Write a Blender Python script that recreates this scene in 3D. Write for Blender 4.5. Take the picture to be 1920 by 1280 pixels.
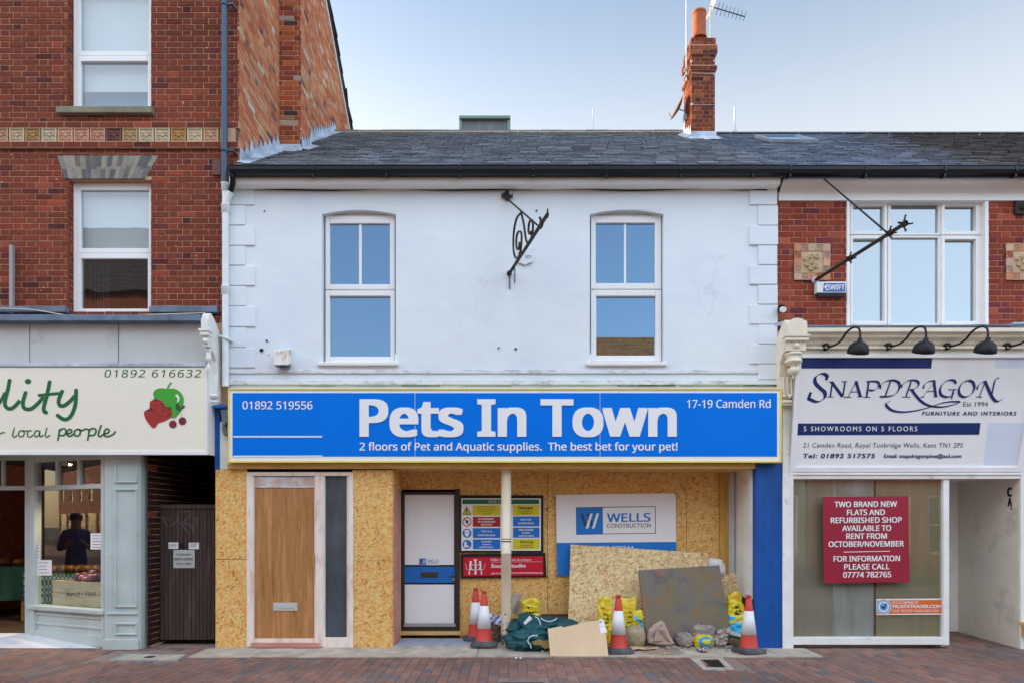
import bpy, math, random, os
from mathutils import Vector, Matrix, noise
PI = math.pi
R = math.radians
sc = bpy.context.scene
for o in list(bpy.data.objects):
    bpy.data.objects.remove(o)
col = sc.collection

# ------------------------------------------------------------------ camera, sky, sun, exposure
CAMY, EYE, F = -8.5, 1.6, 1249.5          # distance to the house fronts, eye height, focal length in photo pixels
cam = bpy.data.cameras.new('camera')
cam.sensor_width = 36.0
cam.lens = F / 1920 * 36
cam.shift_y = 340 / 1920
cam.clip_start = 0.05
cam.clip_end = 2000
camo = bpy.data.objects.new('camera', cam)
camo.location = (0, CAMY, EYE)
camo.rotation_euler = (R(90), 0, 0)
col.objects.link(camo)
sc.camera = camo

SUN_EL, SUN_AZ = R(15), R(-66)            # azimuth from +Y (away from the camera) towards +X
world = bpy.data.worlds.new("World")
sc.world = world
world.use_nodes = True
wn = world.node_tree
bg = wn.nodes['Background']
sky = wn.nodes.new('ShaderNodeTexSky')
sky.sky_type = 'NISHITA'
sky.sun_disc = False
sky.sun_elevation = SUN_EL
sky.sun_rotation = SUN_AZ
sky.altitude = 50
sky.air_density = 1.0
sky.dust_density = 2.0
sky.ozone_density = 1.5
bg.inputs['Strength'].default_value = 0.122
# thin veil of high cloud over the clear sky, with an added bright area high behind the camera that lifts the shaded fronts
wtc = wn.nodes.new('ShaderNodeTexCoord')
def wnode(t, **k):
    n = wn.nodes.new(t)
    for a, b in k.items():
        if a in n.inputs: n.inputs[a].default_value = b
        else: setattr(n, a, b)
    return n
wsp = wnode('ShaderNodeSeparateXYZ')
wn.links.new(wtc.outputs['Generated'], wsp.inputs[0])
wnz = wnode('ShaderNodeTexNoise', Scale=3.0, Detail=4.0)
wn.links.new(wtc.outputs['Generated'], wnz.inputs['Vector'])
wadd = wnode('ShaderNodeMath', operation='MULTIPLY_ADD')
wn.links.new(wnz.outputs['Fac'], wadd.inputs[0]); wadd.inputs[1].default_value = 0.08; wn.links.new(wsp.outputs['Z'], wadd.inputs[2])
def wstep(src, lo, hi):
    n = wnode('ShaderNodeMapRange', interpolation_type='SMOOTHSTEP')
    wn.links.new(src, n.inputs[0]); n.inputs[1].default_value = lo; n.inputs[2].default_value = hi
    return n.outputs[0]
def wmul(a, b):
    n = wnode('ShaderNodeMath', operation='MULTIPLY'); wn.links.new(a, n.inputs[0]); wn.links.new(b, n.inputs[1]); return n.outputs[0]
wneg = wnode('ShaderNodeMath', operation='MULTIPLY'); wn.links.new(wsp.outputs['Y'], wneg.inputs[0]); wneg.inputs[1].default_value = -1.0
wabs = wnode('ShaderNodeMath', operation='ABSOLUTE'); wn.links.new(wsp.outputs['X'], wabs.inputs[0])
wlow = wnode('ShaderNodeMath', operation='MULTIPLY_ADD')       # the added brightness reaches lower down towards both ends of the street
wn.links.new(wstep(wabs.outputs[0], 0.28, 0.44), wlow.inputs[0]); wlow.inputs[1].default_value = 0.36; wn.links.new(wadd.outputs[0], wlow.inputs[2])
wfill = wmul(wstep(wlow.outputs[0], 0.53, 0.64), wstep(wneg.outputs[0], 0.05, 0.45))
VEIL, FILL, HAZE = (0.55, 0.6, 0.6), (5.6, 6.0, 6.6), (2.1, 1.6, 0.75)
wm1 = wnode('ShaderNodeMix', data_type='RGBA', blend_type='ADD'); wm1.inputs[0].default_value = 1.0
wn.links.new(sky.outputs[0], wm1.inputs[6]); wm1.inputs[7].default_value = (*VEIL, 1)
wm2 = wnode('ShaderNodeMix', data_type='RGBA', blend_type='ADD')
wn.links.new(wfill, wm2.inputs[0]); wn.links.new(wm1.outputs[2], wm2.inputs[6]); wm2.inputs[7].default_value = (*FILL, 1)
# pale warm haze low in the sky, thicker towards the sun
whx = wnode('ShaderNodeMath', operation='MULTIPLY_ADD'); wn.links.new(wsp.outputs['X'], whx.inputs[0]); whx.inputs[1].default_value = -0.15; whx.inputs[2].default_value = 0.75
wm3 = wnode('ShaderNodeMix', data_type='RGBA', blend_type='ADD')
wn.links.new(wmul(wmul(wstep(wsp.outputs['Z'], 0.66, 0.40), whx.outputs[0]), wstep(wsp.outputs['Y'], -0.2, 0.3)), wm3.inputs[0])
wn.links.new(wm2.outputs[2], wm3.inputs[6]); wm3.inputs[7].default_value = (*HAZE, 1)
wn.links.new(wm3.outputs[2], bg.inputs['Color'])

sl = bpy.data.lights.new('sun', 'SUN')
sl.energy = 3.2
sl.angle = R(0.5)
sl.color = (1.0, 0.74, 0.46)
so = bpy.data.objects.new('sun', sl)
sd = Vector((math.sin(SUN_AZ) * math.cos(SUN_EL), math.cos(SUN_AZ) * math.cos(SUN_EL), math.sin(SUN_EL)))
so.rotation_euler = (-sd).to_track_quat('-Z', 'Y').to_euler()
so.location = sd * 60
col.objects.link(so)

sc.view_settings.view_transform = 'Standard'
sc.view_settings.look = 'None'
sc.view_settings.gamma = 1
sc.view_settings.exposure = 1.2

# ------------------------------------------------------------------ helpers
rng = random.Random(7)

def lin(h, k=1.0):
    h = h.lstrip('#')
    o = []
    for i in (0, 2, 4):
        c = int(h[i:i + 2], 16) / 255
        c = c / 12.92 if c <= 0.04045 else ((c + 0.055) / 1.055) ** 2.4
        o.append(min(0.88, c * k))
    return tuple(o)

def W(px, py, Y=0.0):
    """photo pixel -> point on the upright plane at depth Y"""
    t = (Y - CAMY) / F
    return Vector(((px - 960) * t, Y, EYE + (980 - py) * t))

def X_(px, Y=0.0): return (px - 960) * (Y - CAMY) / F
def Z_(py, Y=0.0): return EYE + (980 - py) * (Y - CAMY) / F

class Pl:
    """a plane in the place; at() finds where the sight line through a photo pixel meets it"""
    def __init__(s, p, n):
        s.p = Vector(p); s.n = Vector(n).normalized()
    def at(s, px, py, off=0.0):
        o = Vector((0, CAMY, EYE)); d = Vector(((px - 960) / F, 1, (980 - py) / F))
        q = s.p + s.n * off
        return o + d * ((q - o).dot(s.n) / d.dot(s.n))

def front(Y): return Pl((0, Y, 0), (0, -1, 0))

class MB:
    def __init__(s):
        s.v = []; s.f = []; s.m = []; s.c = []; s.sm = []
    def face(s, pts, m=0, c=None, sm=False):
        i = len(s.v)
        s.v += [tuple(p) for p in pts]
        s.f.append(tuple(range(i, i + len(pts)))); s.m.append(m); s.c.append(c); s.sm.append(sm)
    def mesh(s, vs, fs, m=0, c=None, sm=False):
        i = len(s.v)
        s.v += [tuple(p) for p in vs]
        for k, f in enumerate(fs):
            s.f.append(tuple(i + j for j in f)); s.m.append(m)
            s.c.append(c[k] if isinstance(c, list) else c); s.sm.append(sm)
        return s
    def box(s, x0, x1, y0, y1, z0, z1, m=0, c=None):
        vs = [(x0, y0, z0), (x1, y0, z0), (x1, y1, z0), (x0, y1, z0), (x0, y0, z1), (x1, y0, z1), (x1, y1, z1), (x0, y1, z1)]
        return s.mesh(vs, [(0, 3, 2, 1), (4, 5, 6, 7), (0, 1, 5, 4), (1, 2, 6, 5), (2, 3, 7, 6), (3, 0, 4, 7)], m, c)
    def pbox(s, x0, y0, x1, y1, Y, d, m=0, c=None):
        """box whose front face is the photo rectangle at depth Y, d metres thick backwards"""
        a = W(x0, y0, Y); b = W(x1, y1, Y)
        return s.box(min(a.x, b.x), max(a.x, b.x), Y, Y + d, min(a.z, b.z), max(a.z, b.z), m, c)
    def slab(s, pts, d, m=0, c=None):
        """polygon given by 3-D points, extruded by the vector d"""
        n = len(pts); d = Vector(d); q = [Vector(p) + d for p in pts]
        vs = [Vector(p) for p in pts] + q
        fs = [tuple(range(n)), tuple(range(2 * n - 1, n - 1, -1))]
        fs += [(i, n + i, n + (i + 1) % n, (i + 1) % n) for i in range(n)]
        return s.mesh(vs, fs, m, c)
    def tube(s, path, r, n=8, m=0, c=None, caps=True):
        path = [Vector(p) for p in path]; k = len(path)
        rs = r if isinstance(r, (list, tuple)) else [r] * k
        up = None; vs = []
        for i, p in enumerate(path):
            t = (path[min(i + 1, k - 1)] - path[max(i - 1, 0)])
            t = t.normalized() if t.length > 1e-9 else Vector((0, 0, 1))
            if up is None:
                up = Vector((0, 0, 1)) if abs(t.z) < .9 else Vector((1, 0, 0))
            a = (up - t * up.dot(t)).normalized(); b = t.cross(a); up = a
            for j in range(n):
                w = 2 * PI * j / n
                vs.append(p + (a * math.cos(w) + b * math.sin(w)) * rs[i])
        fs = [(i * n + j, i * n + (j + 1) % n, (i + 1) * n + (j + 1) % n, (i + 1) * n + j) for i in range(k - 1) for j in range(n)]
        s.mesh(vs, fs, m, c, True)
        if caps:
            s.face(vs[:n][::-1], m, c); s.face(vs[-n:], m, c)
        return s
    def lathe(s, prof, o=(0, 0, 0), n=20, m=0, c=None, M=None, sm=True):
        """prof: (radius, height) list round a vertical axis at o; M turns it first"""
        o = Vector(o); vs = []; ms = []
        for (r, h) in prof:
            for j in range(n):
                w = 2 * PI * j / n
                q = Vector((r * math.cos(w), r * math.sin(w), h))
                vs.append(o + (M @ q if M else q))
        fs = [(i * n + j, i * n + (j + 1) % n, (i + 1) * n + (j + 1) % n, (i + 1) * n + j) for i in range(len(prof) - 1) for j in range(n)]
        return s.mesh(vs, fs, m, c, sm)
    def strip(s, A, B, m=0, c=None, sm=False):
        n = len(A)
        return s.mesh(list(A) + list(B), [(i, i + 1, n + i + 1, n + i) for i in range(n - 1)], m, c, sm)
    def build(s, name, mats, loc=(0, 0, 0), bev=0.0, ang=40, sub=0):
        me = bpy.data.meshes.new(name)
        l = Vector(loc)
        me.from_pydata([(v[0] - l.x, v[1] - l.y, v[2] - l.z) for v in s.v], [], s.f)
        if not isinstance(mats, (list, tuple)): mats = [mats]
        for m in mats: me.materials.append(m)
        me.polygons.foreach_set('material_index', s.m)
        me.polygons.foreach_set('use_smooth', s.sm)
        if any(c is not None for c in s.c):
            at = me.attributes.new('tint', 'FLOAT_COLOR', 'FACE')
            buf = []
            for c in s.c: buf += list(c or (.5, .5, .5)) + [1.0]
            at.data.foreach_set('color', buf)
        me.update()
        ob = bpy.data.objects.new(name, me)
        col.objects.link(ob)
        if bev:
            md = ob.modifiers.new('bevel', 'BEVEL'); md.width = bev; md.segments = 2
            md.limit_method = 'ANGLE'; md.angle_limit = R(ang)
        return ob

def props(o, label, cat, group=None, kind=None):
    if label: o['label'] = label
    if cat: o['category'] = cat
    if group: o['group'] = group
    if kind: o['kind'] = kind
    return o

class Thing:
    def __init__(s, name, label, cat, loc=(0, 0, 0), group=None):
        s.o = bpy.data.objects.new(name, None); s.o.empty_display_size = .1
        s.loc = Vector(loc); s.o.location = s.loc; col.objects.link(s.o)
        props(s.o, label, cat, group)
    def part(s, name, mb, mats, parent=None, bev=0.0, label=None):
        ob = mb.build(name, mats, s.loc, bev)
        ob.parent = parent or s.o
        if label: ob['label'] = label
        return ob

def single(name, mb, mats, label, cat, loc=None, group=None, bev=0.0):
    if loc is None:
        n = len(mb.v); loc = (sum(v[0] for v in mb.v) / n, sum(v[1] for v in mb.v) / n, min(v[2] for v in mb.v))
    ob = mb.build(name, mats, loc, bev); ob.location = loc
    return props(ob, label, cat, group)

def structure(name, mb, mats):
    ob = mb.build(name, mats); ob['kind'] = 'structure'; return ob

def copy_tree(o, parent=None):
    c = o.copy(); col.objects.link(c); c.parent = parent
    for ch in [x for x in bpy.data.objects if x.parent == o]:
        copy_tree(ch, c)
    return c

def cat_rom(P, k=6, closed=False):
    P = [Vector(p) for p in P]
    if len(P) < 3 and not closed: 
        return [P[0].lerp(P[1], i / 3) for i in range(4)] if len(P) == 2 else P
    n = len(P); out = []
    for i in range(n if closed else n - 1):
        g = (lambda j: P[j % n]) if closed else (lambda j: P[max(0, min(n - 1, j))])
        a, b, c, d = g(i - 1), g(i), g(i + 1), g(i + 2)
        for q in range(k):
            t = q / k
            out.append(.5 * (2 * b + (c - a) * t + (2 * a - 5 * b + 4 * c - d) * t * t + (3 * b - a - 3 * c + d) * t ** 3))
    if not closed: out.append(P[-1])
    return out

# ---- flat graphics on a plane, in photo pixels
def shape(mb, pl, pts, off=.002, m=0):
    mb.face([pl.at(x, y, off) for x, y in pts], m)
def rect(mb, pl, x0, y0, x1, y1, off=.002, m=0):
    shape(mb, pl, [(x0, y1), (x1, y1), (x1, y0), (x0, y0)], off, m)
def ell(cx, cy, rx, ry=None, n=24, a0=0, a1=360):
    ry = ry or rx
    return [(cx + rx * math.cos(R(a0 + (a1 - a0) * i / n)), cy + ry * math.sin(R(a0 + (a1 - a0) * i / n))) for i in range(n + (0 if a1 - a0 == 360 else 1))]
def ring(mb, pl, cx, cy, r0, r1, off=.003, m=0, n=28):
    A = [pl.at(cx + r0 * math.cos(2 * PI * i / n), cy + r0 * math.sin(2 * PI * i / n), off) for i in range(n + 1)]
    B = [pl.at(cx + r1 * math.cos(2 * PI * i / n), cy + r1 * math.sin(2 * PI * i / n), off) for i in range(n + 1)]
    mb.strip(A, B, m)
def stroke(mb, pl, pts, w, off=.003, m=0, nib=None, thin=.18, k=6, closed=False, smooth=True):
    """ribbon along a pixel path; nib = pen angle in degrees for thick-and-thin lettering"""
    P = cat_rom([(x, y, 0) for x, y in pts], k, closed) if smooth else [Vector((x, y, 0)) for x, y in pts]
    n = len(P); A = []; B = []
    for i, p in enumerate(P):
        if closed: t = P[(i + 1) % n] - P[i - 1]
        else: t = P[min(i + 1, n - 1)] - P[max(i - 1, 0)]
        if t.length < 1e-6: t = Vector((1, 0, 0))
        t.normalize(); nn = Vector((-t.y, t.x, 0))
        ww = w
        if nib is not None:
            a = R(nib); nv = Vector((math.cos(a), -math.sin(a), 0))
            ww = w * max(thin, abs(t.x * nv.y - t.y * nv.x))
        A.append(p + nn * ww / 2); B.append(p - nn * ww / 2)
    if closed: A.append(A[0]); B.append(B[0])
    mb.strip([pl.at(a.x, a.y, off) for a in A], [pl.at(b.x, b.y, off) for b in B], m)

_fd = os.path.join(bpy.utils.resource_path('LOCAL'), 'datafiles', 'fonts')
def _font(n):
    try: return bpy.data.fonts.load(os.path.join(_fd, n))
    except Exception: return None
FONT = {'sans': _font('NotoSansHebrew-Regular.woff2'), 'inter': None}
_tc = {}
def _outline(s, font, bold, shear, sp):
    key = (s, font, bold, shear, sp)
    if key in _tc: return _tc[key]
    cu = bpy.data.curves.new('lettering', 'FONT')
    cu.body = s; cu.resolution_u = 4; cu.offset = bold; cu.shear = shear; cu.space_character = sp
    if FONT.get(font): cu.font = FONT[font]
    ob = bpy.data.objects.new('lettering', cu)
    me = bpy.data.meshes.new_from_object(ob)
    r = ([tuple(v.co[:2]) for v in me.vertices], [tuple(p.vertices) for p in me.polygons])
    bpy.data.objects.remove(ob); bpy.data.curves.remove(cu); bpy.data.meshes.remove(me)
    _tc[key] = r
    return r
def text(mb, pl, s, x0, x1, yb, yc, font='sans', bold=0.0, shear=0.0, sp=1.0, off=.003, m=0, slope=0.0, depth=0.0):
    """lettering fitted to the photo: from x0 to x1, base line yb, capital height up to yc.
    bold: the letters are laid several times, each a hair further out and a little to the side"""
    vs, fs = _outline(s, font, 0.0, shear, sp)
    H = [v[1] for v in _outline('H', font, 0.0, 0, 1)[0]]
    bx, by = bold, bold * .55
    cap, low = max(H) + by, min(H) - by
    a = min(v[0] for v in vs) - bx; b = max(v[0] for v in vs) + bx
    if bold > .03: sh = [(i * bx, j * by) for i in (-1, -.5, 0, .5, 1) for j in (-1, 0, 1)]
    elif bold > .015: sh = [(i * bx, j * by) for i in (-1, 0, 1) for j in (-1, 1)]
    elif bold: sh = [(-bx, -by), (bx, by)]
    else: sh = [(0, 0)]
    ed = {}
    if depth:
        for f in fs:
            for i in range(len(f)):
                e = tuple(sorted((f[i], f[(i + 1) % len(f)]))); ed[e] = ed.get(e, 0) + 1
    for k, (dx, dy) in enumerate(sh):
        q = [(x0 + (u + dx - a) / (b - a) * (x1 - x0), yb - (v + dy - low) / (cap - low) * (yb - yc)) for u, v in vs]
        if slope: q = [(x, y + slope * (x - x0)) for x, y in q]
        o = off + k * .00012
        mb.mesh([pl.at(x, y, o) for x, y in q], fs, m)
        for (i, j), c in ed.items():
            if c == 1: mb.face([pl.at(*q[i], o), pl.at(*q[j], o), pl.at(*q[j], off - depth), pl.at(*q[i], off - depth)], m)

# ------------------------------------------------------------------ materials
def nodes(name):
    m = bpy.data.materials.new(name); m.use_nodes = True
    nt = m.node_tree
    return m, nt, nt.nodes['Principled BSDF'], nt.nodes.new('ShaderNodeTexCoord')
def N(nt, t, **k):
    n = nt.nodes.new(t)
    for a, b in k.items():
        if a in n.inputs: n.inputs[a].default_value = b
        else: setattr(n, a, b)
    return n
def mixc(nt, fac, a, b, mode='MIX'):
    n = nt.nodes.new('ShaderNodeMix'); n.data_type = 'RGBA'; n.blend_type = mode
    for s, v in ((n.inputs[0], fac), (n.inputs[6], a), (n.inputs[7], b)):
        if hasattr(v, 'links') or hasattr(v, 'is_output'): nt.links.new(v, s)
        elif isinstance(v, (int, float)): s.default_value = v
        else: s.default_value = (*v[:3], 1)
    return n.outputs[2]
def ramp(nt, fac, stops):
    n = nt.nodes.new('ShaderNodeValToRGB'); e = n.color_ramp.elements
    while len(e) < len(stops): e.new(.5)
    for i, (p, c) in enumerate(stops):
        e[i].position = p; e[i].color = (*(c if isinstance(c, tuple) else (c, c, c)), 1)
    nt.links.new(fac, n.inputs[0])
    return n.outputs[0]
def noise_(nt, co, scale, detail=4, rough=.6, stretch=None, w=0):
    if stretch:
        mp = nt.nodes.new('ShaderNodeMapping'); mp.inputs['Scale'].default_value = stretch
        mp.inputs['Location'].default_value = (w, w, w)
        nt.links.new(co, mp.inputs[0]); co = mp.outputs[0]
    n = N(nt, 'ShaderNodeTexNoise', Scale=scale, Detail=detail, Roughness=rough)
    nt.links.new(co, n.inputs['Vector'])
    return n.outputs['Fac']
def bump(nt, bs, h, strength=.3, dist=.01):
    b = N(nt, 'ShaderNodeBump', Strength=strength, Distance=dist)
    nt.links.new(h, b.inputs['Height']); nt.links.new(b.outputs[0], bs.inputs['Normal'])

def paint(name, c, rough=.5, var=.06, scale=3.0, dirt=None, dlo=.55, dhi=.75, dscale=2.0, stretch=None, bmp=.0, bscale=60, spec=.4, metal=0.0, tint=False, fine=0.0):
    """painted or plain surface: base colour with gentle unevenness, optional dirt patches and grain"""
    m, nt, bs, tc = nodes(name)
    co = tc.outputs['Object']
    if tint:
        a = N(nt, 'ShaderNodeAttribute', attribute_name='tint'); base = a.outputs['Color']
    else:
        base = None
    n1 = noise_(nt, co, scale, 5, .65, stretch)
    lo = tuple(max(0, x * (1 - var * 2)) for x in c); hi = tuple(min(.92, x * (1 + var)) for x in c)
    if tint:
        k = ramp(nt, n1, [(.3, 1 - var * 2), (.7, 1.0)])
        out = mixc(nt, 1.0, base, k, 'MULTIPLY')
    else:
        out = ramp(nt, n1, [(.3, lo), (.7, hi)])
    if fine:
        f = noise_(nt, co, 220, 3, .7)
        k = ramp(nt, f, [(.3, 1 - fine), (.7, 1.0)])
        out = mixc(nt, 1.0, out, k, 'MULTIPLY')
    if dirt:
        n2 = noise_(nt, co, dscale, 8, .72, stretch, 3.3)
        fac = ramp(nt, n2, [(dlo, 0.0), (dhi, 1.0)])
        out = mixc(nt, fac, out, dirt)
    nt.links.new(out, bs.inputs['Base Color'])
    bs.inputs['Roughness'].default_value = rough
    bs.inputs['Specular IOR Level'].default_value = spec
    bs.inputs['Metallic'].default_value = metal
    if bmp:
        bump(nt, bs, noise_(nt, co, bscale, 5, .65), bmp, .004)
    return m

def glass(name, refl=.35, tintc=(.75, .8, .85), dark=(.012, .014, .016), see=0.0, wob=.0):
    """window glass: mirror share refl (rising at grazing angles); see = share that looks through"""
    m, nt, bs, tc = nodes(name)
    nt.nodes.remove(bs)
    out = nt.nodes['Material Output']
    gl = N(nt, 'ShaderNodeBsdfGlossy', Roughness=.0); gl.inputs['Color'].default_value = (*tintc, 1)
    df = N(nt, 'ShaderNodeBsdfDiffuse'); df.inputs['Color'].default_value = (*dark, 1)
    body = df.outputs[0]
    if see:
        tr = N(nt, 'ShaderNodeBsdfTransparent'); tr.inputs['Color'].default_value = (.92, .95, .95, 1)
        mx = N(nt, 'ShaderNodeMixShader', ); mx.inputs[0].default_value = see
        nt.links.new(body, mx.inputs[1]); nt.links.new(tr.outputs[0], mx.inputs[2]); body = mx.outputs[0]
    lw = N(nt, 'ShaderNodeLayerWeight', Blend=.5)
    pw_ = N(nt, 'ShaderNodeMath', operation='POWER'); nt.links.new(lw.outputs['Facing'], pw_.inputs[0]); pw_.inputs[1].default_value = 3.0
    ma = N(nt, 'ShaderNodeMath', operation='MULTIPLY_ADD'); nt.links.new(pw_.outputs[0], ma.inputs[0])
    ma.inputs[1].default_value = .55; ma.inputs[2].default_value = refl; ma.use_clamp = True
    mx2 = N(nt, 'ShaderNodeMixShader'); nt.links.new(ma.outputs[0], mx2.inputs[0])
    nt.links.new(body, mx2.inputs[1]); nt.links.new(gl.outputs[0], mx2.inputs[2])
    if wob:
        b = N(nt, 'ShaderNodeBump', Strength=wob, Distance=.02)
        nt.links.new(noise_(nt, tc.outputs['Object'], 2.2, 1, .4), b.inputs['Height'])
        nt.links.new(b.outputs[0], gl.inputs['Normal'])
    nt.links.new(mx2.outputs[0], out.inputs[0])
    return m

def osb(name, a, b, c, d):
    """oriented strand board: several layers of long chips at different angles"""
    m, nt, bs, tc = nodes(name)
    co = tc.outputs['Object']
    wob = N(nt, 'ShaderNodeTexNoise', Scale=9.0, Detail=2.0)
    nt.links.new(co, wob.inputs['Vector'])
    base = nt.nodes.new('ShaderNodeVectorMath'); base.operation = 'MULTIPLY_ADD'
    nt.links.new(wob.outputs['Color'], base.inputs[0]); base.inputs[1].default_value = (.05, .0, .05); nt.links.new(co, base.inputs[2])
    outc = None; h = None
    for i, (ang, sx, sz) in enumerate(((8, 11, 46), (58, 13, 52), (-42, 12, 50), (100, 15, 46), (24, 22, 84))):
        mp = nt.nodes.new('ShaderNodeMapping'); mp.vector_type = 'POINT'
        mp.inputs['Rotation'].default_value = (0, R(ang), 0)
        nt.links.new(base.outputs[0], mp.inputs[0])
        m2 = nt.nodes.new('ShaderNodeMapping'); m2.inputs['Scale'].default_value = (sx, 6, sz); m2.inputs['Location'].default_value = (i * 3.7, i, i * 1.9)
        nt.links.new(mp.outputs[0], m2.inputs[0])
        v = N(nt, 'ShaderNodeTexVoronoi', Scale=1.0, Randomness=1.0); nt.links.new(m2.outputs[0], v.inputs['Vector'])
        sep = nt.nodes.new('ShaderNodeSeparateColor'); nt.links.new(v.outputs['Color'], sep.inputs[0])
        cc = ramp(nt, sep.outputs[0], [(0.0, d), (.04, d), (.07, a), (.3, a), (.5, b), (.75, c), (1.0, b)])
        gr = noise_(nt, m2.outputs[0], 3.5, 3, .7, (.5, 1, 4))
        cc = mixc(nt, 1.0, cc, ramp(nt, gr, [(.3, .8), (.7, 1.0)]), 'MULTIPLY')
        if outc is None: outc = cc; h = sep.outputs[2]
        else:
            fac = ramp(nt, sep.outputs[1], [(.5, 0.0), (.52, 1.0)])
            outc = mixc(nt, fac, outc, cc); 
    nt.links.new(outc, bs.inputs['Base Color'])
    bs.inputs['Roughness'].default_value = .62; bs.inputs['Specular IOR Level'].default_value = .3
    bump(nt, bs, h, .25, .003)
    return m

def wood(name, a, b, c, rough=.5, axis='Z', scale=1.0, bmp=.1, knots=None):
    m, nt, bs, tc = nodes(name)
    st = {'Z': (9, 9, .55), 'X': (.55, 9, 9)}[axis]
    st = tuple(x * scale for x in st)
    co = tc.outputs['Object']
    n1 = noise_(nt, co, 1.6, 4, .6, st)
    n2 = noise_(nt, co, 9, 4, .7, st, 5)
    w = N(nt, 'ShaderNodeMath', operation='SINE')
    k = N(nt, 'ShaderNodeMath', operation='MULTIPLY'); k.inputs[1].default_value = 34; nt.links.new(n1, k.inputs[0])
    nt.links.new(k.outputs[0], w.inputs[0])
    o = ramp(nt, n1, [(.25, a), (.5, b), (.75, c)])
    o = mixc(nt, .16, o, ramp(nt, w.outputs[0], [(.0, a), (.9, c)]))
    o = mixc(nt, 1, o, ramp(nt, n2, [(.3, .72), (.65, 1.0)]), 'MULTIPLY')
    nt.links.new(o, bs.inputs['Base Color']); bs.inputs['Roughness'].default_value = rough
    bs.inputs['Specular IOR Level'].default_value = .3
    if bmp: bump(nt, bs, n2, bmp, .003)
    return m

M = {}
M['brick'] = paint('red_brick', (.3, .06, .04), .85, .13, 16, bmp=.5, bscale=90, tint=True, fine=.28, spec=.2)
M['mortar'] = paint('mortar', lin('bb9880', 1.15), .95, .12, 9, dirt=lin('8a6654'), spec=.1, bmp=.4)
M['mortar_pale'] = paint('pale_mortar', lin('cdb8a6', 1.15), .95, .12, 9, dirt=lin('86746a'), spec=.1, bmp=.4)
M['slate'] = paint('slate', (.1, .1, .12), .38, .12, 7, tint=True, bmp=.25, bscale=30, spec=.45, fine=.12)
M['render'] = None
M['tile'] = paint('terracotta_tile', (.5, .35, .2), .7, .12, 14, tint=True, bmp=.4, fine=.2, dirt=lin('6a4a34'), dlo=.62, dhi=.85, dscale=30)
M['stone_grey'] = paint('grey_brick', (.3, .3, .3), .85, .15, 14, tint=True, bmp=.5, fine=.3)
M['sill'] = paint('stone_sill', lin('7c7a66', 1.25), .85, .15, 8, dirt=lin('3c3a30'), bmp=.4)
M['upvc'] = paint('white_plastic_frame', lin('e2e8f0', 1.15), .3, .02, 2, spec=.5)
M['upvc_dirty'] = paint('aged_white_frame', lin('e4e6e8', 1.15), .4, .04, 3, dirt=lin('a89c8c'), dlo=.66, dhi=.85, dscale=5, spec=.45)
M['lead'] = paint('lead_flashing', lin('b8c4d2', 1.1), .55, .15, 6, dirt=lin('7e8894'), dlo=.5, dhi=.7, bmp=.3, bscale=14)
M['lead_dark'] = paint('weathered_lead', lin('68788c', 1.1), .6, .2, 5, dirt=lin('4a505a'), bmp=.4, bscale=12)
M['black_plastic'] = paint('black_gutter_plastic', lin('10161f', 1.0), .35, .1, 3, spec=.3)
M['navy_pipe'] = paint('blue_black_pipe', lin('38495f', 1.1), .3, .08, 3, spec=.5)
M['white_pipe'] = paint('white_pipe', lin('dde3ea', 1.1), .35, .06, 4, dirt=lin('9a948a'), dlo=.68, dhi=.85)
M['terracotta'] = paint('terracotta_pot', lin('a85a30', 1.1), .75, .15, 8, bmp=.3)
M['alu'] = paint('galvanised_metal', lin('b8bcc0'), .4, .1, 10, metal=.6)
M['iron'] = paint('rusty_black_iron', lin('2a2420'), .65, .2, 12, dirt=lin('6e452e'), dlo=.52, dhi=.68, dscale=14, bmp=.4)
M['black'] = paint('matt_black', lin('17181c'), .5, .1, 6)
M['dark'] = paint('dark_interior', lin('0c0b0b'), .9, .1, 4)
M['blue'] = paint('blue_sign_vinyl', lin('006ed4', 1.17), .42, .02, 1.2, spec=.1)
M['white'] = paint('white_vinyl', lin('e4ebf3', 1.15), .35, .015, 2)
M['yellow_trim'] = paint('yellow_sign_trim', lin('e0c860', 1.2), .4, .08, 5)
M['cream_sign'] = paint('cream_sign_board', lin('dcd6c6', 1.25), .35, .012, 1.0)
M['green_ink'] = paint('green_lettering', lin('0d6138', 1.15), .4, .03)
M['navy_ink'] = paint('navy_lettering', lin('112a63', 1.15), .4, .03)
M['grey_ink'] = paint('dark_grey_lettering', lin('3a4050', 1.1), .5, .02)
M['sign_white'] = paint('white_sign_board', (.88, .885, .88), .35, .015, 1.5)
M['sign_patch'] = paint('pale_grey_vinyl_patch', lin('ccd4e2', 1.15), .4, .02)
M['osb'] = osb('strand_board', lin('cc924e', 1.33), lin('d9a660', 1.38), lin('e3ba80', 1.38), lin('aa7038', 1.2))
M['osb_pale'] = osb('pale_strand_board', lin('c8a272', 1.2), lin('dcbc8a', 1.25), lin('ead2a4', 1.25), lin('a47c4c', 1.15))
M['ply'] = wood('plywood_door_veneer', lin('885a32', 1.22), lin('ad7b49', 1.22), lin('c0905e', 1.22), .55, 'Z', 1.0, .1)
M['raw_timber'] = wood('raw_timber', lin('b58a4c', 1.2), lin('d0a868', 1.2), lin('e0bf85', 1.2), .6, 'X', .7, .1)
M['raw_timber_v'] = wood('raw_upright_timber', lin('a87a34', 1.1), lin('c29648', 1.15), lin('d2a85c', 1.2), .6, 'Z', .7, .1)
M['primer'] = paint('primed_timber', lin('e2d6cc', 1.15), .6, .05, 5, dirt=lin('c9a892'), dlo=.5, dhi=.72, dscale=3, stretch=(2, 2, .6))
M['pink_timber'] = paint('pink_primed_timber', lin('bd8478', 1.1), .6, .12, 6)
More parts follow.
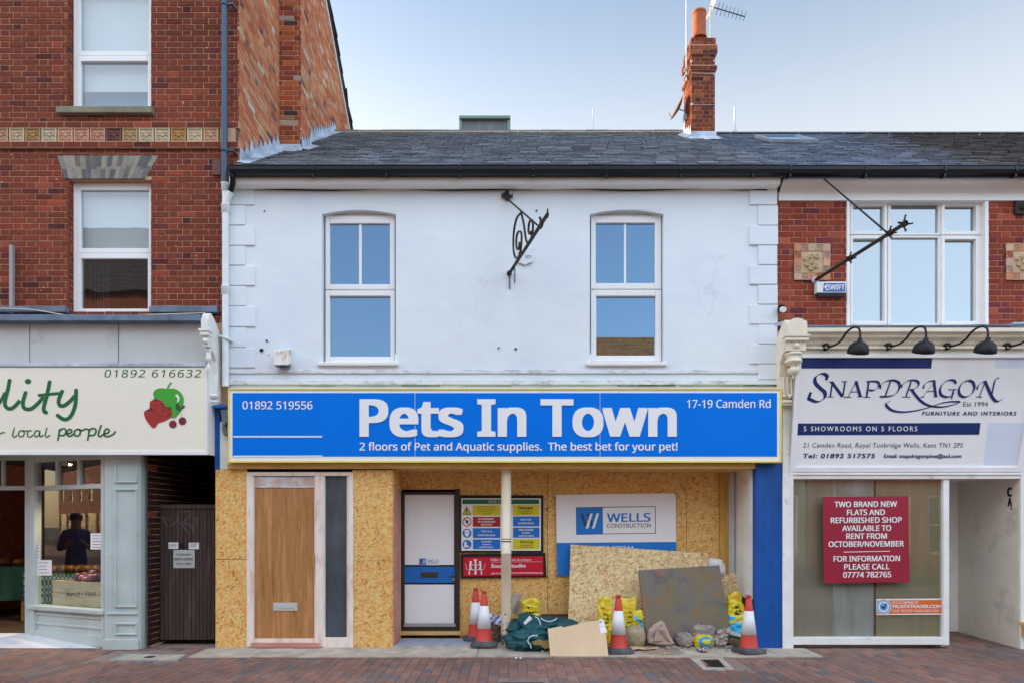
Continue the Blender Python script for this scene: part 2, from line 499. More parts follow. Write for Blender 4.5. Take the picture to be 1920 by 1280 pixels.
M['gate'] = wood('weathered_gate_boards', lin('382b28', 1.15), lin('4a3a36', 1.15), lin('62524e', 1.15), .75, 'Z', 1.3, .4)
M['sage'] = paint('sage_green_paint', lin('a8b4b2', 1.32), .45, .06, 2.2, dirt=lin('8f9c94'), dlo=.62, dhi=.85, dscale=5)
M['grey_panel'] = paint('pale_grey_panel', lin('b9bcb9', 1.1), .5, .05, 1.4, dirt=lin('8b8f92'), dlo=.6, dhi=.82, dscale=2.2, bmp=.1)
M['cream_paint'] = paint('cream_paint', lin('ece6da', 1.2), .5, .06, 3, dirt=lin('a39a88'), dlo=.6, dhi=.8, dscale=4, bmp=.12, bscale=25)
M['cream_warm'] = paint('warm_cream_paint', lin('e2d8c4', 1.15), .5, .07, 3, dirt=lin('a08f78'), dlo=.58, dhi=.8, dscale=4, bmp=.15, bscale=25)
M['pilaster_blue'] = paint('blue_painted_pilaster', lin('05509e', 1.15), .5, .09, 3, stretch=(1, 1, .25), dirt=lin('0c3d78'), dlo=.55, dhi=.75, bmp=.12, bscale=25)
M['concrete'] = paint('concrete', lin('c2b6a6', 1.15), .9, .18, 4, dirt=lin('9c9286', 1.1), dlo=.52, dhi=.75, dscale=3.5, bmp=.35, bscale=120, fine=.25)
M['concrete_blue'] = paint('blue_grey_slab', lin('98a2b6', 1.1), .8, .15, 5, dirt=lin('b3aa9c'), dlo=.48, dhi=.64, dscale=4, bmp=.3, fine=.2)
M['pale_floor'] = paint('pale_stone_threshold', lin('d6d6d8', 1.1), .6, .06, 3, dirt=lin('b2aca8'), dlo=.55, dhi=.8)
M['paver'] = paint('clay_paver', (.2, .1, .08), .8, .15, 11, tint=True, bmp=.4, bscale=120, fine=.3, spec=.25)
M['joint'] = paint('sand_joint', lin('927c74', 1.1), .95, .15, 30)
M['asphalt'] = paint('asphalt', (.05, .05, .052), .9, .15, 20, bmp=.3)
M['cone_red'] = paint('red_cone_plastic', lin('b83a30', 1.3), .5, .08, 6, dirt=lin('7a3a34'), dlo=.6, dhi=.8, dscale=6)
M['cone_white'] = paint('white_cone_sleeve', lin('dcdfe2', 1.15), .45, .03, 6, dirt=lin('aaa69e'), dlo=.62, dhi=.82, dscale=9)
M['rubber'] = paint('grey_black_rubber', lin('4a5058', 1.0), .75, .15, 9, dirt=lin('6f6a66'), dlo=.5, dhi=.7)
M['bag'] = paint('printed_plastic_bag', (.5, .4, .05), .32, .05, 9, tint=True, spec=.5)
M['tarp'] = paint('dark_green_woven_bag', lin('0f4a52', 1.2), .5, .2, 6, bmp=.2, bscale=160, spec=.4)
M['webbing'] = paint('white_webbing', lin('c8d6dc', 1.1), .6, .05)
M['tape'] = paint('brown_parcel_tape', lin('94834c', 1.1), .4, .1)
M['card'] = paint('cardboard', lin('d0b694', 1.25), .75, .05, 3, stretch=(1, 1, .3), fine=.06)
M['card_edge'] = paint('cardboard_edge', lin('b59a80', 1.1), .8, .1, 20)
M['paper'] = paint('white_paper', lin('e6eaf0', 1.15), .6, .02)
M['rock'] = paint('broken_concrete', lin('a59a94', 1.1), .9, .2, 8, dirt=lin('5f5650'), dlo=.55, dhi=.7, dscale=18, bmp=.7, bscale=40, fine=.3)
M['rock_pink'] = paint('pinkish_render_lump', lin('b8a294', 1.1), .9, .12, 7, dirt=lin('84766c'), dlo=.55, dhi=.75, dscale=9, bmp=.5, bscale=60, fine=.25)
M['sack'] = paint('beige_plastic_sack', lin('a3937a', 1.1), .4, .15, 10, dirt=lin('5f5644'), dlo=.55, dhi=.75, dscale=12)
M['green_sack'] = paint('soil_sack', (.3, .3, .2), .4, .1, 9, tint=True)
M['clear_plastic'] = paint('cloudy_plastic_sheet', lin('b4ada4', 1.1), .3, .1, 6)
M['post'] = paint('cream_post_paint', lin('ded2b8', 1.15), .55, .06, 5, stretch=(1, 1, .3), dirt=lin('b5a68c'), dlo=.58, dhi=.78)
M['brown'] = paint('chestnut_plinth', lin('6a4340', 1.1), .6, .1, 5)
M['lampshade'] = paint('charcoal_enamel', lin('1e2026', 1.0), .5, .08, 4, spec=.3)
M['rawgrey'] = paint('bleached_crate_wood', lin('d6c6a4', 1.3), .75, .12, 4, stretch=(1, 1, 6), dirt=lin('a08c6c'), dlo=.58, dhi=.8, dscale=5)
# special surfaces
def _wall_render():
    m, nt, bs, tc = nodes('white_painted_render'); co = tc.outputs['Object']
    n1 = noise_(nt, co, 1.2, 5, .6)
    o = ramp(nt, n1, [(.3, lin('cfd8e2', 1.14)), (.7, lin('d8e0e9', 1.15))])
    n2 = noise_(nt, co, 5, 8, .75, (1, 1, .35), 2)
    o = mixc(nt, ramp(nt, n2, [(.66, 0.0), (.86, .3)]), o, lin('b9b4aa'))
    v = N(nt, 'ShaderNodeTexVoronoi', feature='DISTANCE_TO_EDGE', Scale=.55)
    wv = N(nt, 'ShaderNodeTexNoise', Scale=3.0, Detail=6.0); nt.links.new(co, wv.inputs['Vector'])
    ad = nt.nodes.new('ShaderNodeVectorMath'); ad.operation = 'MULTIPLY_ADD'
    nt.links.new(wv.outputs['Color'], ad.inputs[0]); ad.inputs[1].default_value = (.55, .2, .25); nt.links.new(co, ad.inputs[2])
    nt.links.new(ad.outputs[0], v.inputs['Vector'])
    ck = ramp(nt, v.outputs['Distance'], [(.0, .2), (.004, 0.0)])
    gate = ramp(nt, noise_(nt, co, .9, 2, .5, None), [(.54, 0.0), (.64, 1.0)])
    mm = N(nt, 'ShaderNodeMath', operation='MULTIPLY'); nt.links.new(ck, mm.inputs[0]); nt.links.new(gate, mm.inputs[1])
    o = mixc(nt, mm.outputs[0], o, lin('9aa3ac'))
    nt.links.new(o, bs.inputs['Base Color']); bs.inputs['Roughness'].default_value = .55
    b1 = N(nt, 'ShaderNodeBump', Strength=.16, Distance=.02); nt.links.new(noise_(nt, co, 6, 4, .5, (1, 1, 1.6)), b1.inputs['Height'])
    b2 = N(nt, 'ShaderNodeBump', Strength=.14, Distance=.004); nt.links.new(noise_(nt, co, 70, 4, .6), b2.inputs['Height'])
    nt.links.new(b1.outputs[0], b2.inputs['Normal']); nt.links.new(b2.outputs[0], bs.inputs['Normal'])
    return m
M['render'] = _wall_render()

def _rust():
    m, nt, bs, tc = nodes('rust_stained_slab'); co = tc.outputs['Object']
    o = ramp(nt, noise_(nt, co, 3.2, 7, .68), [(.3, lin('4c4a48', 1.1)), (.45, lin('66625e', 1.15)), (.55, lin('70644c', 1.15)), (.68, lin('6a5c3c', 1.15)), (.8, lin('908a80', 1.15))])
    o = mixc(nt, ramp(nt, noise_(nt, co, 5.5, 6, .62, (1, 1, 1), 9), [(.54, 0.0), (.66, .85)]), o, lin('8e5a30', 1.15))
    o = mixc(nt, ramp(nt, noise_(nt, co, 3, 5, .6, (1, 1, .6), 4), [(.5, 0.0), (.68, .7)]), o, lin('6e6238', 1.15))
    o = mixc(nt, ramp(nt, noise_(nt, co, 26, 5, .7, (1, 1, 1), 2), [(.68, 0.0), (.76, .7)]), o, lin('b0a89c'))
    nt.links.new(o, bs.inputs['Base Color']); bs.inputs['Roughness'].default_value = .5
    bump(nt, bs, noise_(nt, co, 30, 6, .7), .35, .004)
    return m
M['rust'] = _rust()

def _post():
    m, nt, bs, tc = nodes('chipped_cream_post'); co = tc.outputs['Object']
    o = ramp(nt, noise_(nt, co, 5, 5, .6, (1, 1, .3)), [(.3, lin('cfc0a4', 1.1)), (.7, lin('e4dac4', 1.15))])
    sep = nt.nodes.new('ShaderNodeSeparateXYZ'); nt.links.new(co, sep.inputs[0])
    hz = N(nt, 'ShaderNodeMapRange'); nt.links.new(sep.outputs[2], hz.inputs[0]); hz.inputs[1].default_value = .0; hz.inputs[2].default_value = .75
    hz.inputs[3].default_value = .13; hz.inputs[4].default_value = -.12
    ad = N(nt, 'ShaderNodeMath', operation='ADD'); nt.links.new(hz.outputs[0], ad.inputs[0]); nt.links.new(noise_(nt, co, 38, 5, .7), ad.inputs[1])
    o = mixc(nt, ramp(nt, ad.outputs[0], [(.6, 0.0), (.63, 1.0)]), o, lin('2e2a28'))
    nt.links.new(o, bs.inputs['Base Color']); bs.inputs['Roughness'].default_value = .5
    return m
M['chipped'] = _post()

G_MAIN = glass('blue_reflecting_window_glass', .56, (.52, .74, .98), (.01, .014, .02), wob=.012)
G_PALE = glass('pale_reflecting_window_glass', .24, (.86, .95, 1.0), (.12, .15, .17), wob=.012)
G_BLIND = glass('window_glass_before_blind', .08, (.9, .95, 1), (.03, .035, .04), see=.92, wob=.05)
G_DARK = glass('old_dark_window_glass', .13, (.9, .9, .9), (.02, .018, .016), see=.5, wob=.16)
G_SHOP = glass('shop_window_glass', .02, (.95, .95, .95), (.02, .02, .02), see=.93, wob=.01)
G_BOARD = glass('dusty_glass_before_boards', .06, (.9, .9, .9), (.2, .19, .15), see=.8, wob=.02)
G_FROST = paint('dusty_obscured_glass', lin('47505a', 1.1), .22, .2, 3, stretch=(1.5, 1, .6), dirt=lin('707c86'), dlo=.62, dhi=.85, dscale=5, spec=.6)

def brick_tint(base, spread=.25, odd=(), podd=.1):
    if rng.random() < podd and odd: b = rng.choice(odd)
    else: b = base
    k = 1 + rng.uniform(-spread, spread)
    j = rng.uniform(-.06, .06)
    return (min(.8, b[0] * k * (1 + j)), b[1] * k, b[2] * k * (1 - j))

def bricks(mb, mp, u0, u1, v0, v1, pick, holes=(), clip=None, bond='flemish', H=.0675, J=.0075, depth=.009, m=0, phase=0.0):
    """real bricks laid in courses; mp(u, v, n) -> point, n = out of the wall"""
    c = 0; v = v0
    while v < v1 - .02:
        h = min(H, v1 - v)
        u = u0 - rng.uniform(0, .004) - (phase + (.16 if c % 2 else 0.0))
        k = 0
        while u < u1:
            if bond == 'flemish': L = .215 if k % 2 == 0 else .1025
            else: L = .215
            k += 1
            a, b = max(u, u0), min(u + L, u1)
            u += L + J
            if b - a < .02: continue
            segs = [(a, b)]
            for (hu0, hu1, hv0, hv1) in holes:
                if v + h * .6 < hv0 or v + h * .4 > hv1: continue
                ns = []
                for (s0, s1) in segs:
                    if s1 <= hu0 or s0 >= hu1: ns.append((s0, s1)); continue
                    if s0 < hu0: ns.append((s0, hu0))
                    if s1 > hu1: ns.append((hu1, s1))
                segs = ns
            for (s0, s1) in segs:
                if s1 - s0 < .012: continue
                if clip and not clip((s0 + s1) / 2, v + h): continue
                e = lambda: rng.uniform(-.0016, .0016)
                o = rng.uniform(-.002, .002)
                q = [(s0 + e(), v + e()), (s1 + e(), v + e()), (s1 + e(), v + h + e()), (s0 + e(), v + h + e())]
                f = [mp(x, y, depth * .0 + o) for x, y in q]
                ins = .0035
                f = [mp(x + (ins if i in (0, 3) else -ins), y + (ins if i < 2 else -ins), o) for i, (x, y) in enumerate(q)]
                g = [mp(x, y, -.004) for x, y in q]
                r = [mp(x, y, -depth - .004) for x, y in q]
                mb.mesh(f + g + r, [(0, 1, 2, 3)] + [(4 + i, 4 + (i + 1) % 4, (i + 1) % 4, i) for i in range(4)] + [(8 + i, 8 + (i + 1) % 4, 4 + (i + 1) % 4, 4 + i) for i in range(4)], m, pick(s0, v))
        v += H + J; c += 1

def wall_cells(mb, mp, u0, u1, v0, v1, holes, n, m=0):
    """flat wall face with rectangular openings"""
    us = sorted({u0, u1, *[h[0] for h in holes], *[h[1] for h in holes]}); vs = sorted({v0, v1, *[h[2] for h in holes], *[h[3] for h in holes]})
    us = [u for u in us if u0 <= u <= u1]; vs = [v for v in vs if v0 <= v <= v1]
    for i in range(len(us) - 1):
        for j in range(len(vs) - 1):
            cu, cv = (us[i] + us[i + 1]) / 2, (vs[j] + vs[j + 1]) / 2
            if any(h[0] < cu < h[1] and h[2] < cv < h[3] for h in holes): continue
            mb.face([mp(us[i], vs[j], n), mp(us[i + 1], vs[j], n), mp(us[i + 1], vs[j + 1], n), mp(us[i], vs[j + 1], n)], m)
def reveals(mb, mp, hole, n0, n1, m=0):
    u0, u1, v0, v1 = hole
    q = [(u0, v0), (u1, v0), (u1, v1), (u0, v1)]
    for i in range(4):
        a, b = q[i], q[(i + 1) % 4]
        mb.face([mp(*a, n0), mp(*b, n0), mp(*b, n1), mp(*a, n1)], m)

# ================================================================== SETTING: ground
g = MB()
g.face([(-300, -8.2, -.14), (300, -8.2, -.14), (300, -300, -.14), (-300, -300, -.14)])
structure('road', g, M['asphalt'])
g = MB()
g.face([(-60, -8.0, -.0065), (60, -8.0, -.0065), (60, 1.6, -.0065), (-60, 1.6, -.0065)])
g.face([(-300, 1.6, -.16), (300, 1.6, -.16), (300, 300, -.16), (-300, 300, -.16)])
g.box(-60, 60, -8.2, -8.0, -.14, .004)
structure('ground', g, M['joint'])
pv = MB()
pcol = [(.37, .205, .16), (.34, .195, .156), (.30, .185, .156), (.275, .185, .165), (.39, .205, .155), (.35, .22, .18)]
nx = 0
x = -9.0
while x < 9.2:
    off = .103 * (nx % 2)
    y = .05 + off
    while y > -3.4:
        y0, y1 = y - .203, y
        y -= .206
        xa, xb = x + .0015, x + .1015
        if y0 > .0 or (xa > -3.86 and xb < 3.72 and y0 > -.56 and y1 > -.5): continue
        if xa > -3.86 and xb < 3.72: y1 = min(y1, -.57)
        y1 = min(y1, .05)
        if y1 - y0 < .03: continue
        if 2.24 < (xa + xb) / 2 < 2.62 and y1 > -1.09: continue
        if -5.0 < (xa + xb) / 2 < -4.05 and -.72 < y1 and y0 < -.2: continue
        if -.14 < (xa + xb) / 2 < .34 and y0 < -1.78 and y1 > -2.3: continue
        t = noise.noise(Vector((x * .8, y * .8, 3)))
        b = rng.choice(pcol); k = rng.uniform(.88, 1.12) * (1 + .3 * t)
        if rng.random() < .05: b = (.22, .195, .195)
        tilt = [rng.uniform(-.0018, .0018) for _ in range(4)]
        z = rng.uniform(-.002, .002) + .006 * noise.noise(Vector((x * .5, y * .5, 8)))
        P = [(xa, y0), (xb, y0), (xb, y1), (xa, y1)]; i_ = .004
        top = [(px_ + (i_ if i in (0, 3) else -i_), py_ + (i_ if i < 2 else -i_), z + tilt[i]) for i, (px_, py_) in enumerate(P)]
        mid = [(px_, py_, z + tilt[i] - .004) for i, (px_, py_) in enumerate(P)]
        low = [(px_, py_, z - .03) for px_, py_ in P]
        pv.mesh(top + mid + low, [(0, 1, 2, 3)] + [(4 + i, 4 + (i + 1) % 4, (i + 1) % 4, i) for i in range(4)] + [(8 + i, 8 + (i + 1) % 4, 4 + (i + 1) % 4, 4 + i) for i in range(4)], 0, (b[0] * k, b[1] * k, b[2] * k))
    x += .103; nx += 1
# pavers running into the right hand entrance
x = 5.4
while x < 6.6:
    y = 1.25 + .103 * (nx % 2)
    while y > .06:
        b = rng.choice(pcol); k = rng.uniform(.8, 1.25)
        pv.box(x + .003, x + .1, max(.052, y - .2), min(y, 1.2), -.03, rng.uniform(.0, .004) + max(0, y) * .02, 0, tuple(q * k for q in b))
        y -= .206
    x += .103; nx += 1
structure('pavement', pv, M['paver'])
gm = MB(); rs = random.Random(4)
for i in range(90):
    x_, y_ = rs.uniform(-6.5, 6.5), rs.uniform(-2.3, -.6); r_ = rs.uniform(.008, .02)
    gm.face([(x_ + r_ * rs.uniform(.7, 1.2) * math.cos(k * .9), y_ + r_ * rs.uniform(.7, 1.2) * math.sin(k * .9), .0075) for k in range(7)], 0, rs.choice([(.5, .48, .46), (.3, .27, .26), (.12, .11, .11), (.42, .38, .36)]))
stf = gm.build('gum_spots', M['paver']); props(stf, 'flattened chewing gum spots scattered over the brick paving', 'gum', None, 'stuff')

# concrete strip along the white shop, with cracks as separate pours
g = MB()
xs = [-3.86, -3.1, -2.55, -1.92, -.42, .5, 1.36, 2.3, 3.2, 3.71]
for i in range(len(xs) - 1):
    d = -.57 + rng.uniform(-.012, .012)
    y1 = -.035
    g.slab([(xs[i] + .004, d, 0), (xs[i + 1] - .004, d + rng.uniform(-.01, .01), 0), (xs[i + 1] - .004, y1, 0), (xs[i] + .004, y1, 0)], (0, 0, .012 + rng.uniform(0, .004)))
structure('concrete_strip', g, M['concrete'])
g = MB()
g.box(-1.55, 3.09, -.03, .64, -.012, .03)
g.box(-3.78, -1.55, -.03, .3, -.012, .02)
structure('shop_floor', g, M['concrete'])
g = MB()
g.slab([(-1.5, .03, .031), (-.42, .0, .031), (-.36, .3, .031), (-.45, .5, .031), (-1.45, .52, .031)], (0, 0, .012))
structure('threshold_slab_floor', g, M['concrete_blue'])
g = MB()
g.face([(-9.0, .0, .006), (-5.17, -.0, .006), (-5.19, .06, .016), (-6.62, .6, .1), (-9.0, .6, .1)])
structure('entrance_floor', g, M['pale_floor'])

# covers let into the paving
t = Thing('drain_cover', 'small black metal drain grate in a pale square frame on the paving', 'drain cover', (2.42, -.8, 0))
g = MB()
fr = front(0)
def gp(px, py, z=.006):
    t_ = (EYE - z) * F / (py - 980); return Vector(((px - 960) * t_ / F, CAMY + t_, z))
O = [gp(1293, 1232), gp(1354, 1232), gp(1377, 1254), gp(1319, 1254)]
I = [gp(1311, 1234.5), gp(1347, 1234.5), gp(1361, 1250), gp(1325, 1250)]
for i in range(4):
    j = (i + 1) % 4
    g.slab([O[i], O[j], I[j], I[i]], (0, 0, -.04))
t.part('frame', g, M['concrete'])
g = MB()
x0, x1 = I[0].x, I[1].x; y0, y1 = I[2].y, I[0].y
g.box(x0, x1, y0, y1, -.04, -.012, 0)
k = 9
for i in range(k):
    xx = x0 + (x1 - x0) * (i + .5) / k
    g.slab([(xx - .009 - .02, y0 + .01, .002), (xx + .009 - .02, y0 + .01, .002), (xx + .009 + .02, y1 - .01, .002), (xx - .009 + .02, y1 - .01, .002)], (0, 0, -.013))
g.box(x0, x1, (y0 + y1) / 2 - .012, (y0 + y1) / 2 + .012, -.012, .001)
t.part('grate', g, M['black'])

g = MB()
q = [gp(234, 1224), gp(355, 1225), gp(333, 1239), gp(202, 1236.5)]
q2 = [gp(240, 1225.2), gp(349, 1226), gp(330, 1237.5), gp(212, 1235.5)]
t = Thing('manhole_cover', 'pale concrete filled manhole cover in the paving by the wooden gate', 'manhole cover', q[0])
for i in range(4): g.slab([q[i], q[(i + 1) % 4], q2[(i + 1) % 4], q2[i]], (0, 0, -.03))
t.part('frame', g, M['alu'])
g = MB(); g.slab([p + Vector((0, 0, -.003)) for p in q2], (0, 0, -.03)); t.part('lid', g, M['concrete'])
g = MB(); c = gp(281, 1230.5, .0045); g.box(c.x - .05, c.x + .05, c.y - .05, c.y + .05, .0, .005); t.part('keyhole', g, M['black'])
g = MB()
t = Thing('manhole_cover', 'dark metal inspection cover at the near edge of the paving', 'manhole cover', (.1, -2.0, 0))
g.box(-.12, .32, -2.28, -1.8, -.02, .002)
for i in range(10):
    for j in range(11):
        g.box(-.1 + i * .041, -.075 + i * .041, -2.26 + j * .041, -2.235 + j * .041, .002, .005)
t.part('lid', g, M['black'])

# ================================================================== LEFT: tall brick building
BY = .03
tb = Thing('brick_building', 'tall dark red brick building with a patterned tile band beside the white shop', 'building', (-6, 3, 0))
BX1 = -3.5
mpF = lambda u, v, n: (u, BY - n, v)
wx0, wx1 = X_(129, BY), X_(283, BY)
holes = [(wx0, wx1, Z_(205, BY), Z_(-43, BY)), (wx0, wx1, Z_(588, BY), Z_(337, BY))]
holes += [(wx0 - 3.1, wx1 - 3.1, h[2], h[3]) for h in holes]
red = lin('82402f', 1.16)
odd = [lin('6e3630', 1.1), lin('9a4a36', 1.15), lin('7c3c34', 1.15), lin('5e302e', 1.1)]
zone = lambda u, v: 1 + .3 * noise.noise(Vector((u * .7, v * .7, 1))) + .14 * noise.noise(Vector((u * 2.2, v * 1.1, 7)))
def pickF(u, v):
    b = brick_tint(red, .16, odd, .17); k = zone(u, v); return tuple(min(.8, x * k) for x in b)
g = MB()
b0 = Z_(280, BY)
lint = (X_(110, BY), X_(295, BY), Z_(338, BY), Z_(293, BY))
bandz = (Z_(279, BY), Z_(232, BY))
bricks(g, mpF, -8.6, BX1, 4.16, 10.1, pickF, holes + [(-8.6, BX1, bandz[0], bandz[1])] + [(lint[0] + .15, lint[1] - .15, lint[2] + .03, lint[3] - .03)])
wall_cells(g, mpF, -8.6, BX1, 2.9, 10.1, holes, -.006, 1)
for h in holes:
    bricks(g, lambda u, v, n, h=h: (h[0] + n, BY + u, v), .0, .12, h[2], h[3], pickF, bond='str')
    bricks(g, lambda u, v, n, h=h: (h[1] - n, BY + u, v), .0, .12, h[2], h[3], pickF, bond='str')
    reveals(g, mpF, (h[0] - .006, h[1] + .006, h[2], h[3] + .004), -.01, -.14, 1)
# passage and the inside of the block
g.face([(-8.6, 9, 2.9), (-8.6, 9, 9.5), (-8.6, BY, 10.1), (-8.6, BY, 2.9)], 1)
tb.part('front_wall', g, [M['brick'], M['mortar']])
g = MB(); rs = random.Random(21)
for i in range(70):                            # old plugs, chips and paint splashes on the brick
    u, v = rs.uniform(-6.7, -3.56), rs.uniform(4.4, 8.6); r_ = rs.uniform(.004, .012)
    if wx0 - .02 < u < wx1 + .02: continue
    a0 = rs.uniform(0, 6); g.face([(u + r_ * rs.uniform(.5, 1.6) * math.cos(a0 + k), BY - .0045, v + r_ * rs.uniform(.5, 1.4) * math.sin(a0 + k)) for k in (0, 1.2, 2.5, 3.7, 5)])
tb.part('paint_splashes', g, M['mortar_pale'])
g = MB()
for (zc, dz, pr) in ((Z_(237, BY), .065, .035), (Z_(274.5, BY), .065, .045)):
    bricks(g, lambda u, v, n, pr=pr: (u, BY - pr - n, v), -8.6, BX1 + .02, zc - dz / 2, zc + dz / 2, pickF, bond='str')
    g.box(-8.6, BX1 + .02, BY - pr + .005, BY + .02, zc - dz / 2 - .006, zc + dz / 2 + .006, 1)
tb.part('string_course', g, [M['brick'], M['mortar']])
# tile band with leaf reliefs
g = MB()
tz0, tz1 = Z_(270, BY), Z_(241.5, BY)
tcol = [lin('c0987a', 1.2), lin('c9b596', 1.2), lin('b08a58', 1.2), lin('c8b89c', 1.2), lin('cfa083', 1.2), lin('cc9880', 1.2), lin('c9947a', 1.2), lin('7a4b40', 1.1), lin('b99a6c', 1.2), lin('cdbb9c', 1.2), lin('d0bc9e', 1.2), lin('b98d5a', 1.2), lin('d2bfa2', 1.2), lin('cda683', 1.2)]
g.box(-8.6, BX1 - .0, BY - .012, BY + .02, tz0 - .012, tz1 + .012, 0, lin('7a5a46'))
def relief(g, mp, cu, cv, w, c):
    h = w / 2; dk = tuple(x * .82 for x in c)
    B = lambda u0, u1, v0, v1, n, c: g.mesh([mp(u0, v0, 0), mp(u1, v0, 0), mp(u1, v1, 0), mp(u0, v1, 0), mp(u0, v0, n), mp(u1, v0, n), mp(u1, v1, n), mp(u0, v1, n)], [(4, 5, 6, 7), (0, 1, 5, 4), (1, 2, 6, 5), (2, 3, 7, 6), (3, 0, 4, 7)], 0, c)
    e = h * .16
    B(cu - h, cu + h, cv - h, cv + h, .014, dk)
    for a in ((-h, h, -h, -h + e), (-h, h, h - e, h), (-h, -h + e, -h + e, h - e), (h - e, h, -h + e, h - e)):
        B(cu + a[0], cu + a[1], cv + a[2], cv + a[3], .026, c)
    def leaf(a, r0, r1, wd):
        d = (math.cos(a), math.sin(a)); p = (-d[1], d[0]); mdl = (r0 + r1) / 2
        pts = [(d[0] * r0, d[1] * r0), (d[0] * mdl + p[0] * wd, d[1] * mdl + p[1] * wd), (d[0] * r1, d[1] * r1), (d[0] * mdl - p[0] * wd, d[1] * mdl - p[1] * wd)]
        top = mp(cu + d[0] * mdl, cv + d[1] * mdl, .032)
        vs = [mp(cu + x, cv + y, .0145) for x, y in pts] + [top]
        g.mesh(vs, [(0, 1, 4), (1, 2, 4), (2, 3, 4), (3, 0, 4)], 0, c)
    for q in range(4):
        leaf(PI / 4 + q * PI / 2, h * .2, h * .98, h * .2)
        leaf(q * PI / 2, h * .25, h * .75, h * .12)
    k = 8
    vs = [mp(cu + h * .2 * math.cos(2 * PI * i / k), cv + h * .2 * math.sin(2 * PI * i / k), .024) for i in range(k)]
    g.mesh(vs + [mp(cu, cv, .034)], [(i, (i + 1) % k, k) for i in range(k)], 0, c)
tp = (tz1 - tz0) * 1.062
xx = BX1 - .24
i = 0
while xx > -8.4:
    relief(g, mpF, xx - tp / 2, (tz0 + tz1) / 2, (tz1 - tz0) * .97, tcol[(13 - i) % 14]); xx -= tp; i += 1
g.box(BX1 - .22, BX1 - .03, BY - .03, BY, tz0, tz1, 0, lin('c8a285', 1.2))
tb.part('tile_band', g, M['tile'])
# grey flat arches
for dx in (0, -3.1):
    for zt in ((293, 336), (-90, -47)):
        g = MB()
        n = 18
        za, zb = Z_(zt[1], BY), Z_(zt[0], BY)
        for i in range(n):
            for (f0, f1) in (((0, .52), (.54, 1)) if i % 2 else ((0, .4), (.42, 1))):
                def P(s, f):
                    u = X_(122 + (272 - 122) * s, BY) * (1 - f) + X_(108 + (297 - 108) * s, BY) * f
                    return (u + dx, BY - .011, za + (zb - za) * f)
                e = .09 / n
                s0, s1 = i / n + e * .5, (i + 1) / n - e * .5
                c = rng.choice([lin('8d8a86', 1.1), lin('757470', 1.1), lin('9a948a', 1.1), lin('6a6a6c', 1.1), lin('a69c90', 1.1)])
                g.slab([P(s0, f0), P(s1, f0), P(s1, f1), P(s0, f1)], (0, .05, 0), 0, c)
        q = [(X_(122, BY) + dx, BY - .007, za), (X_(272, BY) + dx, BY - .007, za), (X_(297, BY) + dx, BY - .007, zb), (X_(108, BY) + dx, BY - .007, zb)]
        g.slab(q, (0, .1, 0), 1)
        tb.part('lintel', g, [M['stone_grey'], M['mortar_pale']])
# windows
def sash_window(T, x0, x1, z0, z1, Y, split, lower_blind, mat_up, mat_lo, extra=None, dark=False):
    fw = .09
    w_ = MB()
    def fr(a, b, c, d, t=.07, yy=0.0): 
        s = t
        w_.box(a, a + s, Y + yy, Y + .06, c, d); w_.box(b - s, b, Y + yy, Y + .06, c, d)
        w_.box(a + s, b - s, Y + yy, Y + .06, c, c + s); w_.box(a + s, b - s, Y + yy, Y + .06, d - s, d)
    fr(x0, x1, z0, z1, .022, -.012)
    fr(x0 + .022, x1 - .022, split + .003, z1 - .022, .062)
    fr(x0 + .022, x1 - .022, z0 + .022, split - .003, .07, -.008)
    f = T.part('window', w_, M['upvc'], bev=.006)
    p = MB(); p.box(x0 + .07, x1 - .07, Y + .03, Y + .034, split + .05, z1 - .07); T.part('pane', p, mat_up, parent=f)
    p = MB(); p.box(x0 + .07, x1 - .07, Y + .03, Y + .034, z0 + .07, split - .05); T.part('pane', p, mat_lo, parent=f)
    return f
for k, h in enumerate(holes):
    h0, h1, z0, z1 = h
    lower = k % 2 == 1
    sp = Z_(469 if lower else 95, BY)
    f = sash_window(tb, h0 + .0, h1 - .0, z0, z1, BY + .1, sp, True, G_BLIND, G_DARK if lower else G_BLIND)
    g = MB()
    zb = sp - .02 if lower else z0 + .36
    g.box(h0 + .04, h1 - .04, BY + .22, BY + .225, zb, z1 + .02)
    tb.part('blind', g, M['white'], parent=f)
    g = MB(); g.box(h0 - .02, h1 + .02, BY + .5 if lower else BY + .34, BY + .6, z0 - .05, z1 + .02)
    if not lower: tb.part('blind', g, paint('blue_room_wall', lin('7fa0cc', .8), .8, .05), parent=f)
    else:
        tb.part('room_backing', g, M['dark'], parent=f)
    if lower:
        g = MB()
        for i in range(14):
            xx = h0 + .09 + i * .018
            g.box(xx, xx + .013, BY + .27 + .02 * (i % 2), BY + .275 + .02 * (i % 2), z0, sp)
        tb.part('curtain', g, M['grey_panel'], parent=f)
    if not lower:
        g = MB(); g.box(h0 - .12, h1 + .045, BY - .07, BY + .1, z0 - .085, z0 - .002)
        tb.part('sill', g, M['sill'], bev=.008)
        g = MB(); g.lathe([(0, 0), (.05, .005), (.055, .04), (.04, .075), (0, .085)], (h1 - .12, BY + .2, z0 + .06), 12)
        tb.part('ornament', g, M['terracotta'], parent=f)
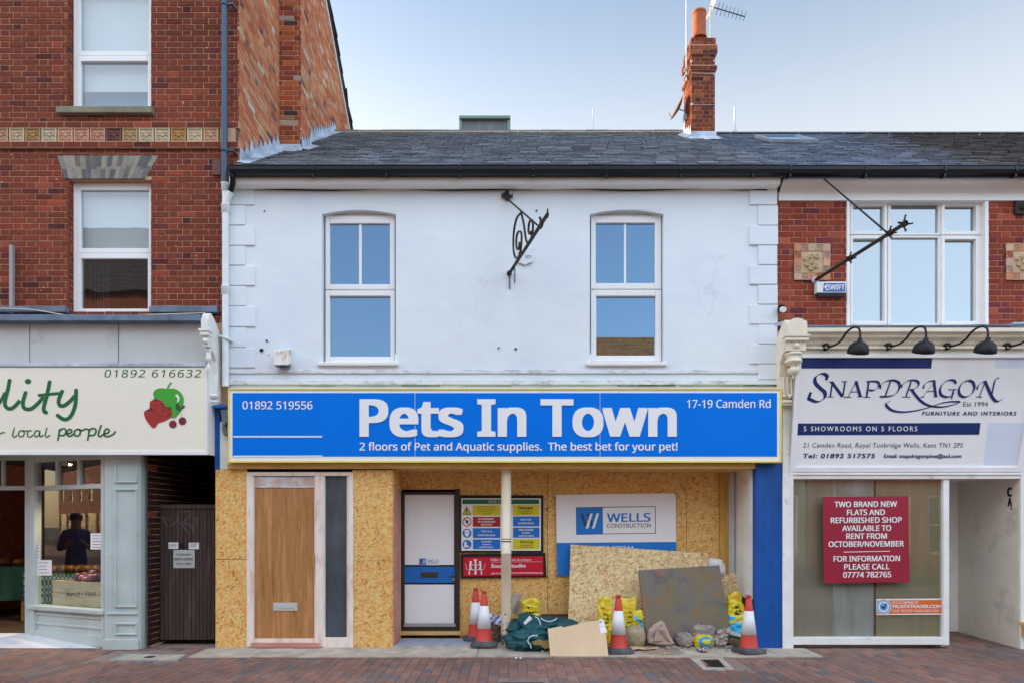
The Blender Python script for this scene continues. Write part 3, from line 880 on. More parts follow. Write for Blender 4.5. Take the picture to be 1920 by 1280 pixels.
# gable wall towards the white shop, with chimney breast and roof
RY, RZ = 2.9, 12.2
def roofz(y): return 10.1 + (RZ - 10.1) * (y - BY) / (RY - BY) if y < RY else RZ - .735 * (y - RY)
mpS = lambda u, v, n: (BX1 + n, u, v)
sidec = [lin('b86c4e', 1.5), lin('c07858', 1.5), lin('b0644a', 1.5), lin('cc9070', 1.45), lin('c0825c', 1.5)]
sodd = [lin('dcc8b4', 1.2), lin('6c5454', 1.2), lin('8a7068', 1.2), lin('cc8a60', 1.2), lin('d4b48c', 1.2)]
g = MB()
def pickS(u, v):
    b = brick_tint(rng.choice(sidec), .13, sodd, .08); k = 1 + .3 * noise.noise(Vector((u * 1.2, v * 1.2, 5))); return tuple(min(.8, x * k) for x in b)
bricks(g, mpS, BY, 7.4, 5.95, 12.2, pickS, (), lambda u, v: v < roofz(u) - .02 and v > 5.9 + max(0, u) * .62, bond='flemish')
zz = [(BX1 - .006, BY, 2.9), (BX1 - .006, 7.4, 2.9), (BX1 - .006, 7.4, roofz(7.4)), (BX1 - .006, RY, RZ), (BX1 - .006, BY, 10.1)]
g.face(zz, 1)
tb.part('side_wall', g, [M['brick'], M['mortar_pale']])
g = MB()
cy0, cy1, cx = 1.52, 2.02, BX1 + .325
pickC = lambda u, v: brick_tint(rng.choice([lin('a4522f', 1.2), lin('9a4a34', 1.2), lin('8a4438', 1.2), lin('b0603c', 1.2)]), .2, [lin('b8a494'), lin('5c4440'), lin('c08a60')], .12)
bricks(g, lambda u, v, n: (u, cy0 - n, v), BX1, cx, 6.3, 13.0, pickC, bond='str')
bricks(g, lambda u, v, n: (cx + n, u, v), cy0, cy1, 6.3, 13.0, pickS, bond='flemish')
g.box(BX1 - .1, cx - .006, cy0 + .006, cy1, 6.3, 13.0, 1)
tb.part('chimney_breast', g, [M['brick'], M['mortar_pale']])
g = MB()
for (ya, yb) in ((BY - .3, RY), (RY, 7.6)):
    za, zb = roofz(max(ya, BY)) - (.2 if ya < 0 else 0), roofz(yb)
    g.slab([(-8.7, ya, za), (BX1 + .05, ya, za), (BX1 + .05, yb, zb), (-8.7, yb, zb)], (0, 0, .07), 0, (.05, .05, .06))
    g.slab([(BX1 - .02, ya, za - .1), (BX1 + .025, ya, za - .1), (BX1 + .025, yb, zb - .1), (BX1 - .02, yb, zb - .1)], (0, 0, .1), 1)
for i in range(17):                        # slate ends at the verge
    y = RY + .1 + i * .25; z = roofz(y)
    g.slab([(BX1 - .1, y, z + .07), (BX1 + rng.uniform(.06, .1), y, z + .07), (BX1 + rng.uniform(.06, .1), y + .28, z - .13), (BX1 - .1, y + .28, z - .13)], (0, 0, .02), 0, (.05, .05, .06))
tb.part('roof', g, [M['slate'], M['upvc_dirty']])
g = MB()                                    # body of the block behind the fronts
g.face([(-8.6, 7.4, -.1), (BX1 - .01, 7.4, -.1), (BX1 - .01, 7.4, roofz(7.4)), (-8.6, 7.4, roofz(7.4))], 0)
tb.part('back_wall', g, M['mortar'])
# lead work at the foot of the front wall
g = MB()
g.box(-8.6, X_(128, 0), -.06, BY - .004, Z_(588, 0), Z_(577, 0)); g.box(X_(283, 0), X_(410, 0), -.05, BY - .004, Z_(588, 0), Z_(576, 0))
tb.part('lead_flashing', g, M['lead_dark'], bev=.01)
g = MB(); g.box(X_(400, BY), X_(416, BY), BY - .03, BY - .006, Z_(330, BY), Z_(303, BY))
tb.part('fixing_plate', g, M['brown'])
g = MB(); g.box(X_(22, 0), X_(29, 0), -.05, -.004, Z_(589, 0), Z_(462, 0)); tb.part('cable_trunking', g, paint('grey_trunking', lin('9a9496', 1.1), .5, .08), bev=.005)
g = MB()
g.tube(cat_rom([W(a, b, -.09) for a, b in ((-30, 578), (30, 579), (70, 582), (125, 591), (180, 592), (280, 590), (385, 587))], 5), .006, 6)
tb.part('cable', g, M['post'])

# roof-wall lead steps where the white shop's roof meets the brick gable
EY, EZ, RGY = -.25, 5.995, 4.69
RGZ = Z_(250, RGY)
PITCH = (RGZ - EZ) / (RGY - EY)
mz = lambda y: EZ + (y - EY) * PITCH
g = MB()
def teeth(g, mp, u0, u1, zf, n, h):
    for i in range(n):
        a = u0 + (u1 - u0) * i / n; b = u0 + (u1 - u0) * (i + 1) / n
        k = rng.uniform(.85, 1.15)
        g.face([mp(a, zf(a) + .01), mp(b, zf(b) + .01), mp(b, zf(b) + h * .5), mp(a + (b - a) * .25, zf(a) + h * k), mp(a, zf(a) + h * .5)])
mpl = lambda u, v: (BX1 + .012, u, v)
teeth(g, mpl, BY, cy0, mz, 9, .27); teeth(g, lambda u, v: (cx + .012, u, v), cy0, cy1, mz, 4, .25); teeth(g, mpl, cy1, RGY, mz, 18, .25)
for (xa, ya, yb) in ((BX1, BY - .1, cy0), (cx, cy0 - .05, cy1), (BX1, cy1, RGY)):
    A = []; B = []; k = 14
    for i in range(k + 1):
        y = ya + (yb - ya) * i / k
        A.append((xa + .005, y, mz(y) + .05)); B.append((xa + .15 + rng.uniform(-.02, .02), y, mz(y) + .022 + rng.uniform(0, .008)))
    g.strip(A, B)
k = 8
g.strip([(BX1 + .325 * i / k, cy0 - .012, mz(cy0) + .1) for i in range(k + 1)], [(BX1 + .4 * i / k, cy0 - .16 + rng.uniform(-.02, .01), mz(cy0 - .16) + .024) for i in range(k + 1)])
LEAD_G = g
# ================================================================== CENTRE: white painted shop
wb = Thing('white_building', 'two storey white painted building with slate roof, two tall windows and corner stones', 'building', (0, 3, 0))
WX0, WX1 = X_(430), X_(1457)
WZ0, WZ1 = Z_(868), Z_(347)
mp0 = lambda u, v, n: (u, -n, v)
wins = [((604, 742, 402, 684), (610, 740, 404, 679), (618, 673, 678, 731, 419, 533), (618, 732, 555, 668)),
        ((1106, 1244, 402, 682), (1108, 1240, 404, 677), (1117, 1170, 1174, 1228, 418, 531), (1118, 1229, 555, 666))]
holes = [(X_(w[0][0]), X_(w[0][1]), Z_(w[0][3]), Z_(w[0][2])) for w in wins]
g = MB()
def arch(h, n=14):                      # slightly arched window heads
    r = .055
    return [(h[0] + (h[1] - h[0]) * i / n, h[3] + r * (1 - (2 * i / n - 1) ** 2)) for i in range(n + 1)]
hb = [(h[0], h[1], h[2], h[3] + .055) for h in holes]
# fine grid so that the old uneven plaster can wander by a few millimetres
us = sorted({*[WX0 + (WX1 - WX0) * i / 120 for i in range(121)], *[x for h in hb for x in h[:2]]})
vs = sorted({*[WZ0 + (WZ1 - WZ0) * i / 70 for i in range(71)], *[x for h in hb for x in h[2:]]})
vid = {}
def wv(u, v):
    k = (round(u, 5), round(v, 5))
    if k not in vid:
        d = .010 * noise.noise(Vector((u * .9, v * .9, 2))) + .003 * noise.noise(Vector((u * 4, v * 7, 4)))
        vid[k] = len(g.v); g.v.append((u, -d, v))
    return vid[k]
for i in range(len(us) - 1):
    for j in range(len(vs) - 1):
        cu, cv = (us[i] + us[i + 1]) / 2, (vs[j] + vs[j + 1]) / 2
        if any(h[0] < cu < h[1] and h[2] < cv < h[3] for h in hb): continue
        g.f.append((wv(us[i], vs[j]), wv(us[i + 1], vs[j]), wv(us[i + 1], vs[j + 1]), wv(us[i], vs[j + 1])))
        g.m.append(0); g.c.append(None); g.sm.append(True)
for h in holes:
    A = arch(h)
    for i in range(len(A) - 1):
        (ua, va), (ub, vb) = A[i], A[i + 1]; t = h[3] + .055
        g.face([(ua, -.0, va), (ub, -.0, vb), (ub, -.0, t), (ua, -.0, t)])
        g.face([(ua, -.0, va), (ub, -.0, vb), (ub, .13, vb), (ua, .13, va)])
    g.face([(h[0], .0, h[2]), (h[0], .13, h[2]), (h[0], .13, h[3]), (h[0], .0, h[3])])
    g.face([(h[1], .0, h[2]), (h[1], .13, h[2]), (h[1], .13, h[3]), (h[1], .0, h[3])])
    g.face([(h[0], 0, h[2]), (h[1], 0, h[2]), (h[1], .13, h[2]), (h[0], .13, h[2])])
    g.face([(h[0], .13, h[3] + .06), (h[1], .13, h[3] + .06), (h[1], .13, h[3] - .02), (h[0], .13, h[3] - .02)])
g.face([(WX0, .0, WZ0), (WX0, .028, WZ0), (WX0, .028, WZ1), (WX0, 0, WZ1)])
wb.part('wall', g, M['render'])
# moulding at the foot of the wall, above the sign
g = MB()
g.box(WX0, WX1, -.035, -.012, Z_(721), Z_(713)); g.box(WX0, WX1, -.02, -.012, Z_(700), Z_(693))
wb.part('string_moulding', g, paint('stained_white_moulding', lin('d6dce2', 1.12), .6, .06, 5, dirt=lin('8e918a'), dlo=.5, dhi=.72, dscale=5, stretch=(1, 1, 2.5), bmp=.2, bscale=30), bev=.006)
# corner stones
def quoins(xa, xl, xs_, ys):
    for i in range(len(ys) - 1):
        g = MB(); x2 = xl if i % 2 == 0 else xs_
        a, b = sorted((X_(xa), X_(x2)))
        jx = rng.uniform(-.008, .008)
        g.box(a, b + jx, -.016 - rng.uniform(0, .006), .012, Z_(ys[i + 1]) + .007, Z_(ys[i]) - .004)
        wb.part('quoin', g, M['render'], bev=.006)
quoins(430, 478, 461, [349, 386, 424, 462, 499, 537, 575, 614, 652, 690])
quoins(1457, 1405, 1421, [349, 386, 424, 461, 498, 535, 572, 609, 646, 683, 712])
# holes and old plugs in the render
for (px, py, r) in ((496, 396, 1.8), (500, 639, 2.4), (490, 656, 4.0), (504, 665, 1.2), (1006, 395, 2.0), (935, 652, 2.2), (967, 654, 2.4), (455, 632, 1.2)):
    g = MB(); P = front(-.012)
    shape(g, P, [(px + r * rng.uniform(.7, 1.2) * math.cos(a * .785), py + r * rng.uniform(.7, 1.25) * math.sin(a * .785)) for a in range(8)], .004)
    wb.part('wall_hole', g, M['black'])
# windows
for (op, fo, top, bot) in wins:
    Y = .07
    g = MB()
    def bar(x0, y0, x1, y1, Yf, d=.06): g.pbox(x0, y0, x1, y1, Yf, d)
    xL, xR, yT, yB = fo
    s = lambda v: v
    mid = (top[5] + bot[2]) / 2
    for (x0, x1, y0, y1, gx0, gx1, gy0, gy1, Yf) in ((xL, xR, yT, mid - 1, top[0], top[3], top[4], top[5], Y), (xL, xR, mid + .6, yB, bot[0], bot[1], bot[2], bot[3], Y - .012)):
        bar(x0, y0, gx0, y1, Yf); bar(gx1, y0, x1, y1, Yf); bar(gx0, y0, gx1, gy0, Yf); bar(gx0, gy1, gx1, y1, Yf)
    bar(top[1], top[4], top[2], top[5], Y + .02, .03)
    g.pbox(op[0] - 1, yT - 12, op[1] + 1, yT - .5, Y + .02, .03)
    f = wb.part('window', g, M['upvc'], bev=.007)
    for (a, b, c, d) in ((top[0], top[1], top[4], top[5]), (top[2], top[3], top[4], top[5]), (bot[0], bot[1], bot[2], bot[3])):
        p = MB(); p.pbox(a - 1, c - 1, b + 1, d + 1, Y + .035, .004); wb.part('pane', p, G_MAIN, parent=f)
    g = MB(); g.box(X_(op[0]) - .05, X_(op[1]) + .04, -.045, .11, Z_(686), Z_(679)); wb.part('sill', g, M['upvc_dirty'], bev=.01)
# fascia, soffit gap, gutter
g = MB()
A = [(WX0 + .06, y, z) for y, z in ((.0, 5.835), (-.135, 5.84), (-.15, 5.86), (-.15, 5.985), (0, 5.985))]
g.slab(A, (WX1 - WX0 - .075, 0, 0))
wb.part('fascia_board', g, M['upvc'], bev=.004)
g = MB(); g.tube([(x, -.022 + .008 * math.sin(x * 5), 5.835 + .008 * math.sin(x * 3.1)) for x in [WX0 + .1 + i * .25 for i in range(28)]], .009, 6)
wb.part('cable', g, M['black'])
def gutter(T, x0, x1, zt, Y, brks):
    g = MB(); n = 10
    pr = [(Y - .012, zt + .006), (Y - .012, zt - .04), (Y + .004, zt - .082), (Y + .05, zt - .095), (Y + .1, zt - .085), (Y + .112, zt)]
    g.strip([(x0, y, z) for y, z in pr], [(x1, y, z) for y, z in pr])
    g.strip([(x0, y + (.006 if y < Y + .05 else -.006), z + .006) for y, z in pr], [(x1, y + (.006 if y < Y + .05 else -.006), z + .006) for y, z in pr])
    g.tube([(x0, Y - .012, zt + .006), (x1, Y - .012, zt + .006)], .007, 6)
    g.face([(x0, y, z) for y, z in pr]); g.face([(x1, y, z) for y, z in pr])
    gt = T.part('gutter', g, M['black_plastic'])
    for px in brks:
        g = MB(); x = X_(px, Y)
        g.box(x - .012, x + .012, Y + .0, Y + .05, zt - .125, zt - .09)
        g.box(x - .012, x + .012, Y - .018, Y - .012, zt - .06, zt + .008)
        T.part('gutter_bracket', g, M['black_plastic'], parent=gt)
    return gt
GY = -.26
gutter(wb, X_(430, GY), 3.41, Z_(312, GY), GY, (587, 724, 862, 1000, 1137, 1276, 1412))
# slate roof
def slates(g, x0, x1, ya, yb, zf, tint, gauge=.2, wd=.27):
    L = math.hypot(yb - ya, zf(yb) - zf(ya)); d = Vector((0, yb - ya, zf(yb) - zf(ya))).normalized(); nn = Vector((0, -d.z, d.y))
    rows = int(L / gauge)
    for r in range(rows + 1):
        s0 = r * gauge
        x = x0 - (wd / 2 if r % 2 else 0) - rng.uniform(0, .03)
        while x < x1:
            w = wd * rng.uniform(.94, 1.06)
            a, b = max(x, x0), min(x + w - .011, x1); x += w
            if b - a < .03: continue
            if r > 0 and False: continue
            s1 = min(s0 + gauge + .06, L)
            lift = rng.uniform(.0, .007); k1, k2 = rng.uniform(-.006, .006), rng.uniform(-.006, .006)
            base = Vector((0, ya, zf(ya)))
            P = lambda X, s, h: Vector((X, 0, 0)) + base + d * s + nn * h
            h0 = .023 + lift
            q = [P(a, s0 + k1, h0), P(b, s0 + k2, h0 + rng.uniform(-.002, .003)), P(b, s1, .008), P(a, s1, .008)]
            e = [P(a, s0 + k1, h0 - .011), P(b, s0 + k2, h0 - .011)]
            g.mesh(q + e, [(0, 1, 2, 3), (4, 5, 1, 0)], 0, tint((a + b) / 2, s0))
            
mz0 = lambda y: EZ + (y - EY) * PITCH
def tintM(x, s):
    b = rng.choice([(.29, .33, .38), (.27, .305, .36), (.32, .35, .395), (.24, .27, .315), (.28, .295, .325)]); k = rng.uniform(.82, 1.18) * (1.08 if s > 2.5 else .95)
    return tuple(q * k for q in b)
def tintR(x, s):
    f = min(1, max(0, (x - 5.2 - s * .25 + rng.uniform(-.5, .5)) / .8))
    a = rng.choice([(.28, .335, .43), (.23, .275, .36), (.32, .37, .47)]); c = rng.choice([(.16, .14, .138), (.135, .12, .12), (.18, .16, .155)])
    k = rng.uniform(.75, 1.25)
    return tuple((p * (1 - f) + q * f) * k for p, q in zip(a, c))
g = MB()
slates(g, BX1 + .01, 3.42, EY, RGY, mz0, tintM)
g.slab([(BX1 + .01, EY + .05, mz0(EY + .05) - .02), (3.42, EY + .05, mz0(EY + .05) - .02), (3.42, RGY, RGZ - .02), (BX1 + .01, RGY, RGZ - .02)], (0, 0, -.1), 0, (.05, .055, .065))
g.face([(BX1, RGY, RGZ), (3.42, RGY, RGZ), (3.42, RGY + 4.6, RGZ - 3.2), (BX1, RGY + 4.6, RGZ - 3.2)], 0, (.1, .1, .11))
g.face([(3.42, EY + .3, 5.9), (3.42, RGY, RGZ), (3.42, RGY + 4.6, RGZ - 3.2), (3.42, RGY + 4.6, 0), (3.42, EY + .3, 0)], 0, (.1, .1, .11))
rf = wb.part('roof', g, M['slate'])
g = MB()
x = BX1 + .02
while x < 3.4:
    L = .45
    pr = [(-.13, -.075), (-.07, -.01), (0, .02), (.07, -.01), (.13, -.075)]
    dz = rng.uniform(-.004, .006)
    g.strip([(x, RGY + y, RGZ + .035 + z + dz) for y, z in pr], [(min(3.42, x + L - .012), RGY + y, RGZ + .035 + z + dz) for y, z in pr], 0, (.17, .165, .17))
    x += L
wb.part('ridge_tiles', g, M['slate'], parent=rf)
g = MB()
g.box(BX1 + .05, 3.4, RGY - .14, RGY - .125, RGZ - .062, RGZ - .045)
wb.part('ridge_mortar', g, paint('ochre_ridge_mortar', lin('c8b080', 1.1), .9, .2, 14), parent=rf)
wb.part('flashing', LEAD_G, M['lead'], parent=rf)
# chimney
CY0, CY1 = 3.4, 3.95
CX0, CX1 = X_(1297, CY0), X_(1340.5, CY0)
ch = MB()
chc = lambda u, v: brick_tint(rng.choice([lin('844228', 1.2), lin('7a3c2a', 1.2), lin('6c3830', 1.2), lin('944e30', 1.2)]), .18, [lin('55302a', 1.1), lin('a0603c', 1.1)], .15)
def cblock(z0, z1, ex):
    x0, x1, y0, y1 = CX0 - ex, CX1 + ex, CY0 - ex, CY1 + ex
    bricks(ch, lambda u, v, n: (u, y0 - n, v), x0, x1, z0, z1, chc, bond='flemish')
    bricks(ch, lambda u, v, n: (x0 - n, u, v), y0, y1, z0, z1, chc, bond='flemish')
    bricks(ch, lambda u, v, n: (x1 + n, u, v), y0, y1, z0, z1, chc, bond='flemish')
    ch.box(x0 + .006, x1 - .006, y0 + .006, y1 - .006, z0 - .004, z1 + .003, 1)
zz = lambda py: Z_(py, CY0)
cblock(mz0(CY0) - .3, zz(133), 0); cblock(zz(132.5), zz(124), .03); cblock(zz(123.5), zz(103), .0); cblock(zz(102.5), zz(86), .035); cblock(zz(85.5), zz(72), .012)
cm = wb.part('chimney', ch, [M['brick'], M['mortar']], parent=rf)
g = MB()
pc = W(1311, 72, CY0 + .24)
g.lathe([(.135, -.02), (.13, .03), (.122, .05), (.118, .4), (.122, .42), (.128, .425), (.128, .465), (.105, .465), (.1, .0)], pc, 22)
wb.part('chimney_pot', g, M['terracotta'], parent=rf)
g = MB()
k = 10
yf = CY0 - .012
zf = mz0(CY0)
g.face([(CX0 - .03, yf, zf - .02), (CX1 + .03, yf, zf - .02), (CX1 + .02, yf, zf + .14), (CX0 - .02, yf, zf + .14)])
g.strip([(CX0 - .04 + (CX1 - CX0 + .08) * i / k, yf - .004, zf + .05) for i in range(k + 1)], [(CX0 - .13 + (CX1 - CX0 + .26) * i / k, CY0 - .16 + rng.uniform(-.03, .03), mz0(CY0 - .16) + .027) for i in range(k + 1)])
teeth(g, lambda u, v: (CX0 - .014, u, v), CY0, CY1, mz0, 4, .26)
g.strip([(CX0 - .014, CY0 + .6 * i / 6, mz0(CY0 + .6 * i / 6) + .08) for i in range(7)], [(CX0 - .12, CY0 - .1 + .7 * i / 6, mz0(CY0 - .1 + .7 * i / 6) + .026) for i in range(7)])
wb.part('chimney_flashing', g, M['lead'], parent=rf)
g = MB()
for (px, py) in ((1297, 116), (1339, 116), (1298, 196), (1339, 140)):
    g.lathe([(0, .018), (.018, .014), (.022, 0)], W(px, py, CY0 - .002), 8, M=Matrix.Rotation(R(90), 3, 'X'))
g.tube([W(1296, 137.5, CY0 - .012), W(1341, 139.5, CY0 - .012)], .006, 5)
g.tube([W(1297, 197, CY0 - .012), W(1341, 197, CY0 - .012)], .005, 5)
wb.part('lashing_wire', g, M['alu'], parent=rf)

# things on the roofs
LX = CX0 - .05
ab = W(1287.5, 152, CY0 + .2); at_ = W(1287, -40, CY0 + .2)
t = Thing('aerial_mast', 'tall thin grey pole lashed to the left side of the brick chimney', 'aerial', ab)
g = MB(); g.tube([ab, at_], .017, 8); t.part('pole', g, M['alu'])
g = MB()
for py in (132, 143):
    c = W(1287.5, py, CY0 + .2)
    g.box(c.x - .04, CX0 + .05, c.y - .03, c.y + .03, c.z - .015, c.z + .015)
t.part('clamp', g, M['alu'])
mb_ = W(1333, 72, CY0 + .3); mt = W(1332, 9, CY0 + .3)
t = Thing('tv_aerial', 'spiky television aerial on a short pole above the brick chimney', 'aerial', mb_)
g = MB(); g.tube([mb_ + Vector((0, 0, -.05)), mt], .015, 8); t.part('pole', g, M['alu'])
pa = Pl((0, CY0 + .3, 0), (0, -1, 0))
ba, bb = pa.at(1330, 12), pa.at(1397, 32)
g = MB(); g.tube([ba, bb], .011, 6); t.part('boom', g, M['navy_pipe'])
ax = (bb - ba).normalized(); up = Vector((-ax.z, 0, ax.x))
for i in range(8):
    p = ba.lerp(bb, .24 + i * .107); h = .115 - i * .004
    g = MB(); g.tube([p - up * h, p + up * h], .006, 5); t.part('element', g, M['navy_pipe'])
for s in (1, -1):
    g = MB()
    c = ba.lerp(bb, .12)
    for i in range(6):
        a = c + up * s * (.02 + i * .03) - ax * i * .012
        g.tube([a - Vector((0, .13, 0)), a + Vector((0, .13, 0))], .006, 5)
    for yy in (-.13, .13): g.tube([c + up * s * .02 + Vector((0, yy, 0)), c + up * s * .17 - ax * .06 + Vector((0, yy, 0))], .006, 5)
    t.part('reflector', g, M['upvc'])
# satellite dish
dc = W(1271, 204, CY0 + .35)
t = Thing('satellite_dish', 'small grey satellite dish seen edge on beside the chimney', 'satellite dish', (CX0 - .02, CY0 + .35, dc.z - .25))
g = MB()
nrm = Vector((-.9, -.1, .42)).normalized(); q = nrm.to_track_quat('Z', 'Y').to_matrix()
g.lathe([(0, -.03), (.08, -.022), (.16, .0), (.215, .028), (.22, .032), (.21, .034), (.16, .008), (.08, -.014), (0, -.02)], dc, 24, M=q)
t.part('dish', g, paint('brownish_dish', lin('907866'), .5, .1))
g = MB()
g.tube([dc - nrm * .02, Vector((CX0 - .03, CY0 + .35, dc.z - .05)), Vector((CX0 - .03, CY0 + .35, dc.z - .32))], .014, 6)
g.box(CX0 - .06, CX0 + .01, CY0 + .3, CY0 + .4, dc.z - .22, dc.z - .12)
t.part('bracket', g, M['alu'])
g = MB(); g.tube([dc - q @ Vector((0, .2, 0)), dc + nrm * .07 - q @ Vector((0, .19, 0)), dc + nrm * .12 - q @ Vector((0, .15, 0))], .009, 5)
t.part('receiver_arm', g, M['alu'])
for (px, y0, y1, Y, lab, r) in ((1378, 250, 201, 5.2, 'short pale pole standing on the ridge to the right of the chimney', .02), (1112, 250, 205, 6.5, 'very thin pole behind the ridge between the roof box and the chimney', .012)):
    t = Thing('roof_pole', lab, 'pole', W(px, y0 + 3, Y))
    g = MB(); g.tube([W(px, y0 + 6, Y), W(px, y1, Y)], r, 8); t.part('pole', g, M['alu'])
    g = MB(); g.lathe([(r * 2.4, -.08), (r * 2.2, .03), (r, .06)], W(px, y0 - 1, Y), 8); t.part('socket', g, M['lead'])
YB = 7.6
t = Thing('roof_housing', 'grey boarded box shaped housing rising behind the slate ridge', 'roof housing', W(910, 262, YB))
g = MB(); g.pbox(866, 221, 951, 300, YB, 1.4); t.part('body', g, paint('grey_boarding', lin('6f7376', 1.1), .8, .15, 3, stretch=(6, 6, .5)))
g = MB(); g.pbox(861, 217, 957, 222, YB - .08, 1.6); g.pbox(861, 217, 866, 300, YB - .04, .1); g.pbox(951, 217, 957, 300, YB - .04, .1); t.part('trim', g, paint('grey_green_trim', lin('76887e', 1.1), .6, .08))

# rainwater pipes between the two fronts
t = Thing('drainpipe', 'dark blue drainpipe running down the brick wall beside the white building', 'drainpipe', W(421, 350, -.08))
Yp = -.07
g = MB(); g.tube([W(421, 352, Yp), W(421, -60, Yp)], .039, 14)
t.part('pipe', g, M['navy_pipe'])
for py in (8, 282):
    g = MB(); c = W(421, py, Yp); g.lathe([(.041, -.03), (.047, -.025), (.047, .025), (.041, .03)], c, 14); g.box(c.x + .04, c.x + .11, Yp - .01, Yp + .02, c.z - .012, c.z + .012); g.box(c.x + .09, c.x + .115, Yp - .02, BY, c.z - .014, c.z + .014)
    t.part('collar', g, M['navy_pipe'])
t = Thing('drainpipe', 'white plastic drainpipe running down the left edge of the white building', 'drainpipe', W(423, 720, Yp))
g = MB(); g.tube([W(423, 724, Yp), W(423, 352, Yp)], .042, 14); t.part('pipe', g, M['white_pipe'])
for py in (352, 392, 545):
    g = MB(); g.lathe([(.044, -.05), (.052, -.045), (.052, .035), (.056, .04), (.056, .05), (.044, .055)], W(423, py, Yp), 14); t.part('collar', g, M['white_pipe'])
g = MB(); g.tube([W(424, 383, Yp), W(428, 372, Yp), W(433, 360, Yp - .02)], .04, 12); t.part('branch', g, M['white_pipe'])
g = MB(); g.tube(cat_rom([W(432, 322, GY + .04), W(436, 334, GY + .05), W(436, 346, -.14), W(433, 356, -.1), W(430, 366, -.08)], 5), .034, 12); t.part('swan_neck', g, M['black_plastic'])
g = MB(); c = W(415, 630, Yp)
g.slab([W(411, 627, -.13), W(431, 634, -.13), W(431, 637, -.13), W(411, 630, -.13)], (0, .1, 0)); t.part('strap', g, M['white_pipe'])

# ---- big blue shop sign
SY = -.16
t = Thing('shop_sign', 'long bright blue pet shop sign with white lettering and a yellow edge', 'sign', (0, SY, Z_(866)))
g = MB(); g.pbox(429, 729, 1464, 864, SY, .15); t.part('board', g, M['white'])
g = MB()
for r_ in ((427, 727, 1466, 730), (427, 863, 1466, 866.5), (427, 730, 429.8, 863), (1463, 730, 1466, 863)): g.pbox(*r_, SY - .012, .1)
t.part('edge_trim', g, M['yellow_trim'], bev=.004)
ps = front(SY)
g = MB()
for (a, b) in ((436, 777.6), (778.6, 1124.6), (1125.6, 1457)):
    g = MB(); rect(g, ps, a, 736, b, 855, .003); t.part('blue_panel', g, M['blue'])
g = MB()
rect(g, ps, 437, 816.5, 604, 819.2, .006); t.part('white_stripe', g, M['white']); g = MB(); shape(g, ps, [(437, 853.3), (437, 856), (605, 855), (605, 853)], .006)
t.part('white_stripe', g, M['white'])
g = MB()
text(g, ps, 'Pets In Town', 674, 1269, 817.8, 747.5, bold=.034, off=.012, depth=.009)
t.part('lettering', g, M['white'])
g = MB()
text(g, ps, '01892 519556', 454.5, 586, 766.5, 751.5, bold=.012, off=.006); t.part('lettering', g, M['white']); g = MB()
text(g, ps, '17-19 Camden Rd', 1288, 1445, 763.8, 748.8, bold=.012, off=.006); t.part('lettering', g, M['white']); g = MB()
text(g, ps, '2 floors of Pet and Aquatic supplies.  The best bet for your pet!', 674, 1270.5, 843.6, 829, bold=.016, off=.006)
t.part('lettering', g, M['white'])
g = MB()
for i in range(8):
    for py in (733.5, 858.5):
        g.mesh(*((lambda c: ([c + Vector((.006 * math.cos(a), -.003, .006 * math.sin(a))) for a in [k * 1.0472 for k in range(6)]], [tuple(range(6))]))(W(446 + i * 143, py, SY))))
t.part('screw', g, M['alu'])

g = MB(); rr_ = random.Random(9)           # broken dark gap between the old moulding and the top of the sign
xg = 560
while xg < 1465:
    L_g = rr_.uniform(25, 120); hg = rr_.uniform(.8, 2.6) * (1.2 if xg > 1080 else .7)
    pts_ = [(xg, 723.5)] + [(xg + L_g * k / 5, 723.5 - hg * rr_.uniform(.5, 1)) for k in range(6)] + [(xg + L_g, 723.5)]
    g.face([W(x, y, -.037) for x, y in pts_]); xg += L_g + rr_.uniform(0, 60) * (.2 if xg > 1080 else 1)
wb.part('wall_gap', g, M['black'])
# ---- blue pilasters, old white strip, hopper
g = MB(); g.box(X_(1415), X_(1470), -.03, .5, -.01, Z_(864)); 
bp = wb.part('pilaster', g, M['pilaster_blue'], bev=.008, label='broad dark blue painted pilaster')
g = MB(); g.box(X_(404), X_(413), -.02, .2, Z_(879), Z_(757)); wb.part('pilaster', g, M['pilaster_blue'])
g = MB(); g.box(X_(413), X_(431), -.01, .2, Z_(879), Z_(790)); wb.part('worn_strip', g, M['cream_paint'])
g = MB(); g.box(X_(403, -.1), X_(426, -.1), -.14, -.02, Z_(765, -.1), Z_(759, -.1)); wb.part('pilaster_cap', g, M['pilaster_blue'], bev=.006)
g = MB(); c = W(421, 770, -.08)
g.slab([W(413, 768, -.12), W(427, 766, -.12), W(426, 790, -.12), (W(420, 797, -.12)), W(417, 792, -.12)], (0, .09, 0)); g.tube([W(421, 793, -.07), W(421, 805, -.07), W(423, 812, -.07), W(427, 813, -.07)], .03, 10)
wb.part('hopper', g, M['lead_dark'])

# ---- wall fittings
lc = W(528, 669, -.1)
t = Thing('security_light', 'small white box light with rusty top on the white wall left of the window', 'security light', W(528, 690, 0))
g = MB(); c0, c1 = W(512.5, 650, -.15), W(544, 684, -.15)
x0, x1 = X_(513, -.15), X_(540, -.15); z0, z1 = Z_(684, -.15), Z_(657, -.15)
g.slab([(x0, -.15, z0), (x0, -.15, z1), (x0, -.01, z1 + .05), (x0, -.01, z0 + .05)], (x1 - x0, 0, 0))
t.part('housing', g, paint('rust_streaked_housing', lin('e4e0da', 1.15), .5, .04, 3, dirt=lin('b07a4a'), dlo=.5, dhi=.66, dscale=6, stretch=(1, 1, .6)), bev=.008)
g = MB(); g.box(x0 + .01, x1 - .01, -.14, -.02, z0 - .004, z0 + .01); g.lathe([(.035, 0), (.03, -.02), (.0, -.03)], ((x0 + x1) / 2, -.1, z0), 14)
t.part('lens', g, M['navy_pipe'])
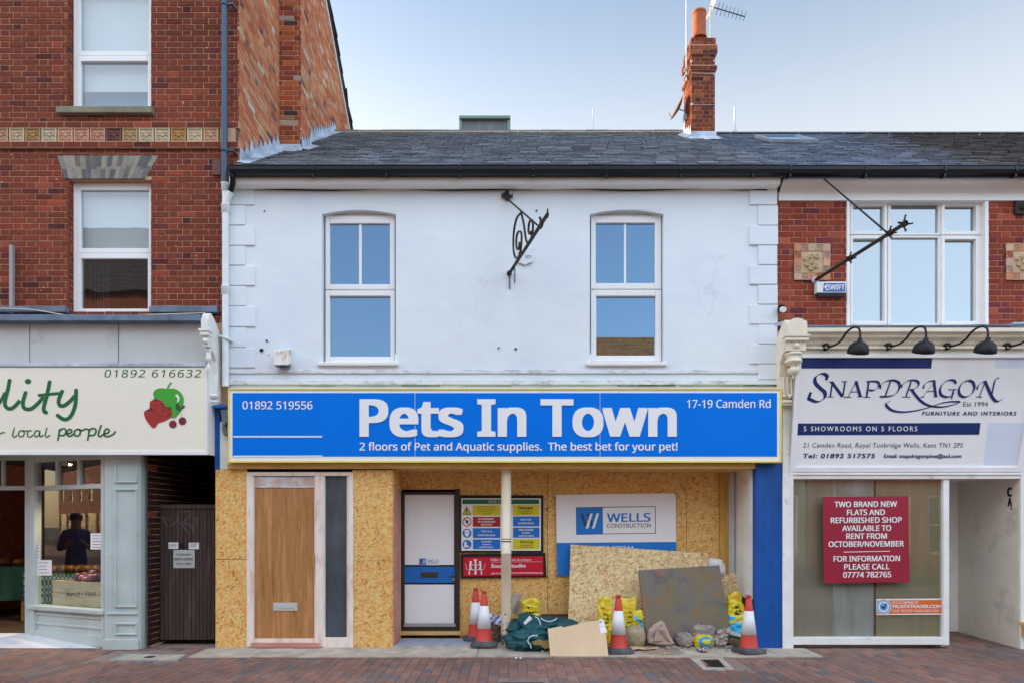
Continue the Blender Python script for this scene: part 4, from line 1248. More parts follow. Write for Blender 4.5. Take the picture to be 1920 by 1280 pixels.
# scrolled sign bracket; the arm swings a little to the right of square
A0 = W(955, 513, -.0); 
tip = W(1026, 400, -1.62); tip.z = A0.z
t = Thing('sign_bracket', 'rusty black wrought iron bracket with scrolls and hanging chains on the white wall', 'sign bracket', A0)
ad = (tip - A0).normalized(); pb = Pl(A0, ad.cross(Vector((0, 0, 1))))
g = MB(); g.tube([A0, tip], .02, 8); g.lathe([(.0, -.02), (.034, 0), (.03, .03), (.02, .05)], A0, 10, M=Matrix.Rotation(R(90), 3, 'X')); t.part('arm', g, M['iron'])
tie0 = W(952, 374, -.02); tie1 = pb.at(1014, 428)
g = MB(); g.tube([tie0, tie1], .012, 6); t.part('tie_rod', g, M['iron'])
g = MB(); P = front(-.02)
shape(g, P, [(940, 363), (944, 366), (948, 365), (949, 359), (953, 359), (954, 365), (958, 366), (961, 363), (962, 371), (957, 372), (954, 374), (953, 378), (950, 378), (948, 374), (945, 372), (940, 371)], .012)
g.mesh(*(lambda v: (v, [tuple(range(len(v)))]))([P.at(x, y, .0) for x, y in ((940, 363), (962, 371))] + [P.at(951, 359, 0)]))
g.box(W(948, 0).x, W(954, 0).x, -.03, .01, W(0, 376).z, W(0, 360).z)
t.part('wall_plate', g, M['iron'])
def flat(pts, w, k=6):
    g = MB(); Q = cat_rom([pb.at(x, y) for x, y in pts], k); h = pb.n * .012
    up = Vector((0, 0, 1))
    A, B, C, D = [], [], [], []
    for i, p in enumerate(Q):
        tt = (Q[min(i + 1, len(Q) - 1)] - Q[max(0, i - 1)]).normalized(); s = tt.cross(pb.n) * w
        A.append(p - s - h); B.append(p + s - h); C.append(p + s + h); D.append(p - s + h)
    g.strip(A, B); g.strip(B, C); g.strip(C, D); g.strip(D, A)
    return g
t.part('scroll', flat([(976, 400), (968, 412), (963, 440), (963, 470), (967, 484), (972, 482), (976, 470), (978, 448), (977, 436), (973, 434), (969, 442), (968, 458), (970, 468), (973, 466), (974, 454)], .006), M['iron'])
t.part('scroll', flat([(977, 398), (982, 420), (986, 448), (990, 456), (995, 450), (999, 432), (999, 418), (996, 412), (992, 420), (991, 434), (994, 440), (996, 434)], .006), M['iron'])
t.part('scroll', flat([(1012, 425), (1014, 414), (1012, 408), (1014, 412), (1017, 420), (1013, 428)], .008), M['iron'])
g = MB(); g.tube([tip - Vector((0, 0, .0)), tip + ad * .05], [.02, .004], 6); c = tip
for a in (1, -1): g.slab([c + Vector((0, 0, a * .012)), c + ad * .03 + Vector((0, 0, a * .05)), c + ad * .05 + Vector((0, 0, a * .03)), c + ad * .02 + Vector((0, 0, a * .005))], tuple(pb.n * .01))
t.part('finial', g, M['iron'])
for (s, n) in ((.015, 6), (.28, 7)):
    g = MB(); p = A0 + ad * s - Vector((0, 0, .02))
    for i in range(n):
        c = p - Vector((0, 0, .012 + i * .03)); rot = i % 2
        d = Vector((1, 0, 0)) if rot else Vector((.2, 1, 0))
        g.tube([c + d * .009 * math.cos(a) + Vector((0, 0, .019 * math.sin(a))) for a in [k * PI / 5 for k in range(11)]], .0042, 5, caps=False)
    t.part('chain', g, M['iron'])
g = MB(); P = front(-.012)
t2 = Thing('date_plaque', 'small white shield shaped date plaque behind the scrolled bracket', 'plaque', W(985, 497, 0))
sh = [(972, 466), (978, 464), (985, 467), (992, 463), (998, 464), (997, 474), (1001, 482), (998, 492), (990, 494), (984, 497), (977, 494), (970, 492), (969, 484), (972, 476)]
g.slab([P.at(x, y, .012) for x, y in sh], (0, .02, 0)); t2.part('shield', g, M['render'], bev=.006)
g = MB(); text(g, P, '1875', 984, 996, 485, 479, bold=.01, off=.014); t2.part('lettering', g, M['grey_ink'])

# ================================================================== hoarding round the shop entrance
RB = .65                                   # depth of the recess
h = Thing('board_hoarding', 'strand board hoarding closing off the empty shop front under the blue sign', 'hoarding', (-.6, .3, 0))
def panel(x0, y0, x1, y1, Y, d=.018, mat='osb', name='panel', label=None):
    g = MB(); g.pbox(x0, y0, x1, y1, Y, d); return h.part(name, g, M[mat], label=label)
panel(404, 878, 463, 1214.5, -.012)
panel(661, 880, 735, 1216, -.012)
def screws(pts, Y):
    g = MB()
    for (x, y) in pts: shape(g, front(Y), ell(x + rng.uniform(-1, 1), y + rng.uniform(-3, 3), .75, n=7), .0015)
    h.part('screw_heads', g, M['black'])
screws([(x, y) for x in (409, 457) for y in range(890, 1210, 62)], -.012); screws([(x, y) for x in (667, 730) for y in range(890, 1210, 62)], -.012)
g = MB(); rect(g, front(-.012), 404, 1047, 463, 1047.8, .001); rect(g, front(-.012), 661, 1050.2, 735, 1050.8, .001); h.part('seam', g, M['iron'])
g = MB(); g.box(X_(735), X_(735) + .014, -.0, RB, .012, Z_(879)); h.part('return_panel', g, M['osb'])
g = MB(); g.box(X_(735) + .014, X_(735) + .03, .04, .45, .03, 2.06); h.part('return_panel', g, M['pink_timber'])
g = MB()
zt = Z_(884, RB)
x0b, x1b = X_(735) + .014, X_(1350, RB)
dx0, dx1, dz = X_(751, RB), X_(862, RB), Z_(917, RB)
g.box(x0b, dx0, RB, RB + .018, .03, 2.4); g.box(dx0, dx1, RB, RB + .018, dz, 2.4); g.box(dx1, x1b, RB, RB + .018, .03, 2.4)
h.part('back_panel', g, M['osb'])
g = MB(); g.box(X_(1348, RB), X_(1364, RB), RB - .05, RB + .02, .03, 2.4); h.part('stud', g, M['raw_timber_v'])
g = MB(); g.box(X_(1364, RB), X_(1376, RB), RB - .03, RB + .05, .03, 2.4); h.part('metal_post', g, M['grey_panel'])
g = MB(); g.box(X_(1413) - .02, X_(1413) + .01, .06, RB + .06, .62, 2.4); g.slab([(X_(1413) - .021, .06, .62), (X_(1413) - .021, RB + .05, .62), (X_(1413) - .021, RB + .05, .75), (X_(1413) - .021, .06, .62)][:3], (.02, 0, 0))
h.part('side_lining', g, M['cream_paint'])
g = MB(); g.box(X_(1413) - .012, X_(1413) + .01, .06, RB + .06, .0, .62); h.part('side_lining', g, M['black'])
g = MB(); g.box(X_(735), X_(1413), -.02, RB + .02, Z_(878) - .0, Z_(878) + .02); h.part('soffit', g, M['osb'])
g = MB(); g.box(X_(431), X_(1412), -.075, .0, Z_(878.5), Z_(869.5)); h.part('batten', g, M['raw_timber'])
for px in (492, 545, 602, 660, 715, 783, 840, 893, 960, 1007, 1060, 1114, 1170, 1220, 1280, 1335, 1390):
    g = MB(); g.box(X_(px - 3), X_(px + 3), -.07, .02, Z_(869.5), Z_(864)); h.part('packer', g, M['raw_timber'])
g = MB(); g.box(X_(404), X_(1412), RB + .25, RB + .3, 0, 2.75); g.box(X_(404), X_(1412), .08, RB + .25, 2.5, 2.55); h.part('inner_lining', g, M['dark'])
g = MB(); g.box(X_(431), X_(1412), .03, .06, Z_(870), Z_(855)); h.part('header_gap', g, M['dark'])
g = MB(); g.box(X_(1015, RB), X_(1350, RB), RB - .02, RB, .03, Z_(1150, RB)); h.part('plinth', g, M['brown'])
screws([(x, y) for x in (890, 1026, 1040, 1290, 1340) for y in range(895, 1150, 48)], RB)
g = MB(); rect(g, front(RB), 1026.5, 886, 1027.3, 1195, .001); rect(g, front(RB), 1287, 886, 1287.6, 1100, .001); h.part('seam', g, M['iron'])
# cream post
g = MB(); c = W(949, 1206, .1)
g.lathe([(.062, .025), (.062, .12), (.064, 1.2), (.069, 1.205), (.069, 1.225), (.064, 1.23), (.064, 2.32)], (c.x, .1, 0), 22)
t = Thing('support_post', 'round cream post with chipped paint at its foot in the shop recess', 'post', (c.x, .1, .025))
t.part('post', g, M['chipped'])
g = MB(); zc = Z_(1012, .03); g.lathe([(.0645, -.025), (.0662, -.02), (.0662, -.014), (.0645, -.01)], (c.x, .1, zc), 20); g.lathe([(.0645, .01), (.0662, .014), (.0662, .018), (.0645, .02)], (c.x, .1, zc), 20); t.part('tie_wire', g, M['iron'])

# brown temporary door with side light
t = Thing('wooden_door', 'plain brown veneered door in a pale timber frame set in the strand board', 'door', (X_(560), 0, 0))
Yd = -.03
g = MB()
for (x0, y0, x1, y1) in ((462, 884, 662, 891), (462, 891, 474, 1212), (591, 891, 606, 1212), (653, 891, 662, 1214), (606, 1195, 653, 1214)): g.pbox(x0, y0, x1, y1, Yd, .09)
g.pbox(474, 891, 476.5, 1208, Yd + .02, .06); g.pbox(589, 891, 591, 1208, Yd + .02, .06); g.pbox(606, 891, 609, 1195, Yd + .02, .06); g.pbox(650, 891, 653, 1195, Yd + .02, .06)
t.part('frame', g, M['primer'], bev=.005)
g = MB(); g.pbox(476.5, 914.5, 589, 1196, Yd + .035, .04); dr = t.part('door_leaf', g, M['ply'])
g = MB(); g.pbox(474, 892, 591, 913.5, Yd + .03, .04); t.part('fanlight_board', g, paint('bare_plaster_board', lin('c0a69a', 1.1), .7, .08, 3, dirt=lin('d8dce4'), dlo=.45, dhi=.62, dscale=3.5, stretch=(1.2, 1, 2)))
g = MB(); g.pbox(474, 1196, 591, 1204, Yd + .03, .05); t.part('weather_bar', g, M['primer'])
g = MB(); g.pbox(470, 1205, 598, 1213, Yd - .02, .1); t.part('threshold', g, M['pink_timber'])
g = MB(); g.pbox(608, 892, 651, 1196, Yd + .055, .01); t.part('side_light', g, G_FROST)
g = MB(); g.pbox(512, 1129, 557.5, 1144, Yd + .027, .008); 
g.pbox(516.5, 1132.5, 553, 1139.5, Yd + .022, .006); t.part('letterbox', g, M['grey_panel'], parent=dr, bev=.002)
g = MB(); g.pbox(586, 1038, 589.5, 1063, Yd + .0, .02); g.pbox(587, 1040, 589, 1042, Yd + .01, .03); g.pbox(587, 1059, 589, 1061, Yd + .01, .03); t.part('handle', g, M['raw_timber_v'], parent=dr, bev=.004)

# white and blue inner door
t = Thing('site_door', 'white panelled door with a blue middle rail in a dark frame', 'door', (X_(806, RB), RB, .03))
Yd = RB - .05
g = MB()
for (x0, y0, x1, y1) in ((750, 921, 758, 1183), (853, 915, 861, 1183), (758, 921, 853, 926), (758, 1169, 853, 1183)): g.pbox(x0, y0, x1, y1, Yd, .1)
t.part('frame', g, paint('dark_brown_frame', lin('332b28', 1.1), .5, .1), bev=.005)
g = MB(); g.pbox(757, 924, 854, 1171, Yd + .045, .03); t.part('door_leaf', g, M['black'])
for (a, b) in ((926.5, 1058), (1095, 1168)):
    g = MB(); g.pbox(759, a, 851.5, b, Yd + .035, .012); dp = t.part('panel', g, M['white'])
g = MB(); g.pbox(755.5, 1061.5, 855, 1092, Yd + .022, .02); mr = t.part('middle_rail', g, paint('bright_blue_rail', lin('1b66b4', 1.15), .45, .06, 5, dirt=lin('123e70'), dlo=.6, dhi=.8, dscale=9), bev=.003)
g = MB(); g.pbox(789, 1072, 821, 1082, Yd + .016, .01); t.part('letterbox', g, paint('brass_dark_flap', lin('4a4436', 1.1), .4, .1, metal=.4), parent=mr, bev=.002)
g = MB()
for i in range(9): g.lathe([(.012, 0), (.014, .005), (.012, .01)], W(842 + i * 2.3, 1078 + rng.uniform(-1.5, 1.5), Yd + .01), 8, M=Matrix.Rotation(R(90), 3, 'X'))
t.part('chain', g, M['alu'])
g = MB(); g.pbox(848, 1083, 854, 1088.5, Yd + .005, .02); t.part('padlock', g, paint('brass', lin('a07838'), .4, .1, metal=.5), bev=.003)
g = MB(); g.pbox(757, 1169, 854, 1174, Yd - .012, .02); t.part('kick_strip', g, M['alu'])
g = MB(); g.pbox(748, 1183, 864, 1190, Yd - .05, .12); t.part('threshold', g, M['raw_timber'])
fp = front(Yd + .035)
t = Thing('company_sticker', 'small blue and white builder sticker on the white door panel', 'sticker', W(804, 1059, Yd + .03))
g = MB(); rect(g, fp, 785.5, 1045.5, 824, 1058.5, .002); t.part('backing', g, M['paper'])
g = MB(); rect(g, fp, 786, 1046, 799, 1058, .003); text(g, fp, 'WELLS', 801, 822.5, 1053.5, 1048, bold=.012, off=.003); t.part('blue_print', g, paint('logo_blue', lin('1f6cb8', 1.15), .4, .02))
g = MB(); text(g, fp, 'CONSTRUCTION', 801, 822.5, 1056.8, 1054.8, off=.003); 
for (a, b) in ((788.5, 792), (791.8, 795.2)): shape(g, fp, [(a, 1048.5), (a + 1.6, 1048.5), (b + 1.5, 1056), (b, 1056)], .0035)
t.part('dark_print', g, M['grey_ink'])
g = MB()
for (a, b) in ((795.2, 792), (798.2, 795.2)): shape(g, fp, [(a - 1.2, 1048.5), (a, 1048.5), (b + 1.4, 1056), (b, 1056)], .004)
t.part('white_print', g, M['paper'])
# ================================================================== signs in the recess
K = lambda cx, cy: (860 + cx / 7.5278, 920 + cy / 7.5278)
YS = RB - .03
ps = front(YS)
def KR(g, x0, y0, x1, y1, off, m=0): a = K(x0, y0); b = K(x1, y1); rect(g, ps, a[0], a[1], b[0], b[1], off, m)
def KT(g, s, x0, x1, yb, yc, **k): a = K(x0, yb); b = K(x1, yc); text(g, ps, s, a[0], b[0], a[1], b[1], **k)
I_Y = paint('yellow_sign_print', lin('c9bd28', 1.2), .4, .02); I_R = paint('red_sign_print', lin('a0202a', 1.2), .4, .02)
I_B = paint('blue_sign_print', lin('1a6cc0', 1.2), .4, .02); I_G = paint('green_sign_print', lin('12604a', 1.2), .4, .02)
t = Thing('safety_sign', 'site safety board with yellow, red and blue notices in a black frame', 'sign', W(940, 1036, YS))
g = MB(); x0, y0 = K(22, 55); x1, y1 = K(1195, 862)
g.pbox(x0, y0, x1, y1, YS, .02); t.part('frame', g, M['black'], bev=.004)
g = MB(); KR(g, 38, 100, 1160, 838, .003); t.part('board', g, M['white'])
g = MB(); KR(g, 52, 116, 1136, 180, .005); t.part('green_print', g, I_G)
for q in ((196, 198, 588, 342), (764, 194, 1142, 340), (766, 674, 1142, 818)):
    g = MB(); KR(g, *q, .005); t.part('yellow_notice', g, I_Y)
g = MB()
shape(g, ps, [K(112, 218), K(56, 328), K(176, 328)], .007); t.part('warning_triangle', g, I_Y)
g = MB(); KR(g, 200, 360, 588, 500, .005); t.part('red_notice', g, I_R)
g = MB(); a = K(117, 432); ring(g, ps, a[0], a[1], 7.0, 8.6, .006); stroke(g, ps, [K(76, 388), K(158, 476)], 1.6, .0075, smooth=False); t.part('prohibition_ring', g, I_R)
for q in ((200, 520, 588, 660), (202, 680, 588, 818), (768, 354, 1140, 496), (768, 514, 1142, 656)):
    g = MB(); KR(g, *q, .005); t.part('blue_notice', g, I_B)
for cy in (592, 750):
    g = MB(); a = K(117, cy); shape(g, ps, ell(a[0], a[1], 8.5), .005); t.part('blue_disc', g, I_B)
g = MB()
KT(g, 'SITE SAFETY', 422, 762, 165, 132, bold=.0, off=.007)
KT(g, 'No admittance', 278, 498, 402, 376, bold=.03, off=.007); KT(g, 'for unauthorised', 270, 514, 441, 416, bold=.03, off=.007); KT(g, 'personnel', 316, 466, 479, 456, bold=.03, off=.007)
KT(g, 'This is a', 316, 470, 578, 550, bold=.02, off=.007); KT(g, 'hard hat area', 272, 514, 632, 604, bold=.03, off=.007)
KT(g, 'Protective', 322, 462, 722, 700, bold=.03, off=.007); KT(g, 'footwear', 330, 456, 760, 740, bold=.03, off=.007); KT(g, 'must be worn', 294, 490, 798, 776, bold=.03, off=.007)
KT(g, 'Use ear', 872, 1028, 414, 384, bold=.02, off=.007); KT(g, 'protectors', 844, 1058, 464, 434, bold=.02, off=.007)
KT(g, 'High visibility', 842, 1058, 556, 532, bold=.03, off=.007); KT(g, 'jackets', 896, 1008, 596, 574, bold=.03, off=.007); KT(g, 'must be worn', 844, 1064, 640, 616, bold=.03, off=.007)
shape(g, ps, [K(78, 578), K(84, 556), K(104, 544), K(130, 544), K(150, 558), K(156, 578)], .0065)
shape(g, ps, [K(84, 584), K(150, 584), K(146, 618), K(128, 640), K(108, 640), K(90, 618)], .0065)
shape(g, ps, [K(80, 716), K(112, 712), K(112, 752), K(150, 782), K(150, 790), K(76, 790)], .0065)
t.part('white_print', g, M['white'])
g = MB()
for i, (s, a, b) in enumerate((('Construction work in progress', 262, 520), ('Parents are advised to warn', 272, 512), ('children of the dangers of', 282, 502), ('entering this site', 320, 462))): KT(g, s, a, b, 230 + i * 31.5, 216 + i * 31.5, bold=.01, off=.007)
KT(g, 'Danger', 842, 1056, 254, 212, bold=.02, off=.007); KT(g, 'Demolition work', 848, 1050, 294, 276, bold=.01, off=.007); KT(g, 'in progress', 880, 1022, 320, 302, bold=.01, off=.007)
KT(g, 'Warning', 864, 1046, 732, 696, bold=.01, off=.007); KT(g, 'Look out for', 876, 1030, 768, 750, bold=.01, off=.007); KT(g, 'overhead loads', 862, 1052, 795, 778, bold=.01, off=.007)
tri = [K(112, 218), K(56, 328), K(176, 328), K(112, 218)]
for i in range(3): stroke(g, ps, [tri[i], tri[i + 1]], 1.1, .008 + i * .0003, smooth=False)
stroke(g, ps, [K(113, 246), K(113, 296)], 2.0, .0085, smooth=False); shape(g, ps, ell(*K(113, 311), 1.1, n=10), .0085)
shape(g, ps, [K(96, 420), K(106, 400), K(112, 414), K(122, 400), K(126, 418), K(140, 414), K(134, 440), K(122, 456), K(104, 448)], .0065)
t.part('black_print', g, M['black'])

t = Thing('architect_sign', 'red architect board with two white climbing figures in a black frame below the safety board', 'sign', W(945, 1082, YS))
g = MB(); x0, y0 = K(28, 868); x1, y1 = K(1240, 1225); g.slab([ps.at(*K(28, 885), .006), ps.at(*K(1222, 868), .006), ps.at(*K(1240, 1212), .006), ps.at(*K(30, 1230), .006)], (0, .02, 0)); t.part('frame', g, M['black'], bev=.004)
g = MB(); shape(g, ps, [K(66, 934), K(1190, 916), K(1194, 1186), K(70, 1198)], .009); t.part('red_board', g, paint('crimson_board', lin('bf1430', 1.2), .4, .03))
g = MB()
KT(g, 'RIBA Chartered Architect', 456, 1026, 985, 950, font='inter', off=.012, slope=-.004)
KT(g, 'South Studio', 458, 948, 1080, 1028, font='inter', bold=.03, off=.012, slope=-.01)
KT(g, '020 3176 5580', 460, 680, 1170, 1150, font='inter', bold=.02, off=.012); KT(g, 'www.southstudioarchitects.com', 716, 1190, 1160, 1140, font='inter', bold=.03, off=.012)
stroke(g, ps, [K(456, 1002), K(1190, 993)], .4, .012, smooth=False)
# heraldic pair holding a pillar
stroke(g, ps, [K(234, 960), K(238, 1050), K(238, 1170)], 3.2, .012); stroke(g, ps, [K(212, 958), K(226, 985), K(236, 1000)], 1.4, .0125); stroke(g, ps, [K(262, 958), K(246, 985), K(238, 1000)], 1.4, .013)
shape(g, ps, [K(218, 1172), K(256, 1172), K(244, 1130), K(232, 1130)], .0135)
for s in (-1, 1):
    Q = lambda x, y: K(236 + s * x, y)
    shape(g, ps, ell(*Q(66, 998), 2.2, n=14), .012 + .0004 * (s + 1))
    stroke(g, ps, [Q(68, 1010), Q(72, 1060), Q(62, 1105)], 3.6, .0135 + .0003 * s)
    stroke(g, ps, [Q(62, 1030), Q(20, 1044)], 1.2, .0142 + .0002 * s, smooth=False); stroke(g, ps, [Q(62, 1100), Q(24, 1112)], 1.3, .0148 + .0002 * s, smooth=False)
    stroke(g, ps, [Q(66, 1100), Q(90, 1135), Q(78, 1165), Q(100, 1170)], 1.6, .0153 + .0002 * s)
    stroke(g, ps, [Q(74, 1100), Q(120, 1100), Q(128, 1060), Q(140, 1020)], .7, .0159 + .0002 * s)
t.part('white_print', g, M['white'])

# builder's banner
YB_ = RB - .03
K2 = lambda cx, cy: (1030 + cx / 7.111, 910 + cy / 7.111)
pb2 = front(YB_)
t = Thing('banner', 'white and blue building firm banner tied to the strand board', 'banner', W(1155, 1078, YB_))
g = MB()
TL, TR, BR, BL = K2(88, 118), K2(1684, 98), K2(1694, 1190), K2(104, 1200)
nb = 24
def bp_(u, v, off=0.0):
    x = (TL[0] * (1 - u) + TR[0] * u) * (1 - v) + (BL[0] * (1 - u) + BR[0] * u) * v
    y = (TL[1] * (1 - u) + TR[1] * u) * (1 - v) + (BL[1] * (1 - u) + BR[1] * u) * v
    return pb2.at(x, y, off + .004 * math.sin(u * 9) * (1 - v) * 0)
vsplit = (760 - 118) / (1200 - 118)
g.face([bp_(0, 0), bp_(1, 0), bp_(1, vsplit), bp_(0, vsplit)], 0); g.face([bp_(0, 0, -.004), bp_(1, 0, -.004), bp_(1, 1, -.004), bp_(0, 1, -.004)], 0)
g.face([bp_(0, vsplit), bp_(1, vsplit), bp_(1, 1), bp_(0, 1)], 1)
I_W = paint('banner_blue', lin('1570c0', 1.2), .45, .02)
t.part('sheet', g, [M['white'], I_W])
r2 = lambda g, pts, off: shape(g, pb2, [K2(*p) for p in pts], off)
g = MB(); r2(g, [(355, 284), (1416, 270), (1420, 634), (358, 650)], .002); 
t.part('dark_border', g, M['navy_pipe'])
g = MB(); r2(g, [(712, 290), (1406, 280), (1410, 626), (716, 636)], .004); t.part('logo_field', g, M['white'])
g = MB(); r2(g, [(362, 292), (710, 288), (714, 636), (366, 640)], .004)
text(g, pb2, 'WELLS', K2(768, 0)[0], K2(1350, 0)[0], K2(0, 482)[1], K2(0, 368)[1], bold=.02, off=.006, slope=-.012); t.part('blue_print', g, I_W)
g = MB()
text(g, pb2, 'CONSTRUCTION', K2(768, 0)[0], K2(1352, 0)[0], K2(0, 560)[1], K2(0, 505)[1], bold=.006, off=.006, slope=-.01); t.part('lettering', g, M['grey_ink']); g = MB()
r2(g, [(412, 372), (450, 370), (512, 560), (480, 560)], .006); t.part('logo_stroke', g, M['grey_ink']); g = MB(); r2(g, [(500, 370), (534, 370), (596, 560), (566, 562)], .006)
t.part('logo_stroke', g, M['grey_ink'])
g = MB()
r2(g, [(546, 368), (578, 366), (520, 566), (484, 566)], .008); r2(g, [(630, 366), (664, 366), (602, 564), (568, 566)], .008)
text(g, pb2, '01892 573344', K2(560, 0)[0], K2(1126, 0)[0], K2(0, 850)[1], K2(0, 802)[1], bold=.02, off=.006); t.part('white_print', g, M['white'])
g = MB()
for (a, b) in ((60, 135), (1700, 112), (85, 1172)):
    p = pb2.at(*K2(a, b), .01); g.tube([p + Vector((-.03, 0, .008)), p + Vector((0, -.01, -.008)), p + Vector((.03, 0, .005))], .01, 6)
t.part('tie', g, M['alu'])

# ================================================================== rubbish, cones and sheets
def leaning(name, corners, z0, y0, y1, thick, mat, label, cat, edge=None, bev=.0):
    """sheet leaning back: its plane meets the floor z0 at depth y0 and its top edge is at depth y1"""
    top = min(c[1] for c in corners)
    zt = Z_(top, y1)
    pl = Pl((0, y0, z0), (0, -(zt - z0), (y1 - y0)))
    P = [pl.at(*c) for c in corners]
    g = MB(); n = len(P); d = -pl.n * thick
    if edge is None: g.slab(P, tuple(d))
    else:
        q = [p + d for p in P]
        g.face(P, 0); g.face(q[::-1], 0)
        for i in range(n): g.face([P[i], q[i], q[(i + 1) % n], P[(i + 1) % n]], 1)
    c = sum((p for p in P), Vector()) / n
    return g, pl, (c.x, c.y, min(p.z for p in P))
g, _, l = leaning('osb_sheet', [(1070, 1020), (1327, 1036), (1330, 1200), (1064, 1204)], .03, .30, .55, .015, None, '', '')
single('board', g, M['osb_pale'], 'large pale loose strand board sheet leaning against the banner', 'board', l)
g, _, l = leaning('x', [(1300, 1075), (1384, 1075), (1386, 1200), (1300, 1200)], .03, .40, .6, .015, None, '', '')
single('board', g, M['osb_pale'], 'small strand board offcut behind the rusty slab at its right', 'board', l)
g, slp, l = leaning('x', [(1197, 1068), (1349, 1058.5), (1371, 1187), (1213, 1206)], .035, .04, .24, .045, None, '', '')
single('slab', g, M['rust'], 'thick grey slab with orange rust stains leaning against the loose board', 'slab', l, bev=.006)
g, cpl, l = leaning('x', [(1027, 1178), (1052, 1173), (1056, 1175), (1080, 1170), (1100, 1165), (1130, 1161), (1135, 1181), (1141, 1230), (1032, 1228.5)], .014, -.55, -.38, .006, None, '', '')
t = Thing('cardboard_sheet', 'flat torn sheet of brown cardboard leaning in front of the green bag', 'cardboard', l)
t.part('sheet', g, M['card'])
g = MB(); shape(g, cpl, [(1122, 1161.5), (1131, 1160), (1138, 1183), (1139, 1184), (1126, 1187.5)], .004); t.part('paper_label', g, M['paper'])
g = MB()
for i in range(3): rect(g, cpl, 1123.5, 1163 + i * 1.7, 1129, 1163.8 + i * 1.7, .006)
stroke(g, cpl, [(1123, 1173.4), (1134, 1173)], .4, .006, smooth=False); t.part('label_print', g, M['grey_ink'])

def grid_surf(fn, nu, nv, g, m=0, colf=None, closed_u=False):
    i0 = len(g.v)
    for j in range(nv + 1):
        for i in range(nu + (0 if closed_u else 1)): g.v.append(tuple(fn(i / nu, j / nv)))
    w = nu if closed_u else nu + 1
    for j in range(nv):
        for i in range(nu):
            a, b = j * w + i, j * w + (i + 1) % w
            g.f.append((i0 + a, i0 + b, i0 + b + w, i0 + a + w)); g.m.append(m); g.sm.append(True)
            g.c.append(colf((i + .5) / nu, (j + .5) / nv) if colf else None)
def lump(g, c, r, seed, amp=.12, freq=2.2, ridge=0.0, flat=None, colf=None, nu=44, nv=26, power=.8, twist=None, rf=4.3, smooth=True):
    c = Vector(c); sd_ = Vector((seed * 7.3, seed * 3.1, seed * 1.7))
    def fn(u, v):
        th = 2 * PI * u; ph = PI * (v - .5)
        sg = lambda x: math.copysign(abs(x) ** power, x)
        d = Vector((sg(math.cos(th)) * sg(math.cos(ph)), sg(math.sin(th)) * sg(math.cos(ph)), sg(math.sin(ph))))
        k = 1 + amp * noise.noise(d * freq + sd_) + amp * .5 * noise.noise(d * freq * 2.7 + sd_)
        if ridge: k += ridge * (abs(noise.noise(d * rf + sd_)) - .2) + ridge * .5 * (abs(noise.noise(d * rf * 2.1 + sd_)) - .2)
        p = c + Vector((d.x * r[0] * k, d.y * r[1] * k, d.z * r[2] * k))
        if twist: p = twist(p, d)
        if flat is not None and p.z < flat: p.z = flat + (p.z - flat) * .05
        return p
    k0 = len(g.f); grid_surf(fn, nu, nv, g, 0, colf, True)
    if not smooth:
        for k in range(k0, len(g.f)): g.sm[k] = False
    return fn
def bag(g, x0, y0, x1, y1, Y, d, seed, colf, lean=0.0, taper=.0, crinkle=.06, nu=40, nv=34):
    """filled plastic bag with its welded top, seen in the photo rectangle at depth Y"""
    a = W(x0, y1, Y); b = W(x1, y0, Y); cx, w = (a.x + b.x) / 2, (b.x - a.x) / 2; z0, z1 = a.z, b.z; sd_ = Vector((seed * 5.1, seed, seed * 2.3))
    def fn(u, v):
        th = 2 * PI * u
        body = max(.04, min(1, (1 - v) * 3.2)) ** .6 * (min(1, .72 + v * 2.4) if v < .12 else 1)
        ww = w * (1 - taper * v) * (.96 + .06 * math.sin(v * 7 + seed))
        cs, sn = math.cos(th), math.sin(th)
        px = math.copysign(abs(cs) ** .75, cs) * ww; py = math.copysign(abs(sn) ** .8, sn) * d * body
        n1 = noise.noise(Vector((px * 9, py * 9, v * 5)) + sd_); n2 = abs(noise.noise(Vector((px * 22, py * 12, v * 14)) + sd_))
        z = z0 + (z1 - z0) * v + .03 * n1 * (v > .8) * 2
        return Vector((cx + lean * v + px * (1 + crinkle * n1), Y + py * (1 + .5 * n1) - crinkle * .5 * (n2 - .2) * (1 if py < 0 else -1), z))
    grid_surf(fn, nu, nv, g, 0, colf, True)
    return fn
YEL, CYA, DK = lin('d2be24', 1.12), lin('1ea0d0', 1.15), lin('20201c')
ORA = lin('cda41c', 1.15)
def yb(seed, blue_lo=-1, blue_hi=-1):
    def f(u, v):
        n = noise.noise(Vector((u * 6, v * 6, seed)))
        if blue_lo < v + .05 * n < blue_hi: return CYA
        return ORA if n > .38 else YEL
    return f
def marks(T, fn, rows, out=.004, m='black', w=.02, hgt=.018):
    g = MB()
    for (u0, u1, v, n) in rows:
        for i in range(n):
            u = u0 + (u1 - u0) * (i + .5) / n; du = abs(u1 - u0) / n * .36; dv = hgt
            q = [fn(u - du, v - dv), fn(u + du, v - dv), fn(u + du, v + dv), fn(u - du, v + dv)]
            g.face([p + Vector((0, -out, 0)) for p in q])
    T.part('print', g, M[m])
FU = (.66, .84)                        # front of a bag in u
t = Thing('plastic_bag', 'upright bright yellow bag resting on top of the green woven bag', 'bag', W(994, 1152, .25), 'yellow builders bags')
g = MB(); f = bag(g, 975, 1122, 1013, 1162, .28, .06, 1, yb(1)); t.part('sack', g, M['bag']); marks(t, f, [(.71, .79, .62, 2), (.69, .81, .4, 3)], hgt=.035)
t = Thing('plastic_bag', 'crumpled yellow bag just left of the traffic cone beside the cardboard', 'bag', W(1133, 1190, .1), 'yellow builders bags')
